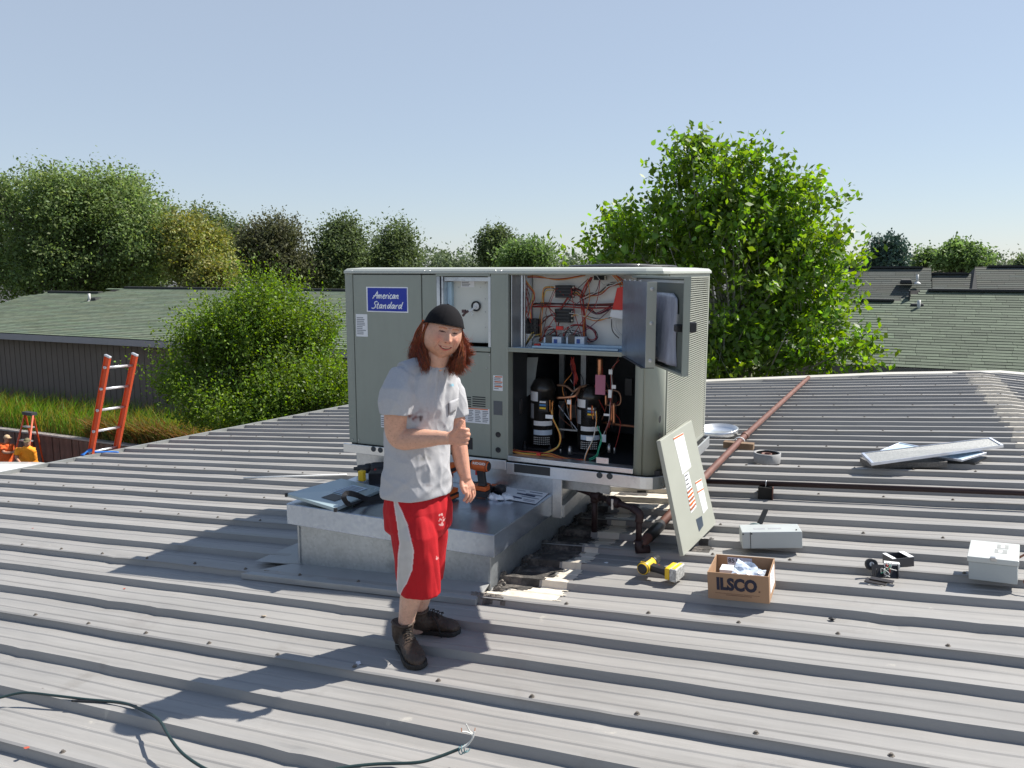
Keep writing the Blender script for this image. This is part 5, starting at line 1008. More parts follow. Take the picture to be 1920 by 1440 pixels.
mb.loft(G, caps=False, closed=False); o = mb.build('plastic_bag', pmat('blue_white_plastic', (.55, .62, .72), .25, 0, .3, 40)); tag(o, 'crumpled pale plastic bag of parts inside the open cardboard box', 'bag'); s_ = o.modifiers.new('t', 'SOLIDIFY'); s_.thickness = .004
mb = MB(); mb.M = M; mb.box(w_*.42, w_*.85, d_*.2, d_*.8, .008, h_*.5); tag(mb.build('parts_packet', pmat('grey_packet', (.3, .31, .34), .5, 0, .4, 20)), 'grey packet lying at the bottom of the open cardboard box', 'packet')
# --- black electrical bits
q = rt(1655, 1075, 0); 
M, w_, d_, h_ = corner_box((1674, 1066), (1708, 1064), .105, .055); M = M @ Matrix.Rotation(.12, 4, 'Z'); t = thing('small_housing', 'small open black and white housing right of the loose round cap', 'housing', M @ Vector((0, 0, 0)))
mb = MB(); mb.M = M; W_ = .13
mb.box(0, W_, 0, .004, .0, h_); mb.box(0, W_, .10, .104, 0, h_); mb.box(0, .004, .004, .10, 0, h_); mb.box(W_-.004, W_, .004, .10, 0, h_); mb.box(.004, W_-.004, .004, .10, 0, .004); mb.build('housing', pmat('dark_grey_shell', (.06, .06, .065), .45), t)
mb = MB(); mb.M = M; mb.box(.0, .022, 0, .104, h_+.0003, h_+.003); mb.box(W_-.03, W_, 0, .104, h_+.0003, h_+.003); mb.build('rim', PAPER, t)
q = Vector(rt(1632, 1058, .03)); mb = MB(); mb.smooth = True; ax = Vector((.3, -.85, .35)); mb.lathe(q, ax, [(0, .033), (.028, .033), (.03, .026), (.022, .012), (.022, .002)], 20); o = mb.build('round_cap', BLACK); t = thing('round_cap_fitting', 'loose black round cap with a white centre, left of the small housing', 'fitting', q); o.parent = t; o.matrix_parent_inverse = Matrix.Translation(-t.location)
mb = MB(); mb.lathe(q+ax.normalized()*.0225, ax, [(0, .014), (.004, .012), (.004, .007), (.001, .006)], 14); mb.build('white_centre', WHITE, t)
q = Vector(rt(1660, 1080, .0)); t = thing('wired_circuit_board', 'black circuit base with loose white and red wires on the ribs', 'electrical part', q)
M = frame(q+Vector((-.02, 0, .02)), (.95, .1, .05), (.1, -.75, .65)); mb = MB(); mb.M = M; mb.box(-.05, .085, -.03, .045, -.012, -.004); mb.box(-.05, -.046, -.03, .045, -.004, .02); mb.box(.081, .085, -.03, .045, -.004, .02); mb.box(.0, .01, -.02, .03, -.004, .015); mb.build('base', BLACK, t)
M2 = frame(q+Vector((-.05, -.12, .004)), (1, -.25, .04), (0, -.1, 1)); mb = MB(); mb.M = M2; mb.box(-.05, .06, -.035, .02, 0, .006); mb.box(-.03, .09, -.005, .03, .0065, .012); mb.build('loose_plate', pmat('dark_brown_plate', (.03, .025, .022), .35), t)
rr = random.Random(2)
for k in range(7):
    a = Vector((rr.uniform(-.03, .05), rr.uniform(-.02, .03), .01)); mb = MB(); mb.smooth = True; mb.tube(smooth([M @ a, M @ (a+Vector((.02*rr.uniform(-1, 1), .02, .03))), M @ (a+Vector((.04*rr.uniform(-1, 1), -.01, .03))), M @ (a+Vector((.05*rr.uniform(-1, 1), -.02, .005)))]), .0022, 5); mb.build('wire', WR['wrwwkgw'[k]], t)
mb = MB(); mb.M = frame(q+Vector((.0, .05, .035)), (1, .1, 0), (0, 0, 1)); mb.box(-.01, .07, -.015, .02, 0, .03)
mb.build('white_connector', WHITE, t)
# --- leaning access panel
B1 = Vector(rt(1282, 1043)); B2 = Vector(rt(1343, 982))
def on_ray_at(px, py, P, L, pick):
    r = Vector(ray(px, py)); o = Vector(CAM); b = r.dot(o-P); a = r.dot(r); c = (o-P).length_squared-L*L; D = max(0, b*b-a*c); s = [(-b-math.sqrt(D))/a, (-b+math.sqrt(D))/a]; return o+r*s[pick]
T1 = Vector(xp(1238, 826, -1.20)); T2 = Vector(xp(1297, 788, -1.20)); _n = (B2-B1).cross(T1-B1); _r = Vector(ray(1297, 788)); T2 = Vector(CAM)+_r*((B1-Vector(CAM)).dot(_n)/_r.dot(_n))
ap = thing('access_panel', 'pale green grey access panel with printed labels leaning against the unit corner', 'metal panel', (B1+B2)/2)
pnrm = (B2-B1).cross(T1-B1).normalized(); 
if pnrm.dot(Vector(CAM)-B1) < 0: pnrm = -pnrm
mb = MB(); mb.slab(B1, B2, T2, T1, .028) if (B2-B1).cross(T1-B1).dot(pnrm) > 0 else mb.slab(T1, T2, B2, B1, .028); mb.build('sheet', UNITL, ap, .004)
def onp(px, py, off=.0012):
    r = Vector(ray(px, py)); o = Vector(CAM); P = B1+pnrm*off; return o+r*((P-o).dot(pnrm)/r.dot(pnrm))
def pl(name, pts, m, off=.0012, par=None):
    P = [onp(*p, off) for p in pts]; mb = MB(); n = (P[1]-P[0]).cross(P[3]-P[0]); P = P if n.dot(pnrm) > 0 else P[::-1]; mb.slab(*P, .001); return mb.build(name, m, par or ap)
def lines(pts, n, par, m=GREYINK, w0=.08, w1=.9):
    a, b, c, d = [onp(*p, .0022) for p in pts]; mb = MB(); rr = random.Random(n)
    for i in range(n):
        t0 = (i+.35)/n; t1 = (i+.62)/n; e = rr.uniform(.55, w1); L = lambda t: a.lerp(d, t); R_ = lambda t: b.lerp(c, t)
        P = [L(t1).lerp(R_(t1), w0), L(t1).lerp(R_(t1), e), L(t0).lerp(R_(t0), e), L(t0).lerp(R_(t0), w0)]; mb.add(P, [(0, 1, 2, 3)])
    mb.build('print', m, par)
Q = [(1263, 821), (1281, 811), (1296, 875), (1280, 890)]; o = pl('label', Q, PAPER); lines(Q, 16, o, pmat('light_print', (.5, .52, .58), .7)); pl('warning_band', [(1263, 822), (1281, 812), (1281.5, 814.5), (1263.7, 824.5)], ORANGE, .0026, o)
Q = [(1283, 890), (1291, 884), (1306, 950), (1296, 962)]; o = pl('label', Q, PAPER); lines(Q, 9, o, INK)
for k in range(5): t0 = .45+.11*k; a = (1283+13*t0, 890+72*t0); b = (1291+15*t0, 884+66*t0); pl('warning_band', [a, b, (b[0]+.8, b[1]+3.5), (a[0]+.8, a[1]+3.5)], ORANGE if k % 2 else pmat('red_brown_print', (.4, .12, .05), .6), .0028, o)
Q = [(1304, 904), (1315, 897), (1327, 953), (1319, 963)]; o = pl('label', Q, PAPER); lines(Q, 11, o, pmat('light_print', (.5, .52, .58), .7)); pl('warning_band', [(1304, 905), (1315, 898), (1315.7, 900.5), (1304.7, 907.5)], ORANGE, .0026, o); pl('warning_band', [(1308, 922), (1319, 915), (1319.7, 917), (1308.6, 924.3)], ORANGE, .0026, o)
pl('hand_hole', [(1305, 974), (1316, 967), (1319, 985), (1311, 997)], pmat('hole_blue_dark', (.04, .06, .09), .4), .0014)
# --- panel with window and strap on the lid, plus sheets
LZ = .3685
def lz(px, py, h=0.): return Vector(zp(px, py, LZ+h))
P_ = [lz(537, 925, .05), lz(629, 953, .035), lz(721, 915, .035), lz(640, 897, .06)]
t = thing('blower_door_panel', 'flat blue grey panel with a small black window lying on the lid, left of the man', 'metal panel', (P_[0]+P_[2])/2); mb = MB(); mb.slab(*P_, .022); mb.build('sheet', pmat('panel_blue_grey', (.33, .42, .45), .28, .2, .04, 3), t, .003)
def in4(u, v, h=0.): return P_[0].lerp(P_[1], u).lerp(P_[3].lerp(P_[2], u), v)+Vector((0, 0, h))
mb = MB(); mb.slab(in4(.52, .18, .002), in4(.80, .18, .002), in4(.80, .40, .002), in4(.52, .40, .002), .001); o = mb.build('window', BLACK, t, .0)
mb = MB(); mb.slab(in4(.45, .45, .002), in4(.78, .45, .002), in4(.78, .85, .002), in4(.45, .85, .002), .001); o = mb.build('label', pmat('pale_blue_label', (.5, .6, .68), .6), t); mb = MB()
for k in range(7): v = .48+.05*k; mb.slab(in4(.48, v, .0035), in4(.74, v, .0035), in4(.74, v+.02, .0035), in4(.48, v+.02, .0035), .0005)
mb.build('print', GREYINK, o)
mb = MB()
for u, v in ((0, 0), (1, 0)): p = in4(u, v, -.01); mb.lathe(p, (0, 0, 1), [(-.012, .012), (.012, .012)], 8)
mb.build('corner_plug', BLACK, t)
# black strap
def ribbon(name, lab, cat, pts, w_, m, up=(0, 0, 1), th=.003):
    P = [Vector(p) for p in smooth(pts, 8)]; mb = MB(); n = len(P); rings = []
    for i, p in enumerate(P):
        tg = (P[min(i+1, n-1)]-P[max(i-1, 0)]).normalized(); s = tg.cross(Vector(up)); s = s.normalized() if s.length > .05 else Vector((0, 1, 0)); nn = s.cross(tg).normalized(); rings.append([p-s*w_/2-nn*th/2, p+s*w_/2-nn*th/2, p+s*w_/2+nn*th/2, p-s*w_/2+nn*th/2])
    mb.loft(rings); o = mb.build(name, m); tag(o, lab, cat); return o
STR = pmat('black_webbing', (.015, .015, .017), .75, 0, .2, 90, .2, 300)
ribbon('webbing_strap', 'looped black webbing strap at the edge of the blue grey panel', 'strap', [lz(735, 908, .03), lz(700, 925, .02), lz(675, 938, .02), lz(655, 945, .035), lz(645, 934, .09), lz(650, 925, .11), lz(668, 928, .09), lz(690, 936, .03), lz(720, 934, .01)], .035, STR, (.2, -.9, .4))
P4 = [lz(660, 952, .004), lz(735, 938, .004), lz(745, 915, .004), lz(690, 918, .03)]; mb = MB(); mb.slab(*P4, .012); tag(mb.build('tool_pouch', STR), 'flat black tool pouch lying on the lid just behind the man', 'pouch')
# paper and plastic
P_ = [lz(938, 934, .004), lz(1004, 945, .003), lz(1030, 924, .003), lz(948, 912, .012)]
t = thing('instruction_sheet', 'white printed paper sheet lying at the back right of the lid', 'paper', P_[1]); NN = 8; mb = MB()
def pq(u, v): p = P_[0].lerp(P_[1], u).lerp(P_[3].lerp(P_[2], u), v); return p+Vector((0, 0, .003*math.sin(u*6)*math.sin(v*4)+.004*(1-u)*v))
mb.smooth = True; mb.loft([[pq(i/NN, j/NN) for j in range(NN+1)] for i in range(NN+1)], caps=False, closed=False); o = mb.build('sheet', PAPER, t)
mb = MB()
for u0, u1, v0, v1 in ((.55, .95, .62, .66), (.35, .8, .50, .60), (.5, .95, .38, .41), (.30, .55, .18, .28), (.6, .9, .2, .23), (.3, .5, .8, .83), (.6, .9, .8, .84), (.62, .95, .1, .12)):
    z_ = Vector((0, 0, .0018)); mb.add([pq(u0, v0)+z_, pq(u1, v0)+z_, pq(u1, v1)+z_, pq(u0, v1)+z_], [(0, 1, 2, 3)])
mb.build('print', pmat('navy_print', (.03, .05, .12), .6), t)
rr = random.Random(4); mb = MB(); mb.smooth = True; c = lz(940, 932, .01)
for k in range(4):
    cc = c+Vector((rr.uniform(-.07, .05), rr.uniform(-.05, .03), 0)); mb.loft([[cc+Vector((r_*(1+.4*math.sin(q*3+k))*math.cos(q), r_*(.7+.3*math.cos(q*2+k))*math.sin(q), h_+.006*math.sin(q*5))) for q in np.linspace(0, 2*math.pi, 17)[:-1]] for r_, h_ in ((.045, -.006), (.04, .008), (.02, .02), (.005, .014))])
tag(mb.build('plastic_scraps', pmat('shiny_plastic', (.8, .82, .85), .12, 0, .1)), 'crumpled clear white plastic scraps on the lid left of the paper sheet', 'plastic')
# --- power tools
def drill(name, lab, M, body, accent, L=.20, brand=None, batt=None, grip=True, drillchuck=True, cat='power tool', s=1.):
    t = thing(name, lab, cat, M @ Vector((0, 0, 0))); M = M @ Matrix.Scale(s, 4)
    mb = MB(); mb.M = M; mb.smooth = True; mb.lathe((-.07, 0, 0), (1, 0, 0), [(0, .022), (.006, .033), (.03, .037), (.10, .036), (.12, .031)], 18); o = mb.build('motor_body', body, t)
    mb = MB(); mb.M = M; mb.smooth = True; mb.lathe((-.075, 0, 0), (1, 0, 0), [(0, .018), (.004, .026), (.018, .0345), (.02, .037)], 18); mb.build('end_cap', accent, t)
    mb = MB(); mb.M = M; mb.smooth = True; mb.lathe((.05, 0, 0), (1, 0, 0), [(0, .032), (.03, .029), (.035, .024), (.075, .022), (.08, .012), (.10, .010)] if drillchuck else [(0, .032), (.02, .026), (.03, .018), (.045, .014), (.07, .006), (.10, .005)], 16); mb.build('chuck', accent, t)
    mb = MB(); mb.M = M; mb.loft([[(-.035+a, -.017*w_, z), (.012+a, -.017*w_, z), (.02+a, 0, z), (.012+a, .017*w_, z), (-.035+a, .017*w_, z), (-.042+a, 0, z)] for z, a, w_ in ((-.03, 0, 1.1), (-.07, -.006, .95), (-.115, -.014, 1), (-.13, -.014, 1.3))]); mb.build('handle', accent, t, .004)
    mb = MB(); mb.M = M; mb.box(.012, .026, -.009, .009, -.065, -.035); mb.build('trigger', RED if accent is not RED else BLACK, t, .003)
    mb = MB(); mb.M = M; mb.box(-.065, .045, -.033, .033, -.160, -.131); mb.build('tool_foot', body, t, .006)
    mb = MB(); mb.M = M; mb.box(-.070, .050, -.036, .036, -.200, -.161); mb.build('battery', batt or accent, t, .006)
    mb = MB(); mb.M = M; mb.box(-.06, .04, -.0375, -.0355, -.190, -.172); mb.build('battery_sticker', body, t)
    if brand: text('lettering', brand, M @ Vector((-.055, -.0372, -.008)), Vector(M.col[0][:3]), Vector(M.col[2][:3]), .016, WHITE, t, width=.085, bold=.02)
    else:
        mb = MB(); mb.M = M; mb.box(-.045, .03, -.0385, -.0360, -.012, .012); mb.build('side_badge', accent, t, .002)
    return t
OB = pmat('orange_tool', (.62, .12, .02), .45, 0, .1); TY = pmat('tool_yellow', (.78, .50, .02), .4, 0, .08); GREYB = pmat('grey_battery', (.42, .42, .40), .5, 0, .5, 60)
# the yellow drill lying on its side on the roof
q = Vector(rt(1222, 1060, .036)); q2 = Vector(rt(1245, 1035, .036)); xdir = (Vector(rt(1243, 1038, .036))-Vector(rt(1212, 1060, .036))); xdir.z += .0
hdir = Vector(rt(1270, 1064, .03))-Vector(rt(1216, 1058, .04))
drill('cordless_drill', 'yellow and black cordless drill lying on its side on the ribs beside the leaning panel', frame(Vector(rt(1214, 1060, .04)), xdir, -hdir), TY, BLACK, batt=GREYB, s=1.08)
# orange tools on the lid
q = yp(899, 872, 4.72); drill('impact_driver', 'orange and black impact driver standing on its battery near the man\'s hanging hand', frame((q[0], 4.72, LZ+.225), (-1, -.02, .03), (0, 0, 1)), OB, BLACK, brand=None, drillchuck=False, s=1.05)
q = yp(899, 862, 4.70); lt = [o for o in bpy.data.objects if o.name.startswith('impact_driver')][0]
text('lettering', 'RIDGID', yp(886, 870, 4.672), (1, 0, 0), (0, 0, 1), .016, WHITE, lt, width=.095, bold=.03)
q = lz(905, 922, 0); drill('cordless_drill', 'orange and black drill lying on the lid just right of the man\'s hanging hand', frame(q+Vector((.02, -.02, .045)), (-.9, .3, 0), (-.25, -.75, .25)), OB, BLACK, batt=BLACK, s=.85)
mb = MB(); mb.smooth = True; mb.lathe(lz(940, 917, .03), (1, -.3, .2), [(-.12, .012), (-.05, .016), (-.04, .03), (-.01, .035), (.02, .03), (.03, .015)], 14); tag(mb.build('work_light', BLACK), 'small black round headed torch lying on the lid behind the paper', 'torch')
q = yp(849, 908, 4.6); drill('cordless_drill', 'orange and black upright drill partly hidden behind the man\'s shorts', frame((q[0]-.02, 4.60, LZ+.215), (.1, 1, 0), (0, 0, 1)), OB, BLACK, batt=BLACK, s=1.05)
q = lz(683, 900, 0); drill('cordless_drill', 'black tool with a yellow marked body lying at the back left of the lid', frame(q+Vector((.03, .15, .06)), (-.75, -.45, .0), (-.75, .25, .05)), BLACK, BLACK, batt=BLACK, s=1.25)
lt = [o for o in bpy.data.objects if o.name.startswith('cordless_drill')][-1]; qq = yp(678, 890, 4.62); mb = MB(); mb.box(qq[0]-.02, qq[0]+.025, 4.60, 4.64, qq[2]-.045, qq[2]+.03); o = mb.build('yellow_badge', TY, lt, .006)
# --- green cable with stripped ends
CAB = pmat('green_cable', (.016, .036, .036), .45, 0, .15)
t = thing('green_cable', 'dark green cable with a loop of slack, crossing the roof at the bottom left', 'cable', rt(300, 1350, 0))
mb = MB(); mb.smooth = True; mb.tube(smooth([rt(*p) for p in ((-60, 1322, .01), (0, 1308, .01), (45, 1299, .02), (100, 1304, .015), (160, 1311, .01), (230, 1318, .012), (270, 1333, .02), (298, 1350, .045), (315, 1378, .05), (335, 1405, .03), (358, 1425, .015), (395, 1446, .01), (450, 1462, .01), (540, 1466, .01), (630, 1442, .01))], 8), .0062, 10); mb.build('cable', CAB, t)
mb = MB(); mb.smooth = True; mb.tube(smooth([rt(*p) for p in ((135, 1314, .004), (175, 1315, .006), (215, 1317, .006), (255, 1324, .012))], 5), .005, 8); mb.build('cable', BLACK, t)
t = thing('green_cable', 'end of a dark green cable with stripped white wires, at the bottom centre', 'cable', rt(780, 1430, 0))
mb = MB(); mb.smooth = True; mb.tube(smooth([rt(*p) for p in ((560, 1462, .01), (630, 1442, .01), (700, 1433, .012), (780, 1430, .015), (820, 1420, .02), (862, 1404, .035))], 8), .0062, 10); mb.build('cable', CAB, t)
for k, P in enumerate([((862, 1404, .035), (878, 1395, .05), (888, 1380, .08), (880, 1370, .10), (874, 1358, .13)), ((862, 1404, .035), (880, 1392, .05), (886, 1380, .08), (876, 1373, .10), (866, 1372, .11)), ((862, 1404, .035), (876, 1398, .045), (885, 1385, .075), (890, 1371, .10))]):
    mb = MB(); mb.smooth = True; mb.tube(smooth([rt(*p) for p in P], 6), .003, 6); mb.build('wire', WR['w'], t)
    if k: mb = MB(); q = rt(*P[-1]); mb.tube([q, q+np.array([.004*(k-1.5), 0, .014])], .0018, 5); mb.build('wire_end', COPPER, t)
mb = MB(); mb.smooth = True
for k in range(3): c = np.array(rt(858+k*5, 1406-k*2, .03)); mb.tube([c+np.array([0, .012*math.cos(a), .012*math.sin(a)])+np.array([.004*a, 0, 0]) for a in np.linspace(0, 6, 12)], .002, 5)
mb.build('torn_jacket', pmat('torn_green', (.08, .2, .22), .5), t)
# --- small litter
def bit(px, py, lab, cat, m, s=.012, name='scrap', flat=.4, lift=0.003, seed=1):
    rr = random.Random(seed); y = roofp(px, py)[1]; q = Vector(roofp(px, py, ph(y)+lift)); mb = MB(); P = []
    for k in range(7): a = k*math.pi*2/7; P.append(q+Vector((s*math.cos(a)*rr.uniform(.5, 1.2), s*math.sin(a)*rr.uniform(.4, 1), s*flat*rr.uniform(.1, 1))))
    mb.add(P+[q+Vector((0, 0, s*flat*.6)), q+Vector((0, 0, -.002))], [(i, (i+1) % 7, 7) for i in range(7)]+[((i+1) % 7, i, 8) for i in range(7)]); tag(mb.build(name, m), lab, cat); 
LEAFR = pmat('dry_red_leaf', (.35, .07, .04), .7, 0, .3); SCR = pmat('tan_scrap', (.6, .5, .38), .7)
bit(233, 1104, 'tiny dried red leaf bit on a rib in the left foreground', 'leaf', LEAFR, .014, 'dry_leaf'); bit(50, 1403, 'dried red brown leaf bit in the bottom left corner', 'leaf', LEAFR, .013, 'dry_leaf', seed=3); bit(61, 991, 'tiny red speck of leaf far left between the ribs', 'leaf', LEAFR, .012, 'dry_leaf', seed=5)
bit(495, 1156, 'torn cream scrap on the roof left of the man\'s shadowed curb', 'scrap', SCR, .022, flat=.6, seed=7); bit(594, 1412, 'small curled white scrap between the two green cable ends', 'scrap', SCR, .013, flat=1., seed=9); bit(672, 1245, 'pointed white scrap lying in the shadow left of the man\'s boots', 'scrap', PAPER, .022, seed=12)
bit(1560, 1163, 'small black clip on the roof below the junction box area', 'clip', BLACK, .018, 'clip', .9, seed=15); bit(1208, 1343, 'rusty brown nut in the right foreground', 'nut', LEAFR, .010, 'nut', 1.2, seed=18); bit(275, 1195, 'tiny pale curl of metal on the seam left of the man\'s shadow', 'scrap', SCR, .012, seed=19); bit(1137, 1056, 'crumpled white plastic twist on the roof left of the yellow drill', 'scrap', PAPER, .02, seed=21); bit(1092, 1037, 'small brown and white scrap on the tar beside the curb', 'scrap', SCR, .022, seed=23)
mb = MB(); mb.smooth = True; a = rt(457, 896, .012); b = rt(650, 890, .012); mb.tube([a, b], .010, 8); tag(mb.build('thin_conduit', WHITE), 'thin white rod lying diagonally over the ribs left of the unit', 'rod')
# --- orange extension ladder
rl = [(198.5, 689), (191.5, 730), (184.5, 770), (177.5, 809), (170.5, 848)]; rr_ = [(249, 685), (241.5, 724), (234, 762), (226.5, 800), (219, 838)]
tx = lambda i: -9.02-.085*i
Lp = [Vector(xp(*p, tx(i))) for i, p in enumerate(rl)]; Rp = [Vector(xp(*p, tx(i))) for i, p in enumerate(rr_)]
t = thing('extension_ladder', 'tall orange ladder with silver rungs leaning on the eave of the metal roof', 'ladder', (Lp[4]+Rp[4])/2)
LO = pmat('ladder_orange', (.68, .085, .02), .45, 0, .1, 4); ALU = pmat('aluminium', (.75, .75, .76), .35, .7)
def rail_(P, nm='rail'):
    d = (P[0]-P[4]).normalized(); top = P[0]+d*.155; bot = P[4]-d*((P[4].z+4.75)/max(.1, d.z)); s = (Rp[0]-Lp[0]).normalized(); n = d.cross(s).normalized(); mb = MB()
    w_, dp, tw = .017, .046, .006
    for (a0, a1, b0, b1) in ((-tw/2, tw/2, -dp, dp), (-w_, -tw/2-.0001, -dp, -dp+.008), (tw/2+.0001, w_, -dp, -dp+.008), (-w_, -tw/2-.0001, dp-.008, dp), (tw/2+.0001, w_, dp-.008, dp)):
        mb.hexa([bot+s*x+n*y for x, y in ((a0, b0), (a1, b0), (a1, b1), (a0, b1))]+[top+s*x+n*y for x, y in ((a0, b0), (a1, b0), (a1, b1), (a0, b1))])
    o = mb.build('rail', LO, t, .002); mb = MB(); mb.hexa([top+s*x*1.15+n*y*1.08+d*z for z in (-.015, .012) for x, y in ((-w_, -dp), (w_, -dp), (w_, dp), (-w_, dp))]); mb.build('end_cap', ALU, o, .006)
rail_(Lp); rail_(Rp); dstep = (Lp[4]-Lp[0])/4; dstep2 = (Rp[4]-Rp[0])/4
for i in range(14):
    a = Lp[0]+dstep*i; b = Rp[0]+dstep2*i
    if a.z < -4.7: break
    mb = MB(); mb.smooth = True; e = (b-a).normalized(); mb.tube([a-e*.02, b+e*.02], .017, 10); mb.build('rung', ALU, t)
    if i < 5: mb = MB(); mb.smooth = True; mb.lathe(a-e*.020, -e, [(0, .020), (.003, .020), (.0035, .012), (-.004, .010)], 10); mb.build('rung_end', ALU, t)
mb = MB(); mb.smooth = True; q = Vector(rt(172, 852, 0)); 
for k in range(3): mb.tube(smooth([q+Vector((-.05+.02*k, -.12, .01)), q+Vector((.0, -.02, .05+.01*k)), q+Vector((.02, .06, .02)), q+Vector((.12, .14+.02*k, .01)), q+Vector((.25, .2, .01))]), .012, 6)
tag(mb.build('blue_rope', pmat('blue_rope', (.02, .16, .55), .6)), 'short blue rope tying the foot of the orange ladder to the eave', 'rope')
# --- stepladder behind the workers
HVv_ = Vector(HV); RVv_ = Vector(RV); a = fwd(53, 772, 24.6); t = thing('stepladder', 'orange stepladder with a dark top standing behind the two workers', 'ladder', (a[0], a[1], ZG))
TL = Vector(fwd(47, 774, 24.6)); TR = Vector(fwd(62, 776, 24.3)); BLp = TL+(Vector(fwd(33, 830, 24.0))-TL)*2.9; BRp = TR+(Vector(fwd(55, 832, 23.7))-TR)*2.9
for p, b in ((TL, BLp), (TR, BRp)): mb = MB(); mb.tube([p, b], .03, 4); mb.build('front_rail', LO, t)
for p, dx in ((TL, .3), (TR, .4)): mb = MB(); e = p+HVv_*.7-RVv_*.15; e.z = ZG; mb.tube([p, e], .03, 4); mb.build('rear_rail', LO, t)
mb = MB(); mb.slab(TL+Vector((-.04, -.08, .04)), TR+Vector((.04, -.08, .04)), TR+Vector((.05, .1, .04)), TL+Vector((-.03, .1, .04)), .09); mb.build('top_cap', DARK, t)
for k in range(1, 6): f = k/6.3; mb = MB(); mb.slab(TL.lerp(BLp, f)+Vector((0, 0, .02)), TR.lerp(BRp, f)+Vector((0, 0, .02)), TR.lerp(BRp, f)+Vector((.02, .1, .02)), TL.lerp(BLp, f)+Vector((.02, .1, .02)), .04); mb.build('step', ALU, t)
# --- white vehicle by the eave
q = fwd(10, 880, 19.5); cc = Vector((q[0]-.6, q[1], ZG)); t = thing('parked_car', 'white vehicle parked below the eave, only its roof showing at the far left edge', 'car', cc)
CW = pmat('car_white', (.82, .82, .82), .2, 0, .02, coat=.6); GL = pmat('car_glass', (.03, .035, .04), .08, 0, .1)
zr_ = q[2]; hh = zr_-ZG; ax_ = Vector(RV); ay_ = Vector(HV); mb = MB(); mb.smooth = True
def ring(x, wd, z0, z1, tuck): return [cc+ax_*x+ay_*(wd*s)+Vector((0, 0, z)) for s, z in ((-1, z0), (-1, (z0+z1)/2), (-tuck, z1), (-tuck*.5, z1+.02), (0, z1+.03), (tuck*.5, z1+.02), (tuck, z1), (1, (z0+z1)/2), (1, z0))]
mb.loft([ring(-2.3, .75, .35, .75, .9), ring(-2.1, .88, .3, .95, .9), ring(-.9, .9, .28, 1.0, .9), ring(.9, .9, .28, 1.0, .9), ring(2.0, .88, .3, .95, .9), ring(2.3, .75, .35, .8, .9)]); mb.build('body', CW, t, 0)
mb = MB(); mb.smooth = True; mb.loft([ring(-2.0, .78, .9, .98, .95), ring(-1.5, .76, .9, hh-.05, .86), ring(-1.0, .76, .9, hh-.015, .84), ring(.9, .76, .9, hh-.03, .84), ring(1.5, .74, .9, hh-.12, .84), ring(2.1, .78, .9, 1.0, .95)]); mb.build('cabin', CW, t)
for a, b in ((-1.35, -.45), (-.38, .5), (.57, 1.35)):
    for s in (-1, 1): mb = MB(); mb.hexa([cc+ax_*x+ay_*y*s+Vector((0, 0, z)) for z, y0 in ((1.02, .775), (hh-.22, .735)) for x, y in ((a, y0), (b, y0), (b, y0+.02), (a, y0+.02))]); mb.build('window', GL, t)
for x in (-1.45, 1.45):
    for s in (-1, 1): mb = MB(); mb.smooth = True; mb.lathe(cc+ax_*x+ay_*(.80*s)+Vector((0, 0, .34)), ay_*s, [(-.1, .34), (.08, .34), (.1, .3)], 20); w__ = mb.build('wheel', BLACK, t); mb = MB(); mb.lathe(cc+ax_*x+ay_*(.90*s)+Vector((0, 0, .34)), ay_*s, [(-.02, .2), (.012, .18), (.0, .05)], 14); mb.build('rim', STEEL, w__)
# ================= the man =================
from mathutils import noise as mnoise
D0 = 3.87
def J(px, py, d=0.): return Vector(fwd(px, py, D0+d))
RVv, HVv, ZVv = Vector(RV), Vector(HV), Vector((0, 0, 1))
SB = (RVv*.68+HVv*.73).normalized(); NB = (RVv*.73-HVv*.68).normalized()      # across the shoulders; out of the chest
def ell(c, u, a, v, b, n=28, p=2.3):
    R = []
    for k in range(n):
        t = 2*math.pi*k/n; cs, sn = math.cos(t), math.sin(t); R.append(c+u*a*math.copysign(abs(cs)**(2/p), cs)+v*b*math.copysign(abs(sn)**(2/p), sn))
    return R
def remeshed(mb, voxel, it=3, fac=.5):
    me = bpy.data.meshes.new('tmp'); me.from_pydata(mb.v, [], mb.f); o = bpy.data.objects.new('tmp', me); COL.objects.link(o)
    bm = bmesh.new(); bm.from_mesh(me); bmesh.ops.recalc_face_normals(bm, faces=bm.faces); bm.to_mesh(me); bm.free()
    m = o.modifiers.new('r', 'REMESH'); m.mode = 'VOXEL'; m.voxel_size = voxel
    if it: s = o.modifiers.new('s', 'SMOOTH'); s.iterations = it; s.factor = fac
    dg = bpy.context.evaluated_depsgraph_get(); dg.update(); ev = bpy.data.meshes.new_from_object(o.evaluated_get(dg)); bpy.data.objects.remove(o)
    n = len(ev.vertices); V = np.zeros(n*3, np.float32); ev.vertices.foreach_get('co', V); V = V.reshape(-1, 3); N = np.zeros(n*3, np.float32); ev.vertex_normals.foreach_get('vector', N); N = N.reshape(-1, 3)
    F = [tuple(p.vertices) for p in ev.polygons]; Q = np.array([f if len(f) == 4 else (*f, f[0]) for f in F if len(f) in (3, 4)], np.int32); Q = Q[[len(set(q)) == 4 for q in Q.tolist()]]
    bpy.data.meshes.remove(ev); return V, N, Q
def topx(V):
    r = V-CAM[None]; dd = r@FV; return CX+FPX*(r@RV)/dd, CY-FPX*(r@UV)/dd
man = thing('person', 'red haired man in grey t-shirt and red shorts with white stripe, giving a thumbs up', 'person', tuple(roofp(780, 1215)))
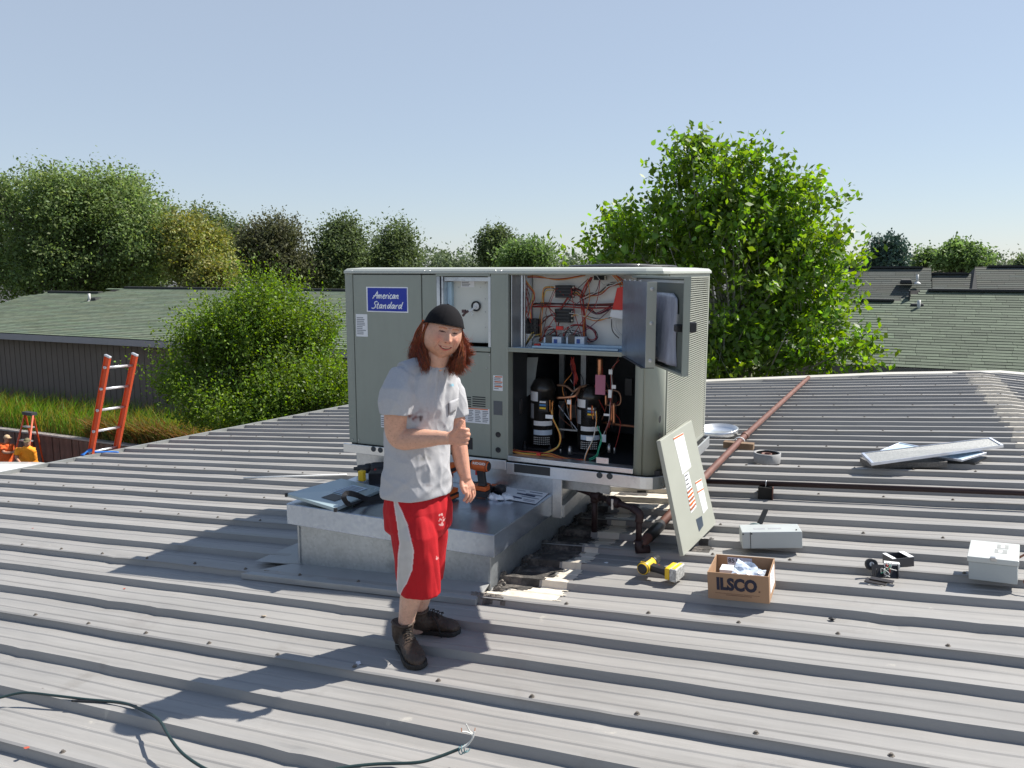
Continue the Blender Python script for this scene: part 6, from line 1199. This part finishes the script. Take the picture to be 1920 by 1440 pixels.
# ---- body skin: arms, hands, neck, legs, trunk
mb = MB()
def limb(P, R, n=16, flat=None):
    P = [Vector(p) for p in P]; mb.tube(smooth(P, 5), list(np.interp(np.linspace(0, len(P)-1, (len(P)-1)*5+1), range(len(P)), R)), n)
limb([J(810, 705, .0), J(813, 688, -.02), J(818, 670, -.05), J(822, 650, -.05)], [.072, .064, .062, .062], 20)
limb([J(795, 740, 0), J(785, 800, 0), J(780, 900, 0)], [.12, .12, .13])
# right arm (bent, near side)
limb([J(750, 715, -.12), J(744, 770, -.15), J(743, 805, -.14), J(752, 822, -.14), J(775, 823, -.17), J(800, 822, -.195), J(824, 821, -.215), J(842, 822, -.23)], [.062, .060, .056, .054, .050, .043, .034, .029])
hd = -.235
def palm(P, hs, ts, ud, vd): mb.loft([ell(J(*p), ud, h, vd, t, 18, 2.6) for p, h, t in zip(P, hs, ts)])
palm([(838, 822, -.23), (846, 821, -.232), (856, 819.5, hd), (866, 819, hd), (871, 819, hd)], [.026, .033, .041, .042, .036], [.022, .021, .021, .020, .014], ZVv, HVv)
for i in range(4):
    y = 806+8.2*i; x = 870-[0, -1.5, 0, 2][i]; r = [.0102, .0106, .0102, .009][i]
    limb([J(x-8, y+.5, hd-.006), J(x+1, y, hd-.010), J(x+6.5, y+.3, hd+.006), J(x+5.5, y+.5, hd+.032), J(x-3, y+.5, hd+.042)], [r, r*1.04, r*1.05, r, r*.9], 10)
limb([J(849, 815, hd-.010), J(855, 805, hd-.016), J(861.5, 796, hd-.012), J(868, 786.5, hd-.006)], [.015, .0135, .0125, .0095], 12)
# left arm (hanging, far side)
limb([J(842, 720, .11), J(853, 785, .13), J(857, 815, .12), J(861, 842, .10), J(866, 868, .08), J(872, 892, .06), J(874, 900, .055)], [.058, .052, .046, .044, .039, .029, .027])
palm([(872, 893, .06), (875, 902, .055), (879, 911, .05), (881, 918, .048)], [.026, .030, .033, .028], [.020, .020, .018, .012], (RVv*.75+HVv*.66).normalized(), (RVv*.66-HVv*.75).normalized())
for i in range(4):
    b = [(887, 914, .075), (883, 918, .055), (878, 918, .035), (873.5, 916, .018)][i]; m1 = [(889, 925, .078), (886, 930, .055), (881, 930, .030), (876, 928, .010)][i]; tp = [(885, 935, .070), (880, 941.5, .045), (874, 943, .018), (868.5, 940, .0)][i]
    m2 = tuple((a+c)/2+q for a, c, q in zip(m1, tp, (1.2, 0, 0)))
    limb([J(b[0]-1, b[1]-5, b[2]), J(*b), J(*m1), J(*m2), J(*tp)], [.011, .0105, .0098, .009, .0075], 10)
limb([J(867, 899, .045), J(866, 908, .025), J(868.5, 918, .008), J(872, 926, 0)], [.014, .013, .0115, .009], 10)
# legs
limb([J(768, 960, -.08), J(778, 1050, -.09), J(775, 1095, -.07), J(769, 1125, -.06), J(764, 1150, -.04), J(760, 1175, -.03), J(757, 1200, -.02)], [.085, .062, .056, .053, .044, .038, .038])
limb([J(800, 960, .08), J(800, 1050, .10), J(795, 1095, .12), J(790, 1120, .12), J(785, 1145, .13), J(782, 1165, .13), J(782, 1185, .13)], [.085, .060, .054, .050, .041, .036, .036])
V, N, Q = remeshed(mb, .0038, 4)
px, py = topx(V); nz = np.array([mnoise.noise(Vector(v*55)) for v in V]); nz2 = np.array([mnoise.noise(Vector(v*160)) for v in V])
t = np.clip(1+.10*nz-.16*np.clip(nz2-.18, 0, 1)*3, .6, 1.2)
C = np.stack([t, t*.99, t*.98], 1); legs = py > 1000; C[legs] *= [1.12, 1.2, 1.25]; hands = (px > 842) & (py > 780) & (py < 950); C[hands] *= [1.0, .88, .86]
# ---- head
Hc = J(830, 625, -.07)
fY = (-HVv*math.cos(.36)+RVv*math.sin(.36)-ZVv*.06).normalized(); up0 = (ZVv*math.cos(.20)+RVv*math.sin(.20)); fX = fY.cross(up0).normalized(); fZ = fX.cross(fY).normalized()
def hp_(x, y, z): return Hc+fX*x+fY*y+fZ*z
def g(x, s): return math.exp(-(x/s)**2)
def headpt(th, ph_):
    x = math.sin(th)*math.sin(ph_); y = math.sin(th)*math.cos(ph_); z = math.cos(th); t = max(0, -z)
    X = .0865*x*(1-.25*t**2.4); Y = .102*y; Z = .122*z
    if y < 0: Y *= (1-.45*t)
    else: Y *= (1-.10*t); 
    X *= 1+.15*g(Z+.078, .026)
    if y > 0: X *= 1+.05*g(Z+.02, .04)
    w_ = max(0, min(1, y/.35)); w_ = w_*w_*(3-2*w_); d = 0
    d += .0085*g(Z-.040, .012)*g(abs(X)-.026, .024)*w_                       # brow
    d -= .011*g(Z-.018, .013)*g(abs(X)-.031, .015)*w_                       # sockets
    d += .0045*g(Z-.017, .006)*g(abs(X)-.031, .012)*w_                       # lids squeezed
    if -.045 < Z < .035: nz_ = min(1, (.035-Z)/.055); d += (.006+.019*nz_**1.5)*g(X, .0095+.0055*nz_)*(1 if Z > -.026 else g(Z+.026, .0075))*w_
    d += .006*g(Z+.024, .008)*g(abs(X)-.0125, .006)*w_                       # nostril wings
    d += .008*g(Z+.020, .017)*g(abs(X)-.043, .017)*w_                        # smiling cheeks
    m = -.060+10.*X*X                                                         # smile line
    if abs(X) < .033: d += .0045*g(Z-m, .011)*w_; d -= .0060*g(Z-m+.001, .0030)*g(X, .028)*w_
    d -= .004*g(abs(X)-.036, .006)*g(Z+.048, .016)*w_                        # fold
    d += .008*g(Z+.103, .017)*g(X, .022)*w_; d -= .003*g(Z+.083, .006)*g(X, .02)*w_
    return X, Y+d, Z
NU, NV_ = 260, 230; HV_ = []; HC = []
for i in range(NV_+1):
    th = math.pi*i/NV_
    for j in range(NU):
        ph_ = -math.pi+2*math.pi*j/NU; ph_ = ph_*(1-.35*math.cos(ph_*.5)**2) if True else ph_
        X, Y, Z = headpt(min(max(th, .002), math.pi-.002), ph_); HV_.append(tuple(hp_(X, Y, Z))); fr = 1 if Y > 0 else 0
        n1 = mnoise.noise(Vector((X, Y, Z))*60); n2 = mnoise.noise(Vector((X, Y, Z))*230); t = 1+.09*n1-.5*max(0, n2-.2); c = [t, t*.97, t*.95]
        if fr:
            k = g(Z+.018, .022)*g(abs(X)-.042, .02)+.8*g(Z+.026, .012)*g(X, .014); c = [c[0]*(1+.03*k), c[1]*(1-.22*k), c[2]*(1-.22*k)]
            m = -.060+10.*X*X; e = Z-m
            if abs(X) < .034:
                if abs(e) < .0042*(1-(abs(X)/.035)**2)+.0010: c = [1.05, 1.3, 1.4] if abs(X) < .020 and e > -.0010 else [.22, .07, .07]
                elif -.0130*(1-(X/.035)**2) < e < .0085*(1-(X/.035)**2): c = [c[0]*.90, c[1]*.48, c[2]*.56]
            for s in (-1, 1):
                if abs(X-s*(.040-.0*Z)-s*(-.25)*(Z+.045)) < .0028 and -.068 < Z < -.026: c = [c[0]*.86, c[1]*.78, c[2]*.77]
            for s in (-1, 1):
                xx = (X-s*.031); ez = Z-.0165+2.5*xx*xx
                if abs(xx) < .0155 and abs(ez) < .0036*(1-(xx/.0175)**2): c = [.13, .08, .07]
                bz = Z-.036+4*xx*xx+.1*abs(xx)
                if abs(xx) < .018 and abs(bz) < .0042: k = .50; c = [c[0]*.80, c[1]*.60, c[2]*.5]
                if (abs(X-s*.010) < .0035) and abs(Z+.031) < .0022: c = [.28, .15, .13]
            be = g(Z+.090, .035)*.20; c = [c[0]*(1-be*.6), c[1]*(1-be), c[2]*(1-be*1.3)]
        HC.append(c)
HF = [(i*NU+j, (i+1)*NU+j, (i+1)*NU+(j+1) % NU, i*NU+(j+1) % NU) for i in range(NV_) for j in range(NU)]
# ears
ev, ef = [], []
for s in (-1, 1):
    b0 = len(ev); n = 14
    for k in range(5):
        rr_k = [1, 1.1, .95, .7, .25][k]; off = [.0, .009, .014, .012, .007][k]
        for q in range(n):
            a = 2*math.pi*q/n; ev.append(tuple(hp_(s*(.082+off+.004*math.cos(a)), -.008-.012*off/.014+.017*rr_k*math.cos(a)-.004*math.sin(a), -.004+.031*rr_k*math.sin(a))))
    ef += [(b0+k*n+q, b0+k*n+(q+1) % n, b0+(k+1)*n+(q+1) % n, b0+(k+1)*n+q) for k in range(4) for q in range(n)]
AV = np.vstack([V, np.array(HV_), np.array(ev)]); AF = np.vstack([Q, np.array(HF)+len(V), np.array(ef)+len(V)+len(HV_)]); AC = np.vstack([C, np.array(HC), np.tile([1.02, .88, .86], (len(ev), 1))])
SKIN = pmat('freckled_skin', (.60, .345, .245), .5, 0, .05, 30, .12, 220, attr=True, spec=.4)
sp = SKIN.node_tree.nodes['Principled BSDF']; sp.inputs['Subsurface Weight'].default_value = .12; sp.inputs['Subsurface Radius'].default_value = (1, .35, .2); sp.inputs['Subsurface Scale'].default_value = .006
rawmesh('body', AV, AF, SKIN, man, AC, True)
# ---- cap worn backwards
CAPM = pmat('black_cap_cloth', (.011, .0105, .012), .9, 0, .15, 60, .08, 200, spec=.12)
mb = MB(); mb.smooth = True; R = []; n = 96
for i in range(25):
    t = i/24; r_ = []
    for k in range(n):
        a = 2*math.pi*k/n; cy_ = math.cos(a); edge = .051 if cy_ > 0 else .051+.03*cy_; edge -= .012*(1-abs(cy_))
        th = t*math.acos(max(-1, min(1, edge/.139))); seam = 1-.016*g(((a/(math.pi/3)) % 1)-.5, .05)*math.sin(th)+.010*mnoise.noise(Vector((math.sin(a)*6, math.cos(a)*6, t*9)))*t
        sc = seam*(1+.006*mnoise.noise(Vector((math.sin(a)*3, math.cos(a)*3, t*4))))
        r_.append(hp_(.0955*math.sin(a)*math.sin(th)/math.sin(math.acos(.30))*sc*.985, .1135*cy_*math.sin(th)/math.sin(math.acos(.30))*sc*.985, .139*math.cos(th)+.001))
    R.append(r_)
mb.loft([[p for p in r_] for r_ in R], caps=False); cap = mb.build('cap', CAPM, man); s_ = cap.modifiers.new('t', 'SOLIDIFY'); s_.thickness = .003; s_.offset = -1
mb = MB(); mb.smooth = True; mb.tube([p for p in R[-1]]+[R[-1][0]], .0028, 6); mb.lathe(hp_(0, 0, .138), fZ, [(0, .008), (.004, .006), (.005, .001)], 10); mb.build('cap_edge', CAPM, cap)
mb = MB(); mb.smooth = True; G = []
for i in range(9):
    t = i/8; G.append([hp_(math.sin(a)*(.080+.0*t), -.100-t*.07*math.cos(a*.9)+.02*(1-math.cos(a)), .030-.016*t-.012*math.sin(a)**2*1.5) for a in np.linspace(-1.1, 1.1, 15)])
mb.loft(G, caps=False, closed=False); o = mb.build('bill', CAPM, cap); s_ = o.modifiers.new('t', 'SOLIDIFY'); s_.thickness = .004
# ---- hair
HAIR = pmat('red_hair', (.30, .078, .024), .38, 0, .3, 60, attr=True, spec=.6, trans=.35)
HAIR.node_tree.nodes['Principled BSDF'].inputs['Sheen Weight'].default_value = .1
rr = random.Random(11); Vh, Fh, Ch = [], [], []
def strand(P, r0, col):
    P = [Vector(p) for p in smooth(P, 5)]; m = len(P); b = len(Vh); w0 = rr.random()*.8+len(Vh)*.00002; am = rr.uniform(.2, 1)*.011
    P = [p+RVv*(am*(i/m)**.8*math.sin(w0+i*.75))+HVv*(am*(i/m)*math.cos(w0+i*.6)) for i, p in enumerate(P)]
    for i, p in enumerate(P):
        tg = (P[min(i+1, m-1)]-P[max(i-1, 0)]).normalized(); u = tg.cross(Vector((.3, .5, .8))).normalized(); v = tg.cross(u); r = r0*(1-.75*(i/(m-1))**2)
        for k in range(3): a = k*2.094; Vh.append(tuple(p+(u*math.cos(a)+v*math.sin(a))*r)); Ch.append(col)
    for i in range(m-1):
        for k in range(3): Fh.append((b+i*3+k, b+i*3+(k+1) % 3, b+(i+1)*3+(k+1) % 3, b+(i+1)*3+k))
for k in range(2600):
    side = rr.random(); n1 = rr.gauss(0, 1); n2 = rr.gauss(0, 1); lay = rr.random(); t = rr.uniform(.55, 1.6); col = (t, t*rr.uniform(.75, 1.25), t*rr.uniform(.7, 1.2)); lock = math.sin(k*.37)
    if side < .46:    # image left
        q = rr.random(); y0 = -.075+.095*q; root = hp_(.084+.006*lay, y0, .042-.012*rr.random())
        # lock ends
        tip = J(772+30*q+3*n1, 682+10*q+5*n2+6*lock, -.05+.10*(1-q)+.02*n1-.10*q); mid = J(778+20*q+3.0*n1+2*lock, 648+4*n2, -.03+.06*(1-q)-.07*q)
        strand([root, root.lerp(mid, .5)+fX*.006, mid, mid.lerp(tip, .55)-RVv*.010*(1-q)+Vector((0, 0, -.004)), tip], .0017, col)
    elif side < .90:  # image right, flicking outward
        q = rr.random(); root = hp_(-.082-.006*lay, -.06+.085*q, .040-.02*rr.random()); c_ = rr.random()
        if c_ < .55: mid = J(868+3*n1, 648+4*n2, -.06+.08*(1-q)); m2 = J(869+3*n1+2*lock, 668+4*n2, -.05); tip = J(876+6*n1+3*lock, 686-8*rr.random()+3*n2, -.05)
        else: mid = J(869+3*n1, 640+4*n2, -.05+.06*(1-q)); m2 = J(874+3*n1, 660+4*n2, -.04); tip = J(884+3.5*n1, 666-8*rr.random()+3*n2, -.04)
        if rr.random() < .55: xx = rr.random(); m2 = J(848+17*xx+3*n1, 676+4*n2, -.03-.08*xx); mid = J(862+4*xx+2*n1, 650+4*n2, -.03-.05*xx); tip = J(845+24*xx+5*n1+4*lock, 697+4*n2-4*lock, -.09)
        strand([root, mid, m2, tip], .0017, col)
    else:             # behind the neck
        q = rr.uniform(-1, 1); root = hp_(.07*q, -.085, .02); tip = J(818-22*q+3*n1, 690+5*n2, .05); strand([root, root.lerp(tip, .5)-fY*.02, tip], .0022, col)
for k in range(90):   # stray hairs
    s = rr.choice((0, 1)); root = hp_(.077, -.03*rr.random(), .02) if s else hp_(-.077, -.03*rr.random(), .02)
    if s: strand([root, J(782+rr.gauss(0, 5), 645, -.07), J(772+rr.gauss(0, 7), 662+rr.gauss(0, 14), -.06)], .0008, (1.2, 1, 1))
    else: strand([root, J(872, 645+rr.gauss(0, 6), -.07), J(884+rr.gauss(0, 5), 650+rr.gauss(0, 14), -.05)], .0008, (1.3, 1.1, 1))
rawmesh('hair', Vh, Fh, HAIR, man, Ch, True)
# ---- t-shirt
mb = MB()
def rings(L, n=30, p=2.35): mb.loft([ell(J(x, y, d), SB, a, NB, b, n, p) for x, y, d, a, b in L])
rings([(812, 682, -.02, .072, .068), (810, 689, -.015, .100, .080), (804, 698, -.01, .142, .094), (798, 712, 0, .176, .108), (793, 738, 0, .190, .126), (789, 765, 0, .194, .134), (787, 795, 0, .180, .130), (784, 835, 0, .168, .130), (782, 870, 0, .172, .136), (781, 900, 0, .182, .143), (781, 916, 0, .186, .146), (781, 924, 0, .185, .145)])
mb.tube([J(812, 688, -.015), J(785, 693, -.05), J(757, 704, -.10)], [.062, .064, .066], 18)
def sleeve(P, R): mb.tube([J(*p) for p in P], R, 18)
sleeve([(775, 712, -.07), (752, 712, -.12), (746, 735, -.15), (744, 757, -.158), (743.5, 777, -.16)], [.062, .072, .083, .084, .082])
sleeve([(826, 712, .08), (840, 717, .11), (847, 735, .13), (852, 758, .13), (855, 780, .13)], [.055, .062, .066, .066, .064])
V, N, Q = remeshed(mb, .0048, 7)
px, py = topx(V); D = np.zeros(len(V)); mask = (N@np.array(NB) > -.9)
for i, v in enumerate(V):
    p = Vector(v); a = p.dot(SB); b = p.z; f1 = mnoise.noise(Vector((a*9+b*7, b*5-a*2, p.dot(NB)*5))); f2 = mnoise.noise(Vector((a*22-b*12, b*9, p.dot(NB)*12+3))); f3 = mnoise.noise(Vector((a*40, b*16, 5)))
    rg = 1-abs(mnoise.noise(Vector((a*11-b*8, a*3+b*3.5, p.dot(NB)*4+7))))*2.6; rg2 = 1-abs(mnoise.noise(Vector((a*14+b*9, a*4-b*4, p.dot(NB)*5+2))))*2.6
    D[i] = .008*f1+.0055*max(0, rg)**2+.003*max(0, rg2)**2+.0015*f2+.0010*f3-.002
lowf = np.clip((py-850)/60, 0, 1); D *= (.8+.4*lowf)*np.clip((py-685)/25, .15, 1)*np.clip((936-py)/22, .25, 1)
d1 = (px-770)*.55+(py-880)*.83; D += .004*lowf*np.exp(-((d1 % 34)-17)**2/40.)       # diagonal folds over the belly
ch = np.exp(-((px-826)/26)**2)*np.clip((790-py)/60, 0, 1); D += .006*ch*np.sin(px*.42+py*.05)
V = V+N*D[:, None]; t = 1+.05*np.array([mnoise.noise(Vector(v*140)) for v in V])
C = np.stack([t, t, t], 1); fn = np.array([mnoise.noise(Vector(v*60)) for v in V])
def spot(x, y, rx, ry, th, col):
    global C
    k = np.clip(np.exp(-((px-x)/rx)**2-((py-y)/ry)**2)*(1+1.6*fn)-th, 0, 1)[:, None]; C = C*(1-k)+C*np.array(col)*k
spot(775, 782, 10, 9, .25, (.45, .22, .22)); spot(787, 785, 5, 8, .3, (.25, .2, .2)); spot(793, 782, 3, 6, .3, (.3, .2, .2)); spot(795, 858, 22, 9, .5, (.75, .74, .70)); spot(795, 775, 26, 16, .6, (.8, .74, .74)); spot(800, 910, 12, 5, .6, (.7, .66, .66)); spot(846, 722, 4, 3, .2, (.4, 1.0, 1.25))
SHIRT = pmat('heather_grey_cotton', (.44, .44, .455), .9, 0, .03, 120, .2, 500, attr=True, spec=.15)
rawmesh('t_shirt', V, Q, SHIRT, man, C, True); SH2 = pmat('heather_grey_trim', (.42, .42, .44), .9, 0, .07, 90, .25, 500, spec=.15)
mb = MB(); mb.smooth = True; nk = J(812, 682, -.02); mb.tube([nk+SB*.077*math.cos(a)+NB*.073*math.sin(a)+ZVv*(.006*math.cos(a)-.014*max(0, math.sin(a))) for a in np.linspace(0, 2*math.pi, 37)], .0075, 8); mb.build('collar', SH2, man)
pc = J(838, 742, -.02)
# breast pocket
def shirt_at(px_, py_):
    k = np.argsort((px-px_)**2+(py-py_)**2+np.where((N@np.array(HV)) < 0, 0, 1e6))[0]; return Vector(V[k])+Vector(N[k])*.004
P_ = [shirt_at(839, 752), shirt_at(856, 746), shirt_at(852, 770), shirt_at(840, 776)]; mb = MB(); mb.smooth = True; GG = [[P_[0].lerp(P_[1], i/5).lerp(P_[3].lerp(P_[2], i/5), j/5)+NB*.005*math.sin(math.pi*i/5)*math.sin(math.pi*j/5) for i in range(6)] for j in range(6)]
mb.loft(GG, caps=False, closed=False); o = mb.build('pocket', SH2, man); s_ = o.modifiers.new('t', 'SOLIDIFY'); s_.thickness = .002
# ---- shorts
mb = MB(); mb.loft([ell(J(x, y, d), SB, a, NB, b, 30, 2.4) for x, y, d, a, b in ((781, 895, 0, .150, .112), (782, 920, 0, .160, .121), (784, 950, 0, .176, .136), (785, 985, 0, .172, .136), (785, 1000, 0, .13, .12))])
def leg(L, n=26): mb.loft([ell(J(x, y, d), SB, a, NB, b, n, 2.2) for x, y, d, a, b in L])
leg([(772, 960, -.06, .090, .108), (776, 1000, -.08, .104, .118), (781, 1050, -.085, .100, .112), (785, 1090, -.085, .099, .108), (786.5, 1109, -.085, .100, .108)])
leg([(801, 960, .06, .088, .102), (803, 1000, .09, .100, .098), (801, 1040, .10, .096, .088), (798, 1072, .10, .094, .084), (797, 1085, .10, .094, .083)])
V, N, Q = remeshed(mb, .0034, 9); px, py = topx(V)
D = np.array([.010*abs(mnoise.noise(Vector((v[0]*11, v[1]*11, v[2]*3.5))))+.004*mnoise.noise(Vector((v[0]*30, v[1]*30, v[2]*9))) for v in V]); V = V+N*D[:, None]
lx = np.interp(py, [928, 975, 1019, 1074, 1112], [739, 746, 751, 746, 746]); rx_ = np.interp(py, [928, 940, 960, 983, 1033, 1069, 1095, 1112], [743, 746, 754, 763.5, 775, 772, 761, 750])
front = (N@np.array(HV)) < .35; band = front & (px > lx) & (px < rx_); edge = front & ((np.abs(px-lx) < 1.2) | (np.abs(px-rx_) < 1.3)) & (py > 928)
t = 1+.07*np.array([mnoise.noise(Vector(v*40)) for v in V]); C = np.stack([.44*t, .007*t, .013*t], 1); C[band] = np.stack([t, t, t], 1)[band]*[.50, .48, .46]; C[edge] = [.66, .55, .54]
fn = np.array([mnoise.noise(Vector(v*90)) for v in V]); k = (front & (np.exp(-((px-828)/8)**2-((py-975)/16)**2)*(1+2*fn) > .75)) | (front & (np.exp(-((px-818)/7)**2-((py-1046)/4)**2)*(1+2*fn) > .8)); C[k] = [.62, .35, .33]
rawmesh('shorts', V, Q, pmat('shorts_cloth', (1, 1, 1), .75, 0, .03, 60, .15, 400, attr=True, spec=.3), man, C, True)
# ---- boots
BOOT = pmat('worn_brown_boot', (.055, .035, .024), .6, 0, .45, 16, .4, 90, dirt=((.16, .10, .055), 11, .56, .6)); SOLE = pmat('boot_sole', (.03, .026, .022), .8, 0, .3, 30); LACE = pmat('boot_lace', (.02, .016, .014), .8)
def boot(heel, toe, ankle, top, lab, nm='boot'):
    heel = Vector(heel); toe = Vector(toe); f = (toe-heel); L = f.length; f.normalize(); s = f.cross(ZVv).normalized(); u = s.cross(f).normalized()
    mb = MB(); mb.smooth = True
    prof = [(0.0, .030, .055, .030), (.04, .038, .085, .045), (.16, .041, .105, .055), (.32, .042, .105, .058), (.48, .045, .088, .052), (.62, .050, .070, .042), (.78, .052, .060, .034), (.90, .044, .050, .028), (.97, .028, .038, .02), (1.0, .012, .026, .013)]
    mb.loft([[heel+f*(L*t)+s*(w_*math.cos(a))+u*(h_*.5+.012+(h_*.5)*math.sin(a)) for a in np.linspace(0, 2*math.pi, 21)[:-1]] for t, w_, h_, _ in prof])
    a0 = heel+f*L*.22+u*.05; top = Vector(top); ankle = Vector(ankle)
    mb.tube(smooth([a0, ankle, top], 5), list(np.linspace(.050, .056, 11)), 20)
    V, N, Q = remeshed(mb, .0045, 4); V = V+N*(.0022*np.array([mnoise.noise(Vector(v*70)) for v in V]))[:, None]
    b = rawmesh(nm, V, Q, BOOT, man, None, True); b['label'] = lab
    mb = MB(); mb.smooth = False; out = [(0, .030), (.03, .037), (.15, .041), (.4, .040), (.6, .050), (.8, .055), (.92, .047), (.99, .028), (1.015, .008)]
    P = [(t, w_) for t, w_ in out]+[(t, -w_) for t, w_ in out[::-1]]; mb.loft([[heel+f*(L*t)+s*w_*1.06+u*z for t, w_ in P] for z in (.0, .024)]); mb.build('sole', SOLE, b, .004)
    mb = MB(); mb.smooth = True
    for k in range(6):
        t = .36+.055*k; h_ = np.interp(t, [p[0] for p in prof], [p[2] for p in prof]); h_ = .112-.07*(t-.36)
        c = heel+f*(L*(t-.05))+u*(h_+.012); sg = 1 if k % 2 else -1; mb.tube([c-s*.026*sg-u*.008, c+u*.004, c+s*.026*sg-u*.006+f*.012], .0028, 5)
    for k in range(3): c = a0.lerp(top, .3+.25*k)+f*.052; mb.tube([c-s*.022, c+f*.006, c+s*.022+u*.008], .0028, 5)
    c = a0.lerp(top, .62)+f*.056; mb.tube(smooth([c, c+s*.02+f*.03-u*.02, c+s*.03+f*.05-u*.07, c+s*.025+f*.055-u*.11]), .0025, 5); mb.tube(smooth([c, c-s*.02+f*.02, c-s*.01+f*.045-u*.04]), .0025, 5); mb.build('lace', LACE, b)
    mb = MB(); mb.smooth = True; mb.tube([top+Vector((.054*math.cos(a), .054*math.sin(a), .004*math.sin(2*a))) for a in np.linspace(0, 2*math.pi, 21)], .008, 7); mb.build('collar', BOOT, b)
    mb = MB(); mb.smooth = True; c = a0.lerp(top, 1.)-f*.058; mb.tube([c-s*.008, c+u*.02-f*.008, c+s*.008], .004, 5); mb.build('pull_loop', LACE, b)
def rp0(x, y): q = roofp(x, y); return q
h0 = np.array(rp0(752, 1208)); t0 = np.array(rp0(786, 1256)); boot(h0, t0, J(754, 1185, -.03), J(756, 1166, -.03), 'near boot with scuffed tan marks, toe towards the camera')
h1 = np.array(rp0(788, 1184)); t1 = np.array(rp0(862, 1188)); boot(h1, t1, J(783, 1160, .12), J(783, 1143, .12), 'far boot turned to the right')

# ================= two workers in orange by the retaining wall =================
def worker(lab, hx, hy, d, shirtcol, capcol, pose):
    k = d/FPX; W = lambda px_, py_, dd=0.: Vector(fwd(px_, py_, d+dd)); ft = W(hx, hy+80); t = thing('person', lab, 'person', (ft.x, ft.y, ZG), 'workers below the roof edge')
    if pose == 'stand':
        hd_ = W(13, 823); neck = W(10, 830); hips = W(9, 868); sh = [(1, 834, -.05), (19, 834, .1)]; hands = [(26, 848, -.2), (30, 846, -.1)]; elb = [(8, 848, -.2), (20, 846, .1)]
    else:
        hd_ = W(51, 829.5, -.1); neck = W(50, 836, -.05); hips = W(55, 868, .15); sh = [(35, 843, -.1), (60, 841, .2)]; hands = [(36, 866, -.3), (38, 852, .2)]; elb = [(31, 857, -.2), (61, 852, .2)]
    mb = MB(); mb.smooth = True; mb.lathe(hd_-Vector((0, 0, .12)), (0, 0, 1), [(0, .03), (.03, .065), (.10, .078), (.17, .078), (.22, .05), (.235, .01)], 14); mb.tube([neck-Vector((0, 0, .05)), hd_-Vector((0, 0, .05))], .06, 10)
    for s, e, h in zip(sh, elb, hands): mb.tube(smooth([W(*s), W(*e), W(*h)], 4), list(np.linspace(.055, .035, 9)), 9); q = W(*h); mb.lathe(q, (W(*h)-W(*e)), [(-.02, .035), (.03, .045), (.08, .03), (.10, .01)], 9)
    for s in (-1, 1): mb.tube([hips+RVv*.1*s, Vector((hips.x+.1*s*RV[0], hips.y+.1*s*RV[1], ZG+.05))], [.08, .05], 8)
    V, N, Q = remeshed(mb, .014, 3); rawmesh('body', V, Q, pmat('tanned_skin', (.42, .22, .14), .6), t, None, True)
    mb = MB(); n_ = neck-Vector((0, 0, .03)); mid = n_.lerp(hips, .5); R2 = RVv; H2 = HVv; wd = .23 if pose == 'stand' else .24
    mb.loft([ell(c, R2, a, H2, b, 20) for c, a, b in ((n_+ZVv*.02, .08, .08), (n_-ZVv*.05, .18, .12), (n_.lerp(hips, .25), wd, .15), (mid, wd, .16), (n_.lerp(hips, .8), wd*.95, .16), (hips, wd*.98, .16), (hips-ZVv*.06, wd*.98, .16))])
    for s, e, h in zip(sh, elb, hands): mb.tube([W(*s).lerp(mid, .15), W(*s), W(*s).lerp(W(*e), .75)], [.09, .095, .095], 12)
    V, N, Q = remeshed(mb, .014, 4); D = np.array([.03*abs(mnoise.noise(Vector(v*5)))+.012*mnoise.noise(Vector(v*13)) for v in V]); V = V+N*D[:, None]; rawmesh('work_shirt', V, Q, shirtcol, t, None, True)
    mb = MB(); mb.smooth = True; mb.loft([ell(hips-ZVv*z, RVv, a, HVv, .14, 16) for z, a in ((.0, .19), (.15, .20), (.3, .2))])
    for s in (-1, 1): mb.tube([hips+RVv*.1*s-ZVv*.2, Vector((hips.x+.11*s*RV[0], hips.y+.11*s*RV[1], ZG+.06))], [.11, .08], 10)
    mb.build('trousers', pmat('dark_trousers', (.03, .035, .05), .85), t)
    cdir = RVv if pose == 'stand' else (RVv*.4-HVv)
    mb = MB(); mb.smooth = True; c = hd_+ZVv*.035; mb.lathe(c, (0, 0, 1), [(0, .092), (.03, .090), (.07, .07), (.095, .03), (.10, .005)], 16); o = mb.build('cap', capcol, t)
    mb = MB(); s = cdir.cross(ZVv).normalized(); mb.loft([[c+cdir*(.06+.10*i/4*math.cos(a))+s*.075*math.sin(a)+ZVv*(.008-.012*i/4) for a in np.linspace(-1.4, 1.4, 9)] for i in range(5)], caps=False, closed=False); b = mb.build('bill', capcol, o); s_ = b.modifiers.new('t', 'SOLIDIFY'); s_.thickness = .01
worker('worker in a red orange shirt and tan cap, leftmost, seen from above below the eave', 13, 823, 24.0, pmat('red_orange_cotton', (.72, .12, .02), .85, 0, .08, 5), pmat('tan_cap', (.50, .36, .22), .8), 'stand')
worker('worker in a yellow orange shirt bending forward beside the stepladder', 51, 830, 23.0, pmat('yellow_orange_cotton', (.85, .30, .015), .85, 0, .08, 5), pmat('olive_cap', (.16, .13, .07), .8, 0, .5, 20), 'bend')
